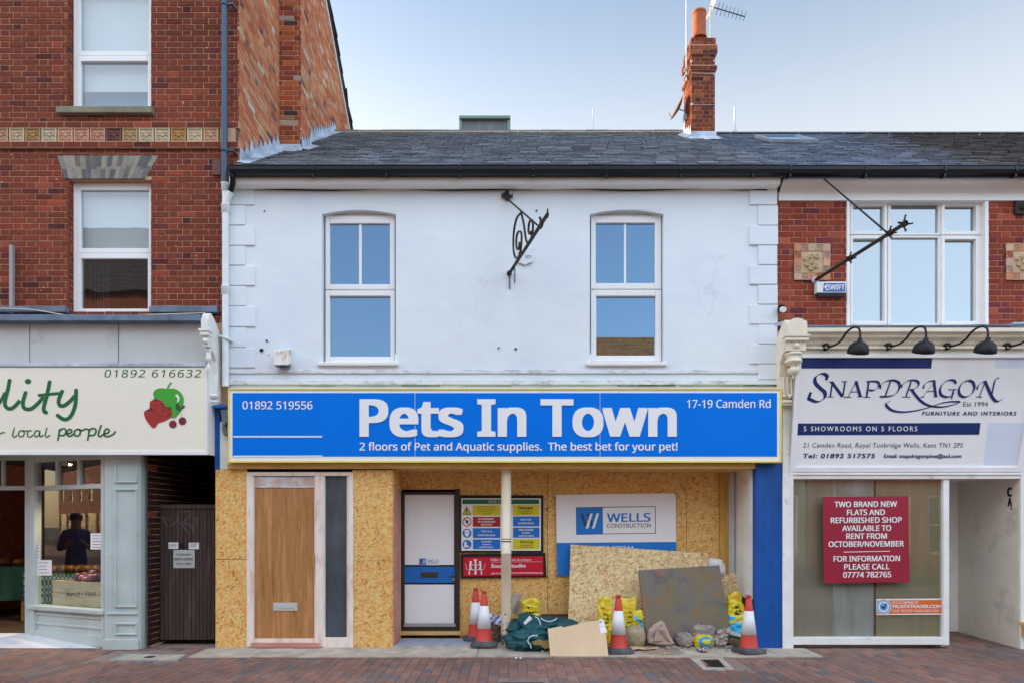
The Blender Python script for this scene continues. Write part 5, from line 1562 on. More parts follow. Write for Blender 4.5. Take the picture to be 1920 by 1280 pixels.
g = MB(); f = bag(g, 1117, 1121, 1151, 1204, .12, .07, 2, yb(2), taper=.25, crinkle=.1); t.part('sack', g, M['bag']); marks(t, f, [(.72, .79, .66, 2), (.7, .8, .56, 3), (.7, .81, .46, 3), (.72, .8, .37, 2)], hgt=.017)
t = Thing('plastic_bag', 'tall flat yellow bag just right of the traffic cone beside the cardboard', 'bag', W(1177, 1190, .15), 'yellow builders bags')
g = MB(); f = bag(g, 1160, 1119, 1191, 1204, .18, .05, 3, yb(3), taper=-.15); t.part('sack', g, M['bag']); marks(t, f, [(.76, .82, .68, 2), (.75, .83, .58, 3), (.74, .81, .46, 3), (.72, .79, .36, 2)], hgt=.017)
t = Thing('plastic_bag', 'small yellow and blue bag squeezed beside the left edge of the rusty slab', 'bag', W(1195, 1190, .2), 'yellow builders bags')
g = MB(); f = bag(g, 1183, 1141, 1209, 1200, .16, .06, 4, lambda u, v: CYA if (.25 < v < .8 and .68 < u + .1 * math.sin(v * 9) < .78) else (lin('7a2a20') if v > .93 else YEL), taper=.1); t.part('sack', g, M['bag'])
t = Thing('plastic_bag', 'yellow and blue bag slumped behind the cone next to the dark blue pilaster', 'bag', W(1385, 1180, .2), 'yellow builders bags')
g = MB(); f = bag(g, 1358, 1110, 1408, 1196, .2, .11, 5, yb(5, .38, .5), lean=-.05, taper=.45, crinkle=.12)
bag(g, 1366, 1150, 1416, 1202, .12, .1, 6, lambda u, v: YEL if v > .72 else (lin('d4dade', 1.1) if .74 < u < .8 else CYA), crinkle=.1)
t.part('sack', g, M['bag']); marks(t, f, [(.7, .78, .7, 1), (.72, .8, .62, 2), (.7, .78, .56, 1)], hgt=.02)
g = MB()
c = W(1318, 1200, .0)
def ringcol(u, v):
    dx = (u - .77) * 9; dz = (v - .53) * 4.4; r = math.hypot(dx, dz)
    return CYA if .45 < r < .95 else YEL
lump(g, (c.x, .0, .1), (.135, .1, .085), 11, .12, 2.6, .12, .032, ringcol, nu=72, nv=40)
bag(g, 1326, 1178, 1338, 1192, .04, .02, 9, lambda u, v: CYA, lean=.02, taper=-.4)
single('plastic_bag', g, M['bag'], 'small knotted yellow bag with a blue ring lying before the rusty slab', 'bag', (c.x, 0, .032), 'yellow builders bags')
g = MB(); c = W(1191, 1190, .02)
lump(g, (c.x, .02, .16), (.135, .13, .135), 12, .06, 1.8, .05, .032)
single('sand_sack', g, M['sack'], 'round beige plastic sack wrapped tight beside the rusty slab', 'sack', (c.x, .02, .032))
g = MB(); c = W(1377, 1196, .04)
def scol(u, v): return lin('0f4232', 1.1) if .52 < v < .66 else (lin('b4b2a8', 1.1) if v > .66 else lin('6f6046', 1.1))
lump(g, (c.x, .06, .115), (.17, .13, .1), 13, .08, 2.2, .09, .032, scol, twist=lambda p, d: p + Vector((0, 0, -.25 * (p.x - c.x))))
single('soil_sack', g, M['green_sack'], 'lying sack with a dark green band behind the rightmost cone', 'sack', (c.x, .06, .032))
g = MB(); c = W(1350, 1196, .02)
lump(g, (c.x, .03, .1), (.09, .08, .075), 14, .1, 2.5, .12, .032); bag(g, 1348, 1180, 1364, 1206, -.05, .015, 15, None, taper=-.5, crinkle=.2, nu=20, nv=14)
single('grey_bag', g, M['clear_plastic'], 'crumpled grey plastic bag between the ringed yellow bag and the lying sack', 'bag', (c.x, .03, .032))
# lumps of masonry
def rock(name, pts, Y, d, mat, label, seed):
    g = MB(); P = [W(x, y, Y) for x, y in pts]; n = len(P); cc = sum(P, Vector()) / n
    rr = random.Random(seed)
    rings = []
    for k, (s, yy) in enumerate(((.55, -.5), (.9, -.42), (1.0, -.12), (1.0, .25), (.8, .5))):
        rings.append([cc + (p - cc) * s * rr.uniform(.94, 1.06) + Vector((0, yy * d + rr.uniform(-.015, .015), 0)) for p in P])
    vs = [p for r_ in rings for p in r_]
    for p in vs: p.z = max(p.z, .031)
    fs = [(k * n + i, k * n + (i + 1) % n, (k + 1) * n + (i + 1) % n, (k + 1) * n + i) for k in range(4) for i in range(n)]
    fs += [tuple(range(n)), tuple(range(4 * n, 5 * n))]
    g.mesh(vs, fs)
    return single(name, g, M[mat], label, 'rubble', (cc.x, Y, .031), 'lumps of rubble', bev=.012)
rock('rubble', [(1214, 1198), (1216, 1180), (1226, 1170), (1239, 1163), (1246, 1168), (1256, 1190), (1265, 1206), (1258, 1209), (1232, 1208), (1216, 1204)], -.06, .08, 'rock_pink', 'flat pinkish pointed lump of masonry standing before the rusty slab', 1)
g = MB(); c = W(1282.5, 1197, .0); lump(g, (c.x, -.0, .115), (.105, .1, .085), 21, .22, 2.2, .3, .031, nu=20, nv=13, smooth=False)
single('rubble', g, M['rock'], 'round grey lump of rubble before the rusty slab', 'rubble', (c.x, 0, .031), 'lumps of rubble')
g = MB(); c = W(1316, 1184, .08); lump(g, (c.x, .06, .17), (.15, .09, .12), 22, .35, 1.7, .3, .031, nu=18, nv=11, power=.6, smooth=False)
single('rubble', g, M['rock'], 'jagged grey lump of rubble behind the ringed yellow bag', 'rubble', (c.x, .06, .031), 'lumps of rubble')
g = MB(); rk = random.Random(8)
for i in range(70):
    x_ = rk.uniform(.6, 3.0); y_ = rk.uniform(-.16, .02) if rk.random() < .7 else rk.uniform(-.4, -.1); r_ = rk.choice((.008, .012, .016, .03))
    lump(g, (x_, y_, (.036 if y_ > -.03 else .014) + r_ * .5), (r_ * rk.uniform(.8, 1.5), r_, r_ * .8), i, .35, 2, .2, None, nu=7, nv=5, smooth=False)
o = single('rubble_crumbs', g, M['rock'], 'small loose crumbs of rubble scattered round the foot of the rusty slab', 'rubble', (1.8, -.1, .02)); o['kind'] = 'stuff'
# white crumpled bag above the slab
g = MB(); c = W(1342, 1058, .52); lump(g, (c.x, .6, c.z - .02), (.12, .06, .1), 31, .2, 2.4, .25, None, nu=40, nv=26); 
lump(g, (c.x + .08, .6, c.z - .07), (.07, .05, .09), 32, .25, 2.4, .3, None, nu=30, nv=26)
single('white_bag', g, M['paper'], 'crumpled white plastic bag behind the top right corner of the rusty slab', 'bag', (c.x, .6, .2))
# green woven bag
t = Thing('woven_bag', 'big crumpled dark green woven bag with white straps at the foot of the cream post', 'bag', W(1010, 1215, 0))
g = MB(); c = W(1008, 1185, .05)
fn = lump(g, (c.x, .1, .17), (.36, .26, .2), 41, .3, 1.5, .3, .02, nu=90, nv=50, power=.7, rf=2.6)
lump(g, (c.x - .1, -.1, .13), (.27, .22, .15), 42, .3, 1.6, .34, .015, nu=70, nv=40, rf=2.4)
lump(g, (c.x + .3, .14, .2), (.26, .16, .16), 45, .3, 1.6, .34, .02, nu=60, nv=36, rf=2.6)
t.part('body', g, M['tarp'])
g = MB()
def flapf(u, v):
    a = W(970 + 62 * u, 1150 + 4 * u - 3 * math.sin(u * 6), .05); b = W(978 + 72 * u, 1180 - 14 * abs(u - .55) + 3 * math.sin(u * 9), -.2)
    p = a.lerp(b, v); p.y -= .05 * math.sin(v * PI) + .02 * math.sin(u * 11 + v * 3); return p
grid_surf(flapf, 26, 10, g); t.part('flap', g, M['tarp'])
g = MB()
def strap(pts, w, Y):
    pl_ = front(Y); stroke(g, pl_, pts, w, 0)
for pts, Y in (([(1003, 1155), (1010, 1160), (1014, 1172), (1018, 1182)], -.18), ([(1014, 1158), (1022, 1163), (1034, 1164), (1045, 1158)], -.12), ([(989, 1202), (992, 1195), (998, 1191), (1008, 1191)], -.36), ([(989, 1201), (994, 1208), (996, 1214)], -.36)):
    A = cat_rom([Vector((*W(x, y, Y),)) for x, y in pts], 5)
    g.tube(A, .008, 6)
t.part('strap', g, M['webbing'])
g = MB(); P = front(-.235); shape(g, P, [(981, 1167), (993, 1153), (998, 1159), (985, 1170)], 0); t.part('paper_tag', g, M['paper'])
g = MB(); P = front(-.375); shape(g, P, [(997, 1202), (1012, 1197), (1018, 1200), (1030, 1199), (1034, 1212), (1022, 1216), (1014, 1209), (1002, 1208)], 0); t.part('tape_patch', g, M['tape'])
g = MB()
def sh(u, v):
    p = W(960 + 18 * u, 1112 + 38 * v, .35); p.y += .03 * math.sin(u * 7 + v * 5); p.z += .012 * math.sin(u * 12); return p
grid_surf(sh, 8, 10, g); 
single('plastic_sheet', g, M['clear_plastic'], 'cloudy plastic sheet between the cream post and the upright yellow bag', 'plastic sheet', W(969, 1150, .35))
g = MB(); 
def sh(u, v):
    p = W(914 + 28 * u, 1149 + 17 * v + 5 * u, .3); p.y += .03 * math.sin(u * 9 + v * 4) - .03 * v; return p
grid_surf(sh, 12, 8, g, 0, lambda u, v: lin('2c4a9c', 1.1) if math.sin(u * 17 + v * 9) > .5 else lin('d8dee8', 1.1))
bag(g, 917, 1158, 940, 1203, .34, .05, 51, lambda u, v: lin('6a5e50', 1.1))
single('rubbish_heap_bag', g, M['bag'], 'blue and white striped plastic bundle behind the cream post', 'bag', W(928, 1200, .3))
g = MB()
def sh(u, v):
    c = W(1180 + 50 * u, 1206, -.05); return Vector((c.x, -.02 - .26 * v + .1 * u * v, .034 + .03 * max(0, math.sin(u * PI * .9)) * (v > .5) * 0 + .05 * max(0, (.25 - abs(u - .2))) + (-.0 if v < .1 else 0.0)))
grid_surf(sh, 16, 8, g); single('cardboard_scrap', g, M['card'], 'scrap of brown card lying flat below the beige sack', 'cardboard', W(1205, 1212, -.1))
g = MB()
def sh(u, v):
    c = W(1309 + 16 * u, 1212, -.25); return Vector((c.x, -.18 - .16 * v, .02 + .03 * abs(math.sin(u * 6 + v * 4))))
grid_surf(sh, 8, 6, g, 0, lambda u, v: lin('2a3140') if rng.random() < .35 else lin('d0d4dc', 1.1)); single('paper_scrap', g, M['bag'], 'crumpled scrap of printed paper below the ringed yellow bag', 'paper scrap', W(1317, 1215, -.25))
g = MB()
for (x, y, r_) in ((977, 1217, .02), (984, 1217.5, .017), (1018, 1220, .022), (968, 1232, .016), (976, 1232.5, .014), (867, 1193, .02), (1172, 1224, .014), (1246, 1224, .012)):
    p = gp(x, y, .02); lump(g, (p.x, p.y, .018), (r_, r_, r_ * .6), x, .3, 2, 0, None, nu=8, nv=6)
o = single('plaster_crumbs', g, M['paper'], 'small white plaster crumbs scattered along the concrete strip', 'crumbs', (0, -.3, .01)); o['kind'] = 'stuff'
g = MB(); n = 40
ctr = gp(1245, 1222, .016)
ce = [Vector((ctr.x + (.26 + .06 * noise.noise(Vector((math.cos(a) * 2, math.sin(a) * 2, 1)))) * math.cos(a), ctr.y + .14 * math.sin(a) * (1 + .3 * noise.noise(Vector((math.cos(a) * 3, math.sin(a) * 3, 4)))), .0175)) for a in [2 * PI * i / n for i in range(n)]]
g.mesh(ce + [Vector((ctr.x, ctr.y, .024))], [(i, (i + 1) % n, n) for i in range(n)])
o = single('sand', g, paint('orange_sand', lin('b8906a', 1.1), .95, .2, 14, fine=.3, dirt=lin('a89a8c'), dlo=.4, dhi=.62, dscale=7), 'thin spill of orange sand on the concrete by the cone', 'sand', ctr); o['kind'] = 'stuff'
# traffic cones
def cone(loc, label):
    t = Thing('traffic_cone', label, 'traffic cone', loc, 'traffic cones'); x, y, z = loc
    g = MB(); a = .17; c_ = .05
    oc = [(-a + c_, -a), (a - c_, -a), (a, -a + c_), (a, a - c_), (a - c_, a), (-a + c_, a), (-a, a - c_), (-a, -a + c_)]
    g.slab([(x + p, y + q, z) for p, q in oc], (0, 0, .042)); g.lathe([(.155, .042), (.13, .062), (.118, .066)], (x, y, z), 28)
    t.part('base', g, M['rubber'], bev=.01)
    rad = lambda h: .108 - (.108 - .034) * (h - .06) / .6
    g = MB(); g.lathe([(.118, .06), (rad(.075), .072), (rad(.225), .225), (rad(.51), .51), (rad(.655), .655), (.026, .66), (.026, .668), (.033, .672), (.034, .695), (.028, .702), (.0, .702)], (x, y, z), 28)
    t.part('body', g, M['cone_red'])
    g = MB(); g.lathe([(rad(.222), .222), (rad(.222) + .003, .222), (rad(.51) + .003, .51), (rad(.51), .51)], (x, y, z), 28)
    t.part('sleeve', g, M['cone_white'])
    return t.o
p0 = cone((X_(908, .1), .07, .032), 'clean red and white cone standing forward of the other beside the cream post')
def clone(src, loc, rz, label):
    c = copy_tree(src); c.location = loc; c.rotation_euler = (0, 0, rz); c['label'] = label; return c
clone(p0, (X_(892, .45), .44, .032), .12, 'red and white cone partly hidden behind another by the white door')
clone(p0, (X_(1160, -.32), -.30, .016), .05, 'grubby red and white cone between yellow bags beside the cardboard')
clone(p0, (X_(1405, -.33), -.31, .016), .35, 'bright red and white cone before the dark blue pilaster')
# ================================================================== LEFT SHOP
def console(T, px0, px1, zt, zb, proj, mat, side):
    """carved console bracket between two shop fronts: scrolled side, arched cap, turned pendant, reeded foot"""
    x0, x1 = X_(px0, -proj * .7), X_(px1, -.05)
    w = x1 - x0; H = zt - zb
    g = MB()
    prof = [(0, zb), (-.07, zb), (-.1, zb + H * .1), (-.12, zb + H * .2), (-.1, zb + H * .32), (-.13, zb + H * .48), (-proj * .75, zb + H * .6), (-proj * .95, zb + H * .72), (-proj, zb + H * .86), (-proj * .96, zb + H * .97), (-proj * .8, zt), (-proj * .55, zb + H * .96), (0, zb + H * .8)]
    g.slab([(x0, y, z) for y, z in prof], (w, 0, 0))
    o = T.part('console_bracket', g, M[mat], bev=.008)
    g = MB(); xc = (x0 + x1) / 2; hw = w * .5
    # arched cap with a shell, mouldings, ball, turned drop
    arc = [(xc - hw * .92, zb + H * .8)] + [(xc + hw * .92 * math.cos(R(180 - a * 18)), zb + H * .9 + hw * .75 * math.sin(R(a * 18))) for a in range(11)] + [(xc + hw * .92, zb + H * .8)]
    g.slab([(x, -proj - .02, z) for x, z in arc], (0, .06, 0))
    for (za, zc, ex) in ((.765, .795, .02), (.72, .762, .008)): g.box(x0 - ex, x1 + ex, -proj - .015 - ex, -proj + .1, zb + H * za, zb + H * zc)
    g.box(x0 + .01, x1 - .01, -proj + .02, -proj + .12, zb + H * .6, zb + H * .72)
    g.lathe([(0, -.04), (.03, -.028), (.042, 0), (.03, .028), (0, .04)], (xc, -proj + .02, zb + H * .66), 14)
    r_ = w * .42
    for (hh, pr) in ((.6, [(.2, 0), (.95, -.01), (1, -.035), (.7, -.05), (.75, -.06), (.75, -.09), (.92, -.1), (.95, -.12), (.7, -.145), (.3, -.16), (.3, -.175), (.62, -.2), (.66, -.225), (.5, -.26), (.15, -.28), (.12, -.3), (.0, -.33)]),):
        g.lathe([(a * r_, b * H / .95) for a, b in pr], (xc, -proj + .1, zb + H * hh), 18)
    for i in range(4):
        xx = x0 + w * (.2 + .2 * i); g.lathe([(.012, 0), (.012, H * .24), (0, H * .25)], (xx, -.12, zb + H * .07), 8)
    for i in range(3):
        xx = x0 + w * (.18 + .32 * i); g.lathe([(0, -.03), (.03, -.01), (.034, .01), (0, .035)], (xx, -.125, zb + H * .06), 12)
    g.box(x0 - .012, x1 + .012, -.14, 0, zb - .02, zb + .012); g.box(x0 - .0, x1, -.12, 0, zb - .05, zb - .02)
    T.part('console_carving', g, M[mat], parent=o, bev=.005)
sf = Thing('shopfront', 'pale sage green greengrocer shop front with panelled pilaster and angled window', 'shop front', (-6.2, 0, 0))
g = MB()
xE = X_(386, -.05)
g.box(-8.6, xE, -.2, -.02, Z_(601, -.2), Z_(589.5, -.2)); g.box(-8.6, xE, -.14, -.02, Z_(605, -.14), Z_(601, -.2))
sf.part('lead_capping', g, M['lead_dark'], bev=.006)
for (a, b) in ((-300, 54.5), (56.5, 221), (223, 387)):
    g = MB(); g.pbox(a, 604, b, 681, -.07, .06); sf.part('fascia_panel', g, M['grey_panel'], bev=.003)
g = MB(); g.box(-8.6, xE, -.045, -.01, Z_(683, 0), Z_(600, 0)); sf.part('fascia_backing', g, M['lead_dark'])
g = MB(); g.box(-8.6, X_(389, -.2), -.235, -.03, Z_(687, -.22), Z_(680.5, -.22)); sf.part('ledge', g, M['lead'], bev=.004)
console(sf, 385, 412, Z_(584, -.36), Z_(752, -.1), .36, 'cream_paint', 1)
LS = -.22
s = Thing('shop_sign', 'cream greengrocer sign with green handwritten lettering and painted fruit', 'sign', (-5.5, LS, Z_(850)))
g = MB(); g.box(-8.6, X_(388, LS), LS, -.03, Z_(850, LS), Z_(688, LS)); s.part('board', g, M['cream_sign'])
g = MB(); g.box(-8.6, X_(388.5, LS), LS - .012, LS + .03, Z_(852, LS), Z_(844.5, LS)); g.box(X_(385, LS), X_(388.5, LS), LS - .01, -.02, Z_(844.5, LS), Z_(684, LS)); g.box(X_(388.5, LS), X_(389, LS) + .004, LS + .005, -.02, Z_(851, LS), Z_(686, LS)); s.part('edge_trim', g, M['upvc_dirty'], bev=.003)
pl = front(LS)
K = lambda cx, cy: (cx / 4, 560 + cy / 4)
g = MB(); of = [.003]
def S(pts, w=7.2, **k): of[0] += .0001; stroke(g, pl, [K(*p) for p in pts], w, of[0], **k)
S([(-75, 760), (-40, 800), (0, 770), (40, 700)], 6.5); S([(72, 608), (58, 680), (38, 760), (40, 800), (68, 822), (105, 808), (150, 760)])
S([(192, 700), (172, 770), (180, 815), (215, 826), (250, 812), (300, 765), (325, 730)]); S([(372, 620), (352, 720), (330, 800), (330, 838), (345, 850)])
S([(284, 722), (360, 714), (445, 706)], 5.6); S([(466, 690), (440, 755), (448, 795), (480, 798), (525, 765), (560, 725)])
S([(570, 682), (566, 780), (545, 850), (515, 893), (475, 900), (432, 872)])
shape(g, pl, [K(*p) for p in ell(210, 617, 24, 19, 20)], .0035)
for e_ in ((72, 610), (372, 622), (192, 702), (466, 692), (570, 684), (345, 850), (432, 872)): shape(g, pl, [K(*p) for p in ell(*e_, 14, 14, 14)], of[0] + .0005)
s.part('lettering', g, M['green_ink']); g = MB()
# r local people
S2 = lambda pts, w=2.2: S(pts, w)
S2([(-20, 1030), (5, 1005), (30, 1000), (36, 1000)]); S2([(108, 962), (98, 1000), (94, 1025), (106, 1034), (130, 1020)])
S2([(170, 985), (148, 990), (138, 1012), (150, 1032), (172, 1026), (182, 1002), (170, 985), (190, 990), (208, 984)])
S2([(238, 990), (220, 985), (206, 1004), (208, 1028), (228, 1032), (250, 1016)]); S2([(296, 990), (272, 986), (258, 1008), (266, 1030), (288, 1022), (300, 990), (296, 1018), (306, 1032), (326, 1016)])
S2([(352, 962), (342, 1000), (340, 1025), (352, 1034), (376, 1018)])
s.part('lettering', g, M['green_ink']); g = MB()
P3 = lambda pts: S(pts, 3.0)
P3([(446, 972), (440, 1020), (432, 1062)]); P3([(442, 996), (462, 974), (488, 974), (494, 996), (478, 1020), (446, 1022)])
P3([(500, 1012), (530, 1002), (538, 985), (522, 975), (504, 992), (504, 1018), (524, 1028), (556, 1010)])
P3([(590, 975), (566, 982), (556, 1006), (570, 1026), (596, 1016), (602, 988), (588, 976), (614, 984), (634, 976)])
P3([(634, 976), (650, 973), (668, 980)]); P3([(668, 972), (664, 1020), (656, 1062)]); P3([(664, 996), (684, 972), (712, 972), (720, 992), (704, 1018), (670, 1022)])
P3([(760, 942), (742, 990), (738, 1020), (752, 1030), (776, 1012)]); P3([(776, 1010), (808, 1002), (818, 982), (800, 972), (782, 992), (784, 1022), (808, 1030), (846, 1014), (866, 990)])
s.part('lettering', g, M['green_ink']); g = MB()
text(g, pl, '01892 616632', 196, 377, 706.5, 692.5, bold=.0, shear=.14, sp=1.12, off=.003)
s.part('lettering', g, M['green_ink'])
def fruit(c): return paint('fruit_' + c, lin(c, 1.2), .4, .03)
def blobpx(pts, k=6): return [(p.x, p.y) for p in cat_rom([(x, y, 0) for x, y in pts], k, True)]
gO = MB()
ap = [(1150, 720), (1165, 680), (1205, 668), (1255, 672), (1310, 672), (1355, 700), (1378, 750), (1368, 810), (1340, 860), (1300, 892), (1250, 870), (1190, 800)]
shape(gO, pl, [K(*p) for p in blobpx(ap)], .004); stroke(gO, pl, [K(1256, 672), K(1268, 645), K(1286, 624)], 3, .0045)
s.part('apple', gO, fruit('3c9a34'))
gO = MB()
st1 = [(1122, 790), (1130, 765), (1165, 752), (1215, 760), (1240, 800), (1285, 830), (1290, 870), (1262, 900), (1180, 925), (1130, 850)]
st2 = [(1080, 850), (1100, 832), (1140, 830), (1180, 870), (1195, 905), (1172, 950), (1150, 968), (1120, 940), (1090, 895)]
shape(gO, pl, [K(*p) for p in blobpx(st1)], .0055); shape(gO, pl, [K(*p) for p in blobpx(st2)], .0065); s.part('strawberry', gO, fruit('9c302c'))
gO = MB()
for c in ((1296, 938), (1368, 914)): shape(gO, pl, [K(*p) for p in ell(*c, 29, 29)], .006)
s.part('cherry', gO, fruit('702840'))
gO = MB(); shape(gO, pl, [K(*p) for p in ((1312, 720), (1330, 712), (1346, 735), (1344, 765), (1326, 776), (1334, 745))], .0065); s.part('apple_highlight', gO, M['white'])
gO = MB(); rr = random.Random(3)
for c in ((1165, 755), (1124, 828), (1270, 818)):
    for a in range(8): 
        an = a * .785 + .2; shape(gO, pl, [K(c[0] + math.cos(an - .5) * 7, c[1] + math.sin(an - .5) * 6), K(c[0] + math.cos(an) * rr.uniform(18, 30), c[1] + math.sin(an) * rr.uniform(12, 22)), K(c[0] + math.cos(an + .5) * 7, c[1] + math.sin(an + .5) * 6)], .0082 + a * .0001)
for i in range(46):
    u, v = rr.uniform(1110, 1280), rr.uniform(780, 945)
    if v > 900 and u > 1170 or v < 840 and u < 1140: continue
    shape(gO, pl, [K(*p) for p in ell(u, v, 3.4, 4.5, 8)], .0078)
stroke(gO, pl, [K(1356, 822), K(1330, 870), K(1304, 910)], .5, .007); stroke(gO, pl, [K(1356, 822), K(1356, 850), K(1366, 886)], .5, .0075)
s.part('seeds_and_stalks', gO, M['black'])
gO = MB()
for q in (((1318, 786), (1336, 784), (1350, 806), (1348, 840), (1326, 830), (1316, 806)), ((1350, 822), (1366, 800), (1390, 796), (1380, 816), (1360, 826))): shape(gO, pl, [K(*p) for p in q], .0085)
s.part('leaf', gO, fruit('3e4a34'))

# pilaster
g = MB(); g.box(X_(201), X_(265), -.06, .1, .0, Z_(853)); g.box(X_(265), X_(268), -.05, .12, .0, Z_(853))
ppart = sf.part('pilaster', g, M['sage'], bev=.004)
g = MB(); g.box(X_(199), X_(266.5), -.085, -.05, .0, Z_(1196)); sf.part('pilaster_base', g, M['sage'], bev=.006); g = MB(); g.box(X_(207), X_(263), -.08, -.055, Z_(1150), Z_(1146)); sf.part('panel_moulding', g, M['sage'], bev=.006)
def mould(g, x0, y0, x1, y1, Y, w=3.2, pr=.022):
    for r_ in ((x0, y0, x1, y0 + w), (x0, y1 - w, x1, y1), (x0, y0 + w, x0 + w, y1 - w), (x1 - w, y0 + w, x1, y1 - w)): g.pbox(*r_, Y - pr, pr + .01)
for q in ((214, 863, 256, 904), (214, 915, 256, 1138), (214, 1167, 256, 1190)):
    g = MB(); mould(g, *q, -.06); sf.part('panel_moulding', g, M['sage'], bev=.005, parent=ppart)
# angled window: from the pilaster back to the door post
A = Vector((X_(199), .0, 0)); B = Vector((X_(61, .55), .55, 0)); ud = (B - A).normalized(); nrm = Vector((ud.y, -ud.x, 0))
if nrm.y > 0: nrm = -nrm
LW = (B - A).length
pw = Pl(A, nrm)
def abox(g, u0, u1, z0, z1, n0, n1, m=0):
    q = [A + ud * u0 + nrm * n0, A + ud * u1 + nrm * n0, A + ud * u1 + nrm * n1, A + ud * u0 + nrm * n1]
    g.slab([(p.x, p.y, z0) for p in q], (0, 0, z1 - z0), m)
uz = lambda px, py: ((pw.at(px, py) - A).dot(ud), pw.at(px, py).z)
zb_ = uz(198, 1142)[1]; zt_ = uz(150, 862)[1]; ztr = uz(150, 912)[1]
g = MB()
abox(g, 0, .06, .02, 2.5, -.06, .03); abox(g, LW - .09, LW + .02, .02, 2.5, -.06, .04)
abox(g, .06, LW - .09, ztr - .03, ztr + .03, -.05, .03); abox(g, .06, LW - .09, zt_, zt_ + .12, -.05, .03)
for f in (.34, .67): abox(g, .06 + (LW - .15) * f - .025, .06 + (LW - .15) * f + .025, ztr + .03, zt_, -.04, .02)
wf = sf.part('shop_window', g, M['sage'], bev=.005)
g = MB(); abox(g, -.02, LW + .05, zb_ - .06, zb_, -.1, .07); sf.part('sill', g, M['sage'], bev=.012)
g = MB(); abox(g, 0, LW, .02, zb_ - .06, -.08, .0)
abox(g, .05, LW - .08, .24, .27, 0, .018); abox(g, .05, LW - .08, zb_ - .13, zb_ - .1, 0, .018); abox(g, .05, .08, .27, zb_ - .13, 0, .018); abox(g, LW - .11, LW - .08, .27, zb_ - .13, 0, .018); abox(g, 0, LW, .02, .16, 0, .025)
sf.part('stall_riser', g, M['sage'], bev=.005)
g = MB(); abox(g, .05, LW - .08, zb_, ztr - .02, -.02, -.014); sf.part('pane', g, G_SHOP, parent=wf)
for i in range(3):
    g = MB(); u0 = .06 + (LW - .15) * i / 3; abox(g, u0, u0 + (LW - .15) / 3, ztr, zt_ + .01, -.02, -.014); sf.part('pane', g, G_SHOP, parent=wf)
# entrance: post, transom, fascia soffit
g = MB(); Yd = .57
g.box(X_(46, Yd), X_(62, Yd), Yd, Yd + .1, .08, 2.5); g.box(-9, X_(46, Yd), Yd, Yd + .08, Z_(918, Yd), Z_(910, Yd)); g.box(-9, X_(46, Yd), Yd, Yd + .1, 2.46, 2.6)
g.box(X_(2, Yd), X_(6, Yd), Yd, Yd + .06, Z_(910, Yd), 2.5)
sf.part('door_frame', g, M['sage'], bev=.006)
g = MB(); g.box(-9, X_(46, Yd), Yd + .03, Yd + .036, Z_(910, Yd), 2.5); sf.part('pane', g, G_SHOP)
g = MB(); g.face([(-9, -.2, 2.5), (X_(268), -.2, 2.5), (X_(268), .0, 2.5), (A.x, 0, 2.5), (B.x, B.y, 2.5), (-9, .55, 2.5)]); sf.part('soffit', g, M['sage'])
# room behind
g = MB()
g.box(-12, X_(268), 5.0, 5.1, 0, 2.9); g.box(-12, X_(268), .57, 5, 2.62, 2.7); g.box(X_(268) - .06, X_(268) - .02, .13, 5, 0, 2.7); g.box(-12.1, -12, .5, 5, 0, 2.7)
sf.part('room_wall', g, paint('dim_shop_wall', lin('8a6a42', .8), .8, .15, 3))
g = MB(); g.face([(-12, .6, .1), (-6.62, .6, .1), (-5.17, .05, .1), (X_(268) - .05, .13, .1), (X_(268) - .05, 5, .1), (-12, 5, .1)]); sf.part('room_floor', g, paint('dark_boards', lin('4a3a2c', 1), .6, .2, 4))
rr = random.Random(5)
g = MB()
for i in range(16):
    x = rr.uniform(-11, -5.2); z = rr.uniform(1.0, 2.2); w = rr.uniform(.15, .4); g.box(x, x + w, 4.9 + .004 * i, 4.95 + .004 * i, z, z + rr.uniform(.15, .4))
sf.part('wall_picture', g, M['dark'])
# small lit ceiling light over the window, as in the photograph
t = Thing('ceiling_light', 'small lit spotlight on the greengrocer ceiling by the doorway', 'ceiling light', (-6.35, .95, 2.42))
g = MB(); g.lathe([(0, .08), (.05, .08), (.055, .0), (.045, .0), (.04, .03)], (-6.35, .95, 2.42), 16); t.part('housing', g, M['upvc'])
ml = bpy.data.materials.new('lit_bulb'); ml.use_nodes = True; ml.node_tree.nodes['Principled BSDF'].inputs['Emission Color'].default_value = (1, .8, .5, 1); ml.node_tree.nodes['Principled BSDF'].inputs['Emission Strength'].default_value = 12
g = MB(); g.lathe([(0, .0), (.03, .004), (.038, .02), (0, .03)], (-6.35, 1.05, 2.425), 14); t.part('bulb', g, ml)
for (lx, ly, lz) in ((-6.35, 1.05, 2.38), (-5.75, .75, 2.4)):  # second spot has no fitting, added to brighten the window display
    ll = bpy.data.lights.new('shop_light_and_fill', 'SPOT'); ll.energy = 50; ll.color = (1, .72, .42); ll.spot_size = R(110); ll.spot_blend = .6; ll.shadow_soft_size = .04
    lo_ = bpy.data.objects.new('shop_light_and_fill', ll); lo_.location = (lx, ly, lz); col.objects.link(lo_)
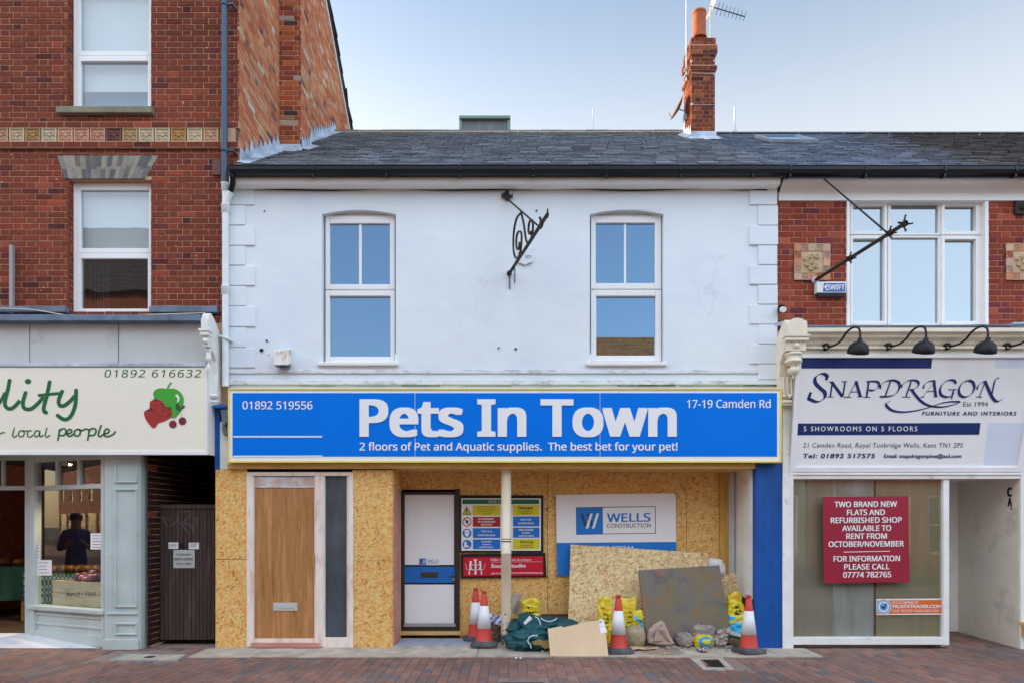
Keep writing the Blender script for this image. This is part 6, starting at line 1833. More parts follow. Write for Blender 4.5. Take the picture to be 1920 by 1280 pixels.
# produce
def table(x0, x1, y0, y1, z, lab, chk):
    t = Thing('produce_table', lab, 'table', ((x0 + x1) / 2, y0, .1))
    g = MB(); g.box(x0, x1, y0, y1, z - .03, z); t.part('top', g, M['raw_timber'])
    for (a, b) in ((x0, y0), (x1 - .05, y0), (x0, y1 - .05), (x1 - .05, y1 - .05)):
        g = MB(); g.box(a, a + .05, b, b + .05, .1, z - .03); t.part('leg', g, M['raw_timber_v'])
    g = MB(); nf = 60
    c1, c2 = lin('16483c', 1.1), lin('8fb4a8', 1.0)
    def cl(u, v):
        if not chk: return c1
        return c2 if (int(u * 40) + int(v * 10)) % 2 else c1
    def fn(u, v): return Vector((x0 - .03 + (x1 - x0 + .06) * u, y0 - .03 - .02 * math.sin(u * 40) * (1 - v), z + .012 - .5 * (1 - v) - .02 * math.sin(u * 9) * (1 - v)))
    grid_surf(fn, nf, 12, g, 0, cl); g.face([(x0 - .03, y0 - .03, z + .012), (x1 + .03, y0 - .03, z + .012), (x1 + .03, y1, z + .012), (x0 - .03, y1, z + .012)], 0, c1)
    t.part('cloth', g, M['bag'])
    for i in range(9):
        g = MB(); lump(g, (x0 + (x1 - x0) * (i + .5) / 9, (y0 + y1) / 2, z + .07), (.08, .1, .06), i + 60, .2, 3, .1, None, lambda u, v: lin(rr.choice(['7a4a22', '8a3c28', '5c5a22', 'a06a2a']), .8), nu=12, nv=8)
        t.part('produce', g, M['bag'])
table(-9.6, -7.5, 1.75, 2.5, .92, 'trestle table under a plain dark green cloth inside the greengrocer doorway', False)
table(-7.35, -6.2, 1.6, 2.3, .82, 'table under a green check cloth inside the greengrocer window', True)
# crate of onions on the window board
g = MB(); abox(g, .0, LW - .1, zb_ - .05, zb_ - .02, -.75, -.08); sf.part('window_board', g, M['raw_timber'])
t = Thing('produce_crate', 'weathered wooden crate filled with netted onions inside the shop window', 'crate', A + Vector((-.4, .3, zb_)))
u1c = uz(102, 1110)[0] + .22
for k in range(2):
    g = MB(); z = zb_ + .0 + k * .165
    abox(g, .0, u1c, z, z + .158, -.14, -.12); t.part('front_slat', g, M['rawgrey'])
for (a, b) in ((.0, .02), (u1c - .02, u1c)):
    g = MB(); abox(g, a, b, zb_, zb_ + .32, -.5, -.14); t.part('end_board', g, M['rawgrey'])
g = MB(); abox(g, .02, u1c - .02, zb_ + .26, zb_ + .28, -.5, -.14); t.part('filling', g, M['dark'])
pcr = Pl(A - nrm * .12, nrm)
g = MB(); text(g, pcr, '1999', 160, 179, 1117.5, 1109, bold=.01, off=.002); text(g, pcr, 'ANZ', 124, 150, 1117, 1110, bold=.01, off=.002); t.part('stencil', g, M['grey_ink'])
for i in range(46):
    u = rr.uniform(.03, u1c * .8); n = rr.uniform(-.42, -.18); zz_ = zb_ + .31 + .16 * (1 - abs(u / u1c - .3)) * rr.uniform(.2, 1)
    c = A + ud * u + nrm * n; g = MB()
    colr = lin(rr.choice(['8a4a5c', '9c5a68', '7a3c50', 'b08088', 'a8788c']), 1.1)
    lump(g, (c.x, c.y, zz_), (.045, .045, .04), i, .1, 2, 0, None, lambda u, v: colr, nu=12, nv=9)
    o = g.build('onion', M['bag'], t.loc); o.parent = t.o
# notes on the glass
def note(x0, y0, x1, y1, lab, lines, slope=0):
    tt = Thing('paper_notice', lab, 'notice', pw.at((x0 + x1) / 2, y1, .0))
    g = MB(); P = [pw.at(x, y, -.008) for x, y in ((x0, y1), (x1, y1 + slope), (x1, y0 + slope), (x0, y0))]; g.slab(P, tuple(nrm * .002)); tt.part('sheet', g, M['paper'])
    g = MB()
    for i in range(lines):
        yy = y0 + (y1 - y0) * (i + .8) / (lines + .6); rect(g, pw, x0 + (x1 - x0) * .12, yy - .45, x1 - (x1 - x0) * rr.uniform(.15, .4), yy + .45, -.0045)
    tt.part('print', g, M['grey_ink'])
note(170, 999, 197.5, 1029, 'white printed notice on the right of the greengrocer window', 5)
note(69, 1049, 97, 1078, 'small white notice with drawings low on the left of the greengrocer window', 4)
note(69.5, 1017, 75, 1049, 'narrow upright white sticker beside the edge of the greengrocer window', 5)

# ---- passage with the plank gate
YG = .3
ps_ = MB()
mpP = lambda u, v, n: (X_(277) + n, u, v)
pg = Thing('passage', 'dark brick walled side passage behind the plank gate', 'passage', (-4.3, 1, 0))
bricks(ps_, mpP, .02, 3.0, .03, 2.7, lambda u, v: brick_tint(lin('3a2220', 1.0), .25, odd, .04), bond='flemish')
ps_.box(X_(277) - .05, X_(277) - .006, .12, 6, 0, 2.75, 1)
pg.part('wall', ps_, [M['brick'], M['mortar']])
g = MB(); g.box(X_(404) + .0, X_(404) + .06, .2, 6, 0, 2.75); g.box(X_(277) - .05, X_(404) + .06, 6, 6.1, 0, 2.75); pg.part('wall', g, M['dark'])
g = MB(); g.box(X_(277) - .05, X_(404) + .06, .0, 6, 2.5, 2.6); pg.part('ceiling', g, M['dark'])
gt = Thing('wooden_gate', 'dark weathered plank gate with scratched graffiti across the side passage', 'gate', (X_(340, YG), YG, .03))
x0, x1 = X_(279, YG), X_(404, YG); n = 16
for i in range(n):
    a = x0 + .05 + (x1 - x0 - .06) * i / n; b = x0 + .05 + (x1 - x0 - .06) * (i + 1) / n
    g = MB(); g.box(a + .002, b - .002, YG - rng.uniform(0, .006), YG + .025, .06, Z_(953, YG)); gt.part('plank', g, M['gate'], bev=.004)
g = MB(); g.box(x0 - .01, x1 + .02, YG - .02, YG + .05, Z_(953, YG), Z_(945, YG)); g.box(x0 - .01, x0 + .05, YG - .01, YG + .05, .04, Z_(953, YG)); gt.part('frame', g, M['gate'], bev=.004)
pgt = front(YG - .007)
g = MB(); Kg = lambda cx, cy: (cx / 2.908, 840 + cy / 2.908)
for i, s_ in enumerate(([(872, 380), (900, 378), (925, 392)], [(892, 384), (900, 405), (912, 424)], [(935, 420), (960, 402), (968, 370), (966, 345), (972, 400), (985, 405)], [(1000, 345), (1025, 342), (1040, 355), (1020, 385), (995, 402), (1015, 410)], [(1010, 405), (1040, 425), (1055, 445)], [(985, 405), (1030, 465)], [(1060, 388), (1080, 378), (1070, 400), (1080, 420)])):
    stroke(g, pgt, [Kg(*p) for p in s_], .7, .003 + i * .0004)
gt.part('graffiti', g, paint('faint_scratch', lin('8c8486'), .8, .1))
g = MB(); g.pbox(337, 1017, 344, 1026, YG - .02, .02); gt.part('lock', g, M['black'])
def gnote(x0, y0, x1, y1, name, lab, mat, cat, body):
    tt = Thing(name, lab, cat, W((x0 + x1) / 2, y1, YG - .01)); g = MB(); g.pbox(x0, y0, x1, y1, YG - .012, .005); tt.part('sheet', g, M[mat]); pn = front(YG - .012)
    g = MB(); body(g, pn); tt.part('print', g, M['grey_ink'])
def b1(g, pn):
    text(g, pn, 'PLEASE KEEP', 331, 358, 1040.5, 1037, bold=.02, off=.002); text(g, pn, 'GATE LOCKED', 327, 362, 1049.5, 1045, bold=.03, off=.002); text(g, pn, 'AT ALL TIMES', 330, 359, 1058, 1054, bold=.02, off=.002)
    for q in ((326.5, 1032), (363, 1031.5), (327, 1062), (362.5, 1062)): shape(g, pn, ell(*q, .7, n=8), .003)
gnote(325, 1030, 365, 1064, 'gate_notice', 'grey notice asking for the gate to be kept locked', 'grey_panel', 'notice', b1)
def lines(x0, x1, y0, n):
    def f(g, pn):
        for i in range(n): rect(g, pn, x0, y0 + i * 1.6, x1 - rr.uniform(0, 4), y0 + i * 1.6 + .5, .002)
    return f
gnote(316, 1016, 334, 1028, 'paper_card', 'small white card on the gate left of the lock', 'paper', 'card', lines(318, 332, 1019, 4))
gnote(354, 1016.5, 373, 1028.5, 'paper_card', 'small white card on the gate right of the lock', 'paper', 'card', lines(356, 371, 1018, 5))
# ================================================================== RIGHT: red brick building and furniture shop
rb = Thing('brick_building', 'low red brick building with white three part window and slate roof beside the white shop', 'building', (6.5, 3, 0))
QX0, QX1 = X_(1457, BY), 11.0
hole = (X_(1588, BY), X_(1853, BY), Z_(611, BY), Z_(376, BY))
g = MB()
redr = lin('8e4030', 1.2)
def pickR(u, v):
    b = brick_tint(redr, .14, [lin('a85440', 1.2), lin('82383c', 1.2), lin('74343a', 1.2)], .25); k = zone(u + 9, v); return tuple(min(.8, x * k) for x in b)
pans = [(X_(1488, BY), X_(1556, BY), Z_(526, BY), Z_(457, BY)), (X_(1885, BY), X_(1953, BY), Z_(526, BY), Z_(457, BY))]
bricks(g, mpF, QX0, QX1, Z_(620, BY), Z_(374, BY), pickR, [hole] + pans)
wall_cells(g, mpF, QX0, QX1, 2.4, Z_(360, BY), [hole], -.006, 1)
reveals(g, mpF, hole, -.006, -.2, 1)
rb.part('front_wall', g, [M['brick'], M['mortar']])
pc_ = [lin('d8ac90', 1.15), lin('c8a890', 1.15), lin('c98a66', 1.15), lin('d2b49a', 1.15)]
for p in pans:
    g = MB(); n = 5; w = (p[1] - p[0]) / n
    g.box(p[0], p[1], BY - .002, BY + .02, p[2], p[3], 0, lin('8a7060'))
    for i in range(n):
        for j in range(n):
            if 0 < i < n - 1 and 0 < j < n - 1: continue
            cu, cv = p[0] + (i + .5) * w, p[2] + (j + .5) * w
            if (i + j) % 2: relief(g, lambda u, v, n_: (u, BY - .002 - n_ * .7, v), cu, cv, w * .96, rng.choice(pc_))
            else: g.box(cu - w * .48, cu + w * .48, BY - .018, BY, cv - w * .48, cv + w * .48, 0, rng.choice(pc_[:3]))
    c0 = (p[0] + p[1]) / 2, (p[2] + p[3]) / 2; bc = lin('cbb08c', 1.15)
    g.box(c0[0] - w * 1.48, c0[0] + w * 1.48, BY - .01, BY, c0[1] - w * 1.48, c0[1] + w * 1.48, 0, bc)
    for k in range(7):
        a = k * .9; rr_ = w * (.5 + .12 * (k % 2)) * (1 if k else 0) * 1.5
        cx_, cz_ = c0[0] + rr_ * math.cos(a), c0[1] + rr_ * math.sin(a)
        g.lathe([(w * .42, 0), (w * .36, .02), (w * .2, .028), (w * .18, .018), (0, .03)], (cx_, BY - .01, cz_), 12, 0, bc, Matrix.Rotation(R(90), 3, 'X'))
        g.tube([(c0[0], BY - .016, c0[1]), (c0[0] + rr_ * .6 * math.cos(a + .5), BY - .022, c0[1] + rr_ * .6 * math.sin(a + .5)), (cx_, BY - .016, cz_)], .008, 5, 0, bc)
    rb.part('tile_panel', g, M['tile'])
# window
Yw = .09
g = MB()
g.pbox(1588, 376, 1594, 611, BY - .02, .16); g.pbox(1847, 376, 1854, 611, BY - .02, .16); g.pbox(1594, 372, 1847, 379, BY - .01, .15)
vb = [(1594, 1599), (1658, 1671), (1760, 1772), (1830.5, 1847)]
def grp(x0, x1, y0, y1, gx0, gx1, gy0, gy1, Y):
    g.pbox(x0, y0, gx0, y1, Y, .06); g.pbox(gx1, y0, x1, y1, Y, .06); g.pbox(gx0, y0, gx1, gy0, Y, .06); g.pbox(gx0, gy1, gx1, y1, Y, .06)
GL = []
for (x0, x1, gx0, gx1, t0, t1, b0_, b1_) in ((1594, 1664, 1600, 1658, 386, 433, 448, 602), (1664, 1765, 1671, 1759.5, 383, 437, 446, 606), (1765, 1847, 1772, 1830, 386, 433, 449, 602)):
    m_ = (t1 + b0_) / 2
    grp(x0 + .6, x1 - .6, 379, m_ - .6, gx0, gx1, t0, t1, Yw - (.0 if gx0 == 1671 else .02)); grp(x0 + .6, x1 - .6, m_ + .6, 610, gx0, gx1, b0_, b1_, Yw - (.0 if gx0 == 1671 else .02))
    GL += [(gx0, t0, gx1, t1), (gx0, b0_, gx1, b1_)]
g.pbox(1594, 379, 1847, 610, Yw + .045, .03)
wf = rb.part('window', g, M['upvc'], bev=.006)
for q in GL:
    g = MB(); g.pbox(q[0] - 1, q[1] - 1, q[2] + 1, q[3] + 1, Yw + .035, .004); rb.part('pane', g, G_PALE, parent=wf)
# eaves
g = MB()
X1 = 11.0
prof = [(-.17, Z_(336, -.16)), (-.17, Z_(326, -.16)), (.0, Z_(326, -.16)), (.02, Z_(336, -.16))]
g.slab([(QX0 + .06, y, z) for y, z in prof], (X1 - QX0, 0, 0)); fa = rb.part('fascia_board', g, M['upvc'], bev=.004)
g = MB(); A_ = []; B_ = []
for i in range(9):
    a = R(90 * i / 8); y = -.14 + .15 * math.sin(a); z = Z_(337, -.16) - (.14) * (1 - math.cos(a)); A_.append((QX0 + .02, y, z)); B_.append((X1, y, z))
g.strip(A_, B_, 0, None, True); g.box(QX0 + .012, X1, -.0, BY + .02, Z_(376, 0), Z_(360, 0)); rb.part('cove', g, M['upvc'])
gutter(rb, 3.41, X1, Z_(312.5, GY), GY, (1482, 1624, 1772, 1905))
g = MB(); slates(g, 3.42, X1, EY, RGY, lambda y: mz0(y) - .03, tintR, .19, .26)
mr_ = lambda y: mz0(y) - .05
g.slab([(3.42, EY + .05, mr_(EY + .05)), (X1, EY + .05, mr_(EY + .05)), (X1, RGY, mr_(RGY)), (3.42, RGY, mr_(RGY))], (0, 0, -.1), 0, (.05, .055, .065))
g.face([(3.42, RGY, mr_(RGY)), (X1, RGY, mr_(RGY)), (X1, RGY + 4.6, RGZ - 3.2), (3.42, RGY + 4.6, RGZ - 3.2)], 0, (.1, .1, .11))
rr_f = rb.part('roof', g, M['slate'])
g = MB(); x = 3.44
while x < X1:
    pr = [(-.11, -.06), (-.05, 0), (.0, .012), (.05, 0), (.11, -.06)]
    g.strip([(x, RGY + y, RGZ + .0 + z) for y, z in pr], [(min(X1, x + .44), RGY + y, RGZ + .0 + z) for y, z in pr], 0, (.1, .1, .11)); x += .45
rb.part('ridge_tiles', g, M['slate'], parent=rr_f)
g = MB()                                       # roof window, low and wide
def onroof(px, py, up=.0):
    n_ = Vector((0, -PITCH, 1)).normalized(); P = Pl((0, EY, EZ), n_); return P.at(px, py, up)
q = [(1421, 254), (1507, 253), (1528, 268), (1450, 269)]
y0, y1 = 2.85, 3.7
xa, xb = X_(1446, 2.9), X_(1528, 2.9)
n_ = Vector((0, -PITCH, 1)).normalized(); sl_ = Vector((0, 1, PITCH)).normalized(); o_ = Vector((xa, y0, mz0(y0)))
def sbox(u0, u1, s0, s1, h0, h1):
    g.slab([o_ + Vector((u, 0, 0)) + sl_ * s + n_ * h0 for u, s in ((u0, s0), (u1, s0), (u1, s1), (u0, s1))], tuple(n_ * (h1 - h0)))
Wd, Hd = xb - xa, .98
sbox(-.02, Wd + .02, -.02, .07, 0, .05); sbox(-.02, Wd + .02, Hd - .06, Hd, 0, .055); sbox(-.02, .05, .07, Hd - .06, 0, .05); sbox(Wd - .05, Wd + .02, .07, Hd - .06, 0, .05)
sk = rb.part('skylight', g, M['alu'], parent=rr_f)
g = MB(); sbox(.05, Wd - .05, .07, Hd - .06, .025, .036); rb.part('skylight_pane', g, G_MAIN, parent=rr_f)
g = MB(); g.box(X1 - .1, X1, BY + .05, 9, 0, 6); rb.part('side_wall', g, M['mortar'])
g = MB(); g.slab([W(1453, 606, -.02), W(1475, 600, -.02), W(1475, 608, -.02), W(1453, 612, -.02)], (0, .05, 0)); g.pbox(1900, 604, 1940, 612, -.03, .05); rb.part('lead_flashing', g, M['lead'])
g = MB(); g.box(X_(1904, 0), X_(1940, 0), -.0, BY - .002, Z_(401, 0), Z_(376, 0)); g.lathe([(.05, 0), (.03, .03), (0, .035)], W(1917, 388, 0), 10, M=Matrix.Rotation(R(90), 3, 'X')); rb.part('tie_plate', g, M['iron'])
# camera on the white wall's edge
t = Thing('security_camera', 'small round security camera at the right edge of the white wall', 'camera', W(1463, 590, -.03))
g = MB(); c = W(1463, 581, -.03); g.lathe([(.04, 0), (.045, .04), (.05, .05)], c, 14, M=Matrix.Rotation(R(90), 3, 'X')); g.tube([c + Vector((0, -.03, -.01)), c + Vector((-.01, -.1, -.03))], [.045, .035], 12); t.part('housing', g, M['black'])
g = MB(); g.tube([c + Vector((-.01, -.1, -.03)), c + Vector((-.012, -.14, -.04))], [.038, .034], 14); t.part('lens', g, M['upvc'])
# alarm box
YA = -.06
t = Thing('alarm_box', 'small white and blue burglar alarm box on the brick beside the white window', 'alarm box', W(1560, 555, YA))
g = MB(); g.slab([W(1532, 528, YA), W(1587, 528, YA), W(1587, 549, YA), W(1532, 549, YA)], (0, .085, 0)); t.part('case', g, M['upvc'], bev=.008)
g = MB(); g.slab([W(1532, 549.5, YA), W(1587, 549.5, YA), W(1585, 555, YA + .02), W(1536, 555, YA + .02)], (0, .07, 0)); t.part('strobe', g, M['navy_pipe'], bev=.004)
P = front(YA); g = MB(); shape(g, P, [(1543, 547), (1545, 531), (1585, 531), (1585, 547)], .003); t.part('blue_field', g, paint('alarm_blue', lin('3a66b0', 1.15), .4, .03))
g = MB(); text(g, P, 'SWIFT', 1551, 1584, 543.5, 534, bold=.025, off=.005); stroke(g, P, [(1551, 533), (1547, 538), (1551, 545)], 1.6, .0055); shape(g, P, [(1544, 538), (1550, 535.5), (1550, 541)], .006); t.part('lettering', g, M['white'])
# projecting pole
B0 = W(1528, 526, 0); tp_ = W(1697, 420, -1.62); tp_.z = B0.z
t = Thing('flag_pole', 'bare rusty iron sign pole with a stay rod projecting over the alarm box', 'sign bracket', B0)
ad = (tp_ - B0).normalized()
g = MB(); g.tube([B0, tp_], .021, 8); t.part('pole', g, M['iron'])
g = MB(); g.tube([W(1543, 334, -.15), B0 + ad * 1.38], .011, 6); t.part('stay_rod', g, M['iron'])
g = MB(); c = W(1543, 331, -.16); g.tube([c + Vector((.025 * math.cos(a), -.01, .03 * math.sin(a))) for a in [k * PI / 6 for k in range(13)]], .009, 6, caps=False); t.part('eye_bolt', g, M['upvc_dirty'])
for (s_, k) in ((.72, 1.0), (1.4, 1.0), (1.62, 1.3)):
    g = MB(); c = B0 + ad * s_
    g.lathe([(.02, -.025), (.034, -.02), (.034, .02), (.02, .025)], c, 10, M=ad.to_track_quat('Z', 'Y').to_matrix())
    for a in range(4):
        v = Vector((0, 0, 1)) if a % 2 == 0 else ad.cross(Vector((0, 0, 1)))
        v = v * (1 if a < 2 else -1); g.tube([c + v * .03, c + v * .065 * k + ad * .02, c + v * .05 * k + ad * .04], [.01, .008, .003], 5)
    t.part('collar', g, M['iron'])
g = MB(); g.lathe([(.045, 0), (.04, .02), (.02, .03)], B0, 10, M=Matrix.Rotation(R(90), 3, 'X')); t.part('base_plate', g, M['lead'])

# ---- furniture shop front
f2 = Thing('shopfront', 'cream painted furniture shop front with boarded window and recessed entrance', 'shop front', (5.2, 0, 0))
g = MB()
xs0 = X_(1497, -.2); X1 = 11.0
for (ya, za, zb2, pr) in ((612, 0, 0, .3),): pass
prof = [(-.0, Z_(612, -.3)), (-.3, Z_(614.5, -.3)), (-.3, Z_(622, -.3)), (-.24, Z_(627, -.24)), (-.24, Z_(632, -.24)), (-.16, Z_(638, -.16)), (-.16, Z_(643, -.16)), (-.13, Z_(648, -.13)), (-.13, Z_(664, -.13)), (0, Z_(664, -.13))]
g.slab([(xs0, y, z) for y, z in prof], (X1 - xs0, 0, 0)); f2.part('cornice', g, M['cream_warm'], bev=.005)
g = MB(); g.tube([(xs0, -.26, Z_(611.5, -.28)), (4.4, -.27, Z_(612.5, -.28)), (5.6, -.26, Z_(610.5, -.28)), (6.4, -.27, Z_(608.5, -.28)), (X1, -.26, Z_(608, -.28))], .016, 6); f2.part('lead_roll', g, M['lead_dark'])
g = MB(); g.tube([(xs0 + .1, -.16, Z_(652, -.16)), (X1, -.16, Z_(652, -.16))], .016, 8); f2.part('conduit', g, M['cream_warm'])
console(f2, 1468, 1496, Z_(597, -.33), Z_(752, -.1), .33, 'cream_warm', -1)
g = MB(); g.box(X_(1466, -.02), X_(1486, -.02), -.05, .12, .0, Z_(760, -.02)); g.box(X_(1486, -.02), X_(1495), -.03, .12, Z_(897), Z_(760)); f2.part('pilaster', g, M['cream_paint'], bev=.004)
g = MB(); g.box(X_(1478), X1, -.035, .1, Z_(897), Z_(884)); g.box(X_(1478), X_(1910), -.055, -.03, Z_(890), Z_(886)); f2.part('head_rail', g, M['cream_paint'], bev=.004)
Yf = -.01
g = MB(); g.pbox(1485, 893, 1487.5, 1208, Yf, .1); g.pbox(1769, 893, 1780, 1209, Yf, .12); g.pbox(1487.5, 893, 1769, 898, Yf, .1); g.pbox(1487.5, 1194.5, 1771, 1208, Yf - .02, .12)
wf2 = f2.part('shop_window', g, M['cream_paint'], bev=.005)
g = MB(); g.pbox(1487, 897, 1770, 1195, Yf + .05, .006); f2.part('pane', g, G_BOARD, parent=wf2)
def bmat(n, a, b, c): return paint(n, lin(a, 1.3), .6, .1, 2.5, stretch=(3, 1, .35), dirt=lin(b, 1.15), dlo=.47, dhi=.7, dscale=2.2)
bm1 = bmat('taupe_stained_board', 'aa9c7e', 'b8ae98', 0); bm2 = bmat('ochre_board', 'b09c6c', 'b8aa86', 0); bm3 = bmat('grey_weathered_board', 'c2c4bc', 'a89e84', 0)
for (a, b, m_) in ((1487, 1561, bm1), (1561.5, 1638, bm3), (1643, 1772, bm2)):
    g = MB(); g.pbox(a, 896, b, 1196, Yf + .08, .01); f2.part('board', g, m_, parent=wf2)
g = MB(); g.pbox(1630, 896, 1650, 1196, Yf + .11, .01); f2.part('dark_gap', g, M['dark'], parent=wf2)
# recessed entrance
RD = 1.15
xw = X_(1910)
g = MB(); g.box(xw, xw + .12, .0, 2.0, .0, 2.5); swl = f2.part('entrance_wall', g, paint('stained_cream_wall', lin('cfc6b8', 1.15), .6, .06, 1.6, dirt=lin('9c948c'), dlo=.52, dhi=.78, dscale=1.6, bmp=.1))
g = MB(); g.box(X_(1780), xw, .0, RD + .2, Z_(892), Z_(885)); f2.part('soffit', g, M['cream_paint'])
g = MB(); g.box(X_(1780) - .05, X_(1780) - .01, .1, RD, 0, 2.3); f2.part('entrance_wall', g, M['cream_paint'])
g = MB(); pE = lambda x0, y0, x1, y1, Y, d: g.pbox(x0, y0, x1, y1, Y, d)
a0 = X_(1780) - .01
g.box(a0, a0 + .14, RD, RD + .06, .03, 2.28); g.box(xw - .34, xw - .2, RD, RD + .08, .03, 2.3); g.box(xw - .2, xw, RD, RD + .06, .03, 2.3); g.box(a0 + .14, xw - .34, RD, RD + .06, .03, .2); g.box(a0 + .14, xw - .34, RD, RD + .06, 1.98, 2.08)
en = f2.part('entrance_door', g, M['cream_paint'], bev=.005)
g = MB(); g.box(a0 + .1, xw - .3, RD + .03, RD + .036, .2, 2.3); f2.part('pane', g, glass('dim_door_glass', .1, (.8, .9, .95), (.1, .13, .14)), parent=en)
px_w = Pl((xw, 0, 0), (-1, 0, 0))
g = MB()
for (s_, y0, y1, xa, xb) in (('C', 913, 930, 1888, 1897.5), ('A', 932, 949, 1889, 1897.5)): text(g, px_w, s_, xa, xb, y1, y0, bold=.07, off=.004)
shape(g, px_w, [(1893, 951), (1898, 951), (1898, 956)], .004)
f2.part('lettering', g, M['black'], parent=swl)
g = MB(); g.box(xw + .0, X1, -.04, .0, 0, 2.35); f2.part('end_post', g, M['cream_paint'], bev=.004)
g = MB(); c = W(1916, 1168, -.05); g.box(c.x - .04, c.x + .4, -.14, -.04, c.z - .02, c.z + .02); g.box(c.x, c.x + .3, -.12, -.04, c.z - .15, c.z - .02); f2.part('wooden_rail', g, M['raw_timber'])

# sign board tilted forward at the top
Zt_, Zb_ = Z_(664, -.27), Z_(884, -.03)
spl = Pl((0, -.03, Zb_), (0, -(Zt_ - Zb_), -.24))
s = Thing('shop_sign', 'white furniture shop sign with navy calligraphic lettering leaning forward at its top', 'sign', (5.5, -.03, Zb_))
g = MB(); n3 = spl.n
C4 = [spl.at(*p) for p in ((1494, 664), (1951, 664), (1914, 884), (1479, 884))]
g.slab([C4[3], C4[2], C4[1], C4[0]], tuple(-n3 * .04)); s.part('board', g, M['sign_white'])
g = MB()
def bar2(p, q, w0, pr=.025):
    o = [(1494, 664), (1951, 664), (1914, 884), (1479, 884)]; ins = [(1502, 670.5), (1943, 670.5), (1906, 874.5), (1490, 874.5)]
    P = [spl.at(*o[p]), spl.at(*o[q]), spl.at(*ins[q]), spl.at(*ins[p])]; g.slab([x + n3 * pr for x in P], tuple(-n3 * (pr + .05)))
    m_ = [((o[i][0] + ins[i][0]) / 2, (o[i][1] + ins[i][1]) / 2) for i in (p, q)]
    P = [spl.at(*m_[0]), spl.at(*m_[1]), spl.at(*ins[q]), spl.at(*ins[p])]; g.slab([x + n3 * (pr - .012) for x in P], tuple(-n3 * .01))
for a in range(4): bar2(a, (a + 1) % 4, 0)
s.part('frame', g, M['upvc_dirty'], bev=.003)
g = MB(); shape(g, spl, [(1867, 671), (1946, 671), (1943, 689), (1865, 689)], .001); s.part('pale_patch', g, M['sign_patch']); g = MB(); shape(g, spl, [(1853, 792), (1925, 792), (1911, 871), (1844, 871)], .001); s.part('pale_patch', g, M['sign_patch'])
g = MB(); shape(g, spl, [(1503, 671), (1748, 671), (1746, 690), (1502, 690)], .003); s.part('navy_band', g, M['navy_ink']); g = MB(); shape(g, spl, [(1494.5, 793), (1838.5, 792), (1836, 814), (1493, 815)], .003); s.part('navy_band', g, M['navy_ink'])
KS = lambda cx, cy: (1480 + cx / 4.3636, 660 + cy / 4.3636)
g = MB(); of = [.003]
def N_(pts, w=19, nib=38, thin=.16): of[0] += .00007; stroke(g, spl, [KS(*p) for p in pts], w / 4.3636, of[0], nib=nib, thin=thin, k=8)
def L_(pts, w=19, nib=38, thin=.16): of[0] += .00007; stroke(g, spl, [KS(*p) for p in pts], w / 4.3636, of[0], nib=nib, thin=thin, smooth=False)
N_([(300, 226), (308, 195), (280, 176), (240, 182), (212, 210), (214, 250), (250, 290), (288, 325), (290, 365), (258, 396), (215, 402), (176, 386), (160, 375), (176, 325)], 34, 30)
def serif(x0, y0, x1, y1): L_([(x0, y0), (x1, y1)], 7, 90, 1.0)
L_([(352, 240), (335, 362)]); L_([(345, 240), (436, 362)], 26); L_([(456, 240), (438, 360)]); serif(322, 240, 362, 240); serif(312, 364, 362, 364); serif(428, 238, 474, 238)
L_([(548, 234), (482, 362)], 14); L_([(545, 234), (582, 362)], 27); serif(505, 322, 568, 320); serif(446, 365, 508, 365); serif(556, 364, 600, 360)
L_([(650, 240), (632, 362)], 22); N_([(632, 240), (690, 236), (728, 246), (728, 280), (695, 308), (650, 308)], 24); serif(606, 366, 664, 366)
L_([(828, 236), (785, 355)], 22); N_([(742, 296), (752, 262), (795, 235), (850, 228), (895, 248), (900, 290), (870, 338), (820, 358), (740, 362)], 26)
L_([(998, 236), (955, 358)], 22); N_([(916, 286), (930, 256), (980, 230), (1035, 230), (1058, 252), (1045, 284), (1008, 304), (985, 304)], 24); serif(922, 364, 990, 364)
N_([(1000, 300), (1030, 345), (1075, 395), (1120, 425), (1175, 441), (1250, 446), (1330, 430), (1394, 406), (1330, 402), (1250, 414), (1170, 440), (1080, 466), (980, 484), (900, 486), (840, 472), (800, 442), (794, 415), (826, 396)], 24, 35, .14)
N_([(1096, 294), (1106, 264), (1140, 238), (1196, 230)], 22); L_([(1196, 232), (1092, 360)], 13); L_([(1184, 232), (1198, 362)], 27); serif(1125, 318, 1190, 316); serif(1072, 364, 1106, 364); serif(1180, 364, 1216, 360)
N_([(1362, 256), (1350, 232), (1310, 226), (1262, 250), (1234, 300), (1242, 345), (1285, 364), (1330, 352), (1345, 328)], 25); L_([(1346, 304), (1326, 380)], 20); serif(1300, 304, 1370, 302)
N_([(1470, 228), (1420, 246), (1388, 300), (1398, 348), (1440, 364), (1490, 340), (1514, 288), (1502, 244), (1468, 228)], 26)
N_([(1536, 304), (1545, 272), (1572, 246), (1604, 234)], 22); L_([(1604, 236), (1556, 360)], 14); serif(1530, 364, 1578, 364)
N_([(1600, 232), (1625, 290), (1655, 355), (1685, 394), (1715, 398), (1748, 378)], 27); N_([(1655, 352), (1668, 290), (1680, 240), (1694, 214), (1716, 208)], 20)
s.part('lettering', g, M['navy_ink'])
g = MB()
text(g, spl, 'FURNITURE AND INTERIORS', 1729, 1906, 778, 770.8, font='inter', bold=.03, shear=.18, sp=1.3, off=.004); s.part('lettering', g, M['navy_ink']); g = MB()
text(g, spl, 'Tel: 01892 517575', 1506, 1641, 858, 849.5, font='inter', bold=.03, shear=.15, sp=1.15, off=.004); s.part('lettering', g, M['navy_ink']); g = MB()
text(g, spl, 'Email: snapdragonpine@aol.com', 1657, 1803, 857.5, 850.5, font='inter', bold=.025, shear=.15, off=.004)
s.part('lettering', g, M['navy_ink'])
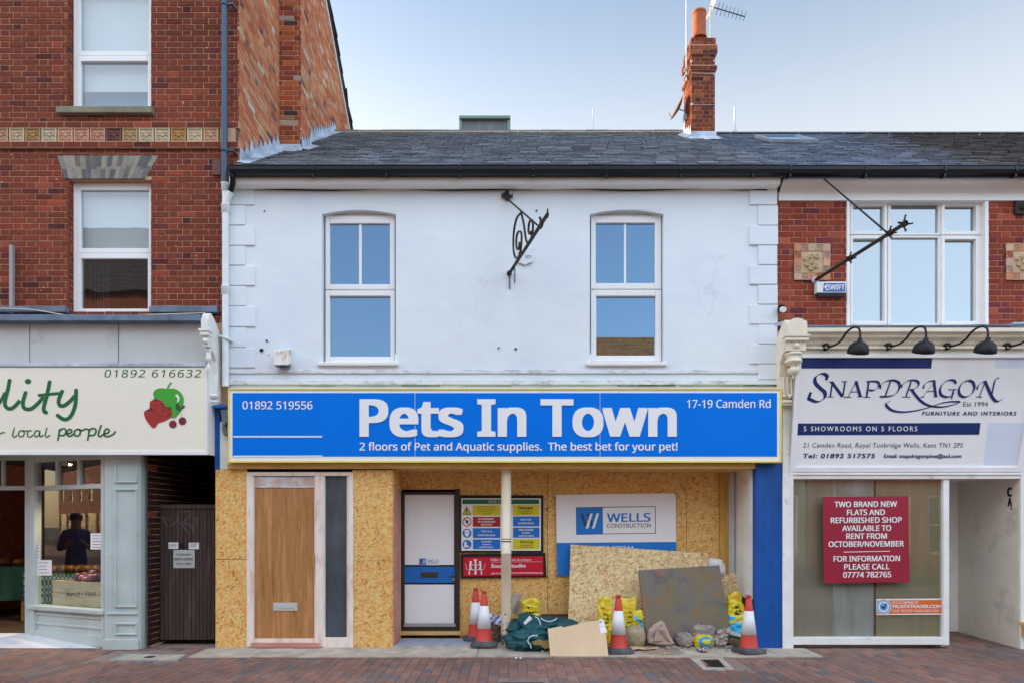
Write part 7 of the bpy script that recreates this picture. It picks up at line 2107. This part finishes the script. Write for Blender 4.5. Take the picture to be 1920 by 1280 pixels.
g = MB(); text(g, spl, 'Est 1994', 1806, 1852.5, 761, 752.5, font='inter', off=.004); s.part('lettering', g, M['grey_ink']); g = MB(); text(g, spl, '21 Camden Road, Royal Tunbridge Wells, Kent TN1 2PS', 1506, 1806, 838, 829.5, font='inter', shear=.15, sp=1.1, off=.004); s.part('lettering', g, M['grey_ink'])
g = MB(); text(g, spl, '5 SHOWROOMS ON 5 FLOORS', 1507, 1720, 807.5, 798.5, font='inter', bold=.012, sp=1.35, off=.006); s.part('lettering', g, M['white'])
# swan-neck lamps
def lamp(px, py, label, first=None):
    b = W(px, py, -.14)
    if first:
        c = copy_tree(first); c.location = b; c['label'] = label; return c
    t = Thing('sign_lamp', label, 'lamp', b, 'swan neck lamps above the furniture sign')
    g = MB(); g.lathe([(.045, 0), (.045, .03), (.03, .05)], b, 14, M=Matrix.Rotation(R(90), 3, 'X')); t.part('base', g, M['black'])
    g = MB(); q = [(0, 0, 0), (.06, -.1, -.005), (.1, -.2, .03), (.13, -.29, .11), (.17, -.37, .14), (.2, -.43, .11), (.205, -.45, .03), (.2, -.45, -.06)]
    g.tube(cat_rom([b + Vector(p) for p in q], 6), .013, 8); t.part('neck', g, M['black'])
    c = b + Vector((.2, -.45, -.05)); ax = Vector((.04, .42, -.9)).normalized(); Mx = (-ax).to_track_quat('Z', 'Y').to_matrix()
    g = MB(); g.lathe([(.0, .04), (.025, .04), (.03, .0), (.065, -.012), (.1, -.045), (.118, -.09), (.122, -.135), (.117, -.135), (.095, -.048), (.05, -.02), (0, -.016)], c, 24, M=Mx); t.part('shade', g, M['lampshade'])
    g = MB(); g.lathe([(0, -.03), (.03, -.05), (.04, -.08), (.03, -.11), (0, -.12)], c, 12, M=Mx); t.part('bulb', g, M['upvc'])
    return t.o
l0 = lamp(1547, 651, 'swan neck lamp above the large initial letter of the furniture sign')
lamp(1664, 650, 'swan neck lamp over the right end of the top navy band of the furniture sign', l0); lamp(1774, 650, 'swan neck lamp before the plain white part of the furniture sign', l0); lamp(1886, 650, 'swan neck lamp cut off at the right end of the furniture sign', l0)
# red letting board
YR = -.05
pr_ = front(YR)
t = Thing('letting_board', 'crimson board advertising two new flats and a shop to rent on the boarded window', 'sign', W(1624, 1093, YR))
g = MB(); g.slab([pr_.at(*p) for p in ((1545, 1092.5), (1705.5, 1090), (1703.5, 929), (1543, 930.5))], (0, .012, 0)); t.part('board', g, paint('crimson_letting_board', lin('8e1f34', 1.2), .4, .02))
g = MB()
for s_, a, b, y in (('TWO BRAND NEW', 1564.7, 1682, 950), ('FLATS AND', 1588, 1659.5, 965), ('REFURBISHED SHOP', 1557.5, 1691, 979.8), ('AVAILABLE TO', 1579, 1671, 994.8), ('RENT FROM', 1586.7, 1663, 1009.6), ('OCTOBER/NOVEMBER', 1553.5, 1694.6, 1024.6), ('FOR INFORMATION', 1562.7, 1687.5, 1052), ('PLEASE CALL', 1582.7, 1668, 1067), ('07774 782765', 1580.7, 1671, 1082)):
    text(g, pr_, s_, a, b, y, y - 10.4, bold=.022, off=.004, slope=-.008)
t.part('lettering', g, M['white']); g = MB(); stroke(g, pr_, [(1581.7, 1034), (1668.7, 1032.4)], 1.2, .004, smooth=False); t.part('rule', g, M['white'])
# trade sticker
YS2 = Yf + .045; P = front(YS2)
t = Thing('trade_sticker', 'orange and white trade directory sticker with a round tick badge on the boarded window', 'sticker', W(1705, 1152, YS2))
g = MB(); shape(g, P, [(1643, 1152), (1768, 1151.5), (1768, 1121), (1643, 1122)], .002); t.part('backing', g, M['white'])
g = MB(); shape(g, P, [(1644, 1150), (1767, 1149), (1767, 1123.5), (1644, 1124.5)], .004); t.part('orange_field', g, paint('orange_print', lin('d0662a', 1.2), .4, .02))
g = MB(); text(g, P, 'PROUD MEMBER OF', 1672, 1722, 1131, 1126.5, font='inter', shear=.2, off=.006); text(g, P, 'TRUSTATRADER.COM', 1672, 1764, 1139, 1132.8, font='inter', bold=.035, off=.006); text(g, P, 'YOUR TRUSTED TRADE DIRECTORY', 1672, 1762, 1146.5, 1142, font='inter', shear=.2, off=.006); shape(g, P, ell(1657, 1136.5, 14.5), .005); t.part('lettering', g, M['white'])
g = MB(); ring(g, P, 1657, 1136.5, 10, 13.6, .007); shape(g, P, ell(1657, 1136.5, 7.5), .0065); t.part('badge', g, paint('badge_blue', lin('6a9cc8', 1.2), .4, .03))
g = MB()
for i in range(22):
    a = i * .2856; shape(g, P, ell(1657 + 11.8 * math.cos(a), 1136.5 + 11.8 * math.sin(a), .75, n=6), .009)
t.part('badge_print', g, M['white'])
g = MB(); shape(g, P, [(1652, 1136), (1654.5, 1134.5), (1657, 1138), (1661.5, 1130), (1663, 1131), (1657.5, 1142)], .01); t.part('tick', g, M['navy_ink'])

# ================================================================== the other side of the street (seen in the window glass, and keeping off the low sun)
def house(name, label, x0, x1, y, zE, zR, depth, wallm, roofm, nwin, seed):
    t = Thing(name, label, 'building', ((x0 + x1) / 2, y - depth / 2, 0)); r_ = random.Random(seed)
    sg = 1 if y < -5 else -1
    hs = []; n = nwin
    for i in range(n):
        c = x0 + (x1 - x0) * (i + .5) / n
        zz_ = 3.6
        while zz_ + 1.5 < zE: hs.append((c - .5, c + .5, zz_, zz_ + 1.5)); zz_ += 2.9
        hs.append((c - (x1 - x0) / n * .42, c + (x1 - x0) / n * .42, .6, 2.5))
    mp_ = lambda u, v, n_: (u, y + sg * n_, v)
    g = MB(); wall_cells(g, mp_, x0, x1, -.14, zE, hs, 0)
    for h_ in hs: reveals(g, mp_, h_, 0, -.12)
    g.face([(x0, y, -.14), (x0, y - sg * depth, -.14), (x0, y - sg * depth, zE), (x0, y - sg * depth / 2, zR), (x0, y, zE)]); g.face([(x1, y, -.14), (x1, y - sg * depth, -.14), (x1, y - sg * depth, zE), (x1, y - sg * depth / 2, zR), (x1, y, zE)])
    g.face([(x0, y - sg * depth, -.14), (x1, y - sg * depth, -.14), (x1, y - sg * depth, zE), (x0, y - sg * depth, zE)])
    t.part('wall', g, wallm)
    g = MB()
    for k in (0, 1):
        ya, yb_ = (y + sg * .3, y - sg * depth / 2) if k == 0 else (y - sg * depth - sg * .3, y - sg * depth / 2)
        sl2 = (zR - zE) / (depth / 2); rows = 24
        for i in range(rows):
            a, b = i / rows, (i + 1) / rows
            P_ = lambda f, up=0: (ya + (yb_ - ya) * f, zE - sl2 * .3 + (zR - zE + sl2 * .3) * f + up)
            (y1_, z1_), (y2_, z2_) = P_(a, .03), P_(b, .0)
            g.face([(x0 - .1, y1_, z1_), (x1 + .1, y1_, z1_), (x1 + .1, y2_, z2_), (x0 - .1, y2_, z2_)])
            g.face([(x0 - .1, y1_, z1_), (x1 + .1, y1_, z1_), (x1 + .1, y1_, z1_ - .03), (x0 - .1, y1_, z1_ - .03)])
    t.part('roof', g, roofm)
    for h_ in hs:
        g = MB(); e = .07
        for q in ((h_[0], h_[0] + e, h_[2], h_[3]), (h_[1] - e, h_[1], h_[2], h_[3]), (h_[0] + e, h_[1] - e, h_[2], h_[2] + e), (h_[0] + e, h_[1] - e, h_[3] - e, h_[3]), (h_[0] + e, h_[1] - e, (h_[2] + h_[3]) / 2 - .03, (h_[2] + h_[3]) / 2 + .03)):
            a, b = sorted((y - sg * .1, y - sg * .04)); g.box(q[0], q[1], a, b, q[2], q[3])
        w_ = t.part('window', g, M['upvc'])
        g = MB(); a, b = sorted((y - sg * .08, y - sg * .075)); g.box(h_[0], h_[1], a, b, h_[2], h_[3]); t.part('pane', g, G_FROST, parent=w_)
    return t
W1 = paint('opposite_brick', lin('9a5a48', 1.2), .85, .15, 6); W2 = paint('opposite_cream', lin('d8c8ac', 1.1), .8, .08, 2); W3 = paint('opposite_white', lin('b4a890', 1.0), .7, .06, 2)
RT1 = paint('brown_roof_tiles', lin('8a6238', 1.1), .85, .25, 7, dirt=lin('5c4a30'), dlo=.5, dhi=.7); RT2 = paint('dark_roof', lin('4a4a50', 1.1), .7, .15, 5)
house('terraced_house', 'tall brick house across the street mirrored in the sash window', -22, -10.2, -13.0, 9.4, 13.0, 8, W1, RT2, 4, 1)
house('terraced_house', 'low cream shop across the street mirrored in the greengrocer glass', -10.1, .6, -13.0, 3.4, 5.6, 8, W2, RT2, 4, 2)
house('terraced_house', 'white house with brown tiled roof across the street mirrored in the right hand window', .7, 9.5, -13.0, 6.0, 8.75, 8, W3, RT1, 3, 3)
house('terraced_house', 'low brick house across the street beyond the white one', 9.6, 24, -13.0, 4.2, 6.6, 8, W1, RT2, 4, 4)
house('terraced_house', 'long brick terrace far down the opposite side of the street', -75, -22.2, -13.0, 7.0, 10.0, 8, W1, RT2, 15, 7)
house('terraced_house', 'brown brick house far along this side of the street', -46, -8.8, BY, 8.6, 11.5, 8, W1, RT2, 9, 5)
house('terraced_house', 'brick house further along this side of the street', 11.2, 40, BY, 6.0, 9.0, 8, W1, RT2, 7, 6)
# the photographer, mirrored in the greengrocer's angled window
def person():
    px, py = -9.2, -.5
    t = Thing('person', 'person in a dark blue jacket and dark trousers mirrored in the greengrocer window', 'person', (px, py, 0))
    J = {'pel': (0, 0, .95), 'sp1': (0, .0, 1.15), 'che': (0, .0, 1.36), 'nek': (0, .01, 1.5), 'hed': (0, .02, 1.62), 'top': (0, .01, 1.72),
         'shl': (-.17, 0, 1.42), 'ell': (-.24, .02, 1.14), 'wrl': (-.16, .22, 1.2), 'hal': (-.1, .3, 1.28),
         'shr': (.17, 0, 1.42), 'elr': (.24, .02, 1.14), 'wrr': (.16, .22, 1.2), 'har': (.1, .3, 1.28),
         'hil': (-.09, 0, .9), 'knl': (-.1, .02, .5), 'anl': (-.1, -.02, .09), 'tol': (-.11, .14, .03),
         'hir': (.09, 0, .9), 'knr': (.1, .02, .5), 'anr': (.1, -.02, .09), 'tor': (.11, .14, .03)}
    Rd = {'pel': .15, 'sp1': .15, 'che': .17, 'nek': .06, 'hed': .095, 'top': .07, 'sh': .075, 'el': .055, 'wr': .035, 'ha': .035, 'hi': .1, 'kn': .07, 'an': .05, 'to': .04}
    E_ = [('pel', 'sp1'), ('sp1', 'che'), ('che', 'nek'), ('nek', 'hed'), ('hed', 'top')]
    for s in 'lr': E_ += [('che', 'sh' + s), ('sh' + s, 'el' + s), ('el' + s, 'wr' + s), ('wr' + s, 'ha' + s), ('pel', 'hi' + s), ('hi' + s, 'kn' + s), ('kn' + s, 'an' + s), ('an' + s, 'to' + s)]
    ks = list(J); me = bpy.data.meshes.new('body')
    me.from_pydata([J[k] for k in ks], [(ks.index(a), ks.index(b)) for a, b in E_], [])
    ob = bpy.data.objects.new('body', me); col.objects.link(ob)
    sk = ob.modifiers.new('skin', 'SKIN')
    if not me.skin_vertices: me.attributes
    for i, k in enumerate(ks):
        r = Rd.get(k, Rd.get(k[:2], .05)); v = me.skin_vertices[0].data[i]; v.radius = (r, r * (.8 if k in ('che', 'sp1', 'pel') else 1)); v.use_root = k == 'pel'
    sb = ob.modifiers.new('subdivision', 'SUBSURF'); sb.levels = 2; sb.render_levels = 2
    dg = bpy.context.evaluated_depsgraph_get()
    m2 = bpy.data.meshes.new_from_object(ob.evaluated_get(dg)); m2.name = 'body'
    ob.modifiers.clear(); ob.data = m2
    m2.materials.clear()
    for m in (paint('jacket', lin('223a78'), .7, .1), paint('trousers', lin('1c1c20'), .8, .1), paint('skin', lin('b88468'), .5, .05), M['black']): m2.materials.append(m)
    for p in m2.polygons:
        c = p.center; p.use_smooth = True
        p.material_index = 2 if c.z > 1.5 or c.y > .25 and c.z > 1 else (0 if c.z > .88 else (3 if c.z < .1 else 1))
    ob.parent = t.o
    g = MB(); lump(g, (px, py - .012, 1.70), (.1, .105, .085), 3, .05, 3, .05, None, nu=24, nv=16); t.part('hair', g, M['black'])
    g = MB()
    for s in (-1, 1): g.lathe([(0, -.008), (.011, 0), (0, .008)], (px + s * .034, py + .112, 1.63), 8)
    t.part('eye', g, M['black'])
    g = MB(); g.slab([(px - .012, py + .11, 1.595), (px + .012, py + .11, 1.595), (px, py + .105, 1.64)], (0, .025, 0)); t.part('nose', g, m2.materials[2])
    for s in (-1, 1):
        for k in range(4):
            g = MB(); b = Vector((px + s * (.1 - .0), py + .3, 1.28)) + Vector((s * (.02 - .014 * k), .02, .01)); L = (.05, .062, .066, .056)[k]
            g.tube([b, b + Vector((-s * .012, L * .55, .016)), b + Vector((-s * .03, L * .9, .004))], [.0095, .009, .007], 8); t.part('finger', g, m2.materials[2])
        g = MB(); b = Vector((px + s * .085, py + .29, 1.3)); g.tube([b, b + Vector((-s * .02, .02, .025)), b + Vector((-s * .03, .045, .03))], [.011, .01, .008], 8); t.part('thumb', g, m2.materials[2])
    t.o.rotation_euler = (0, 0, R(-80))
try:
    person()
except Exception as ex:
    print('person skipped', ex)
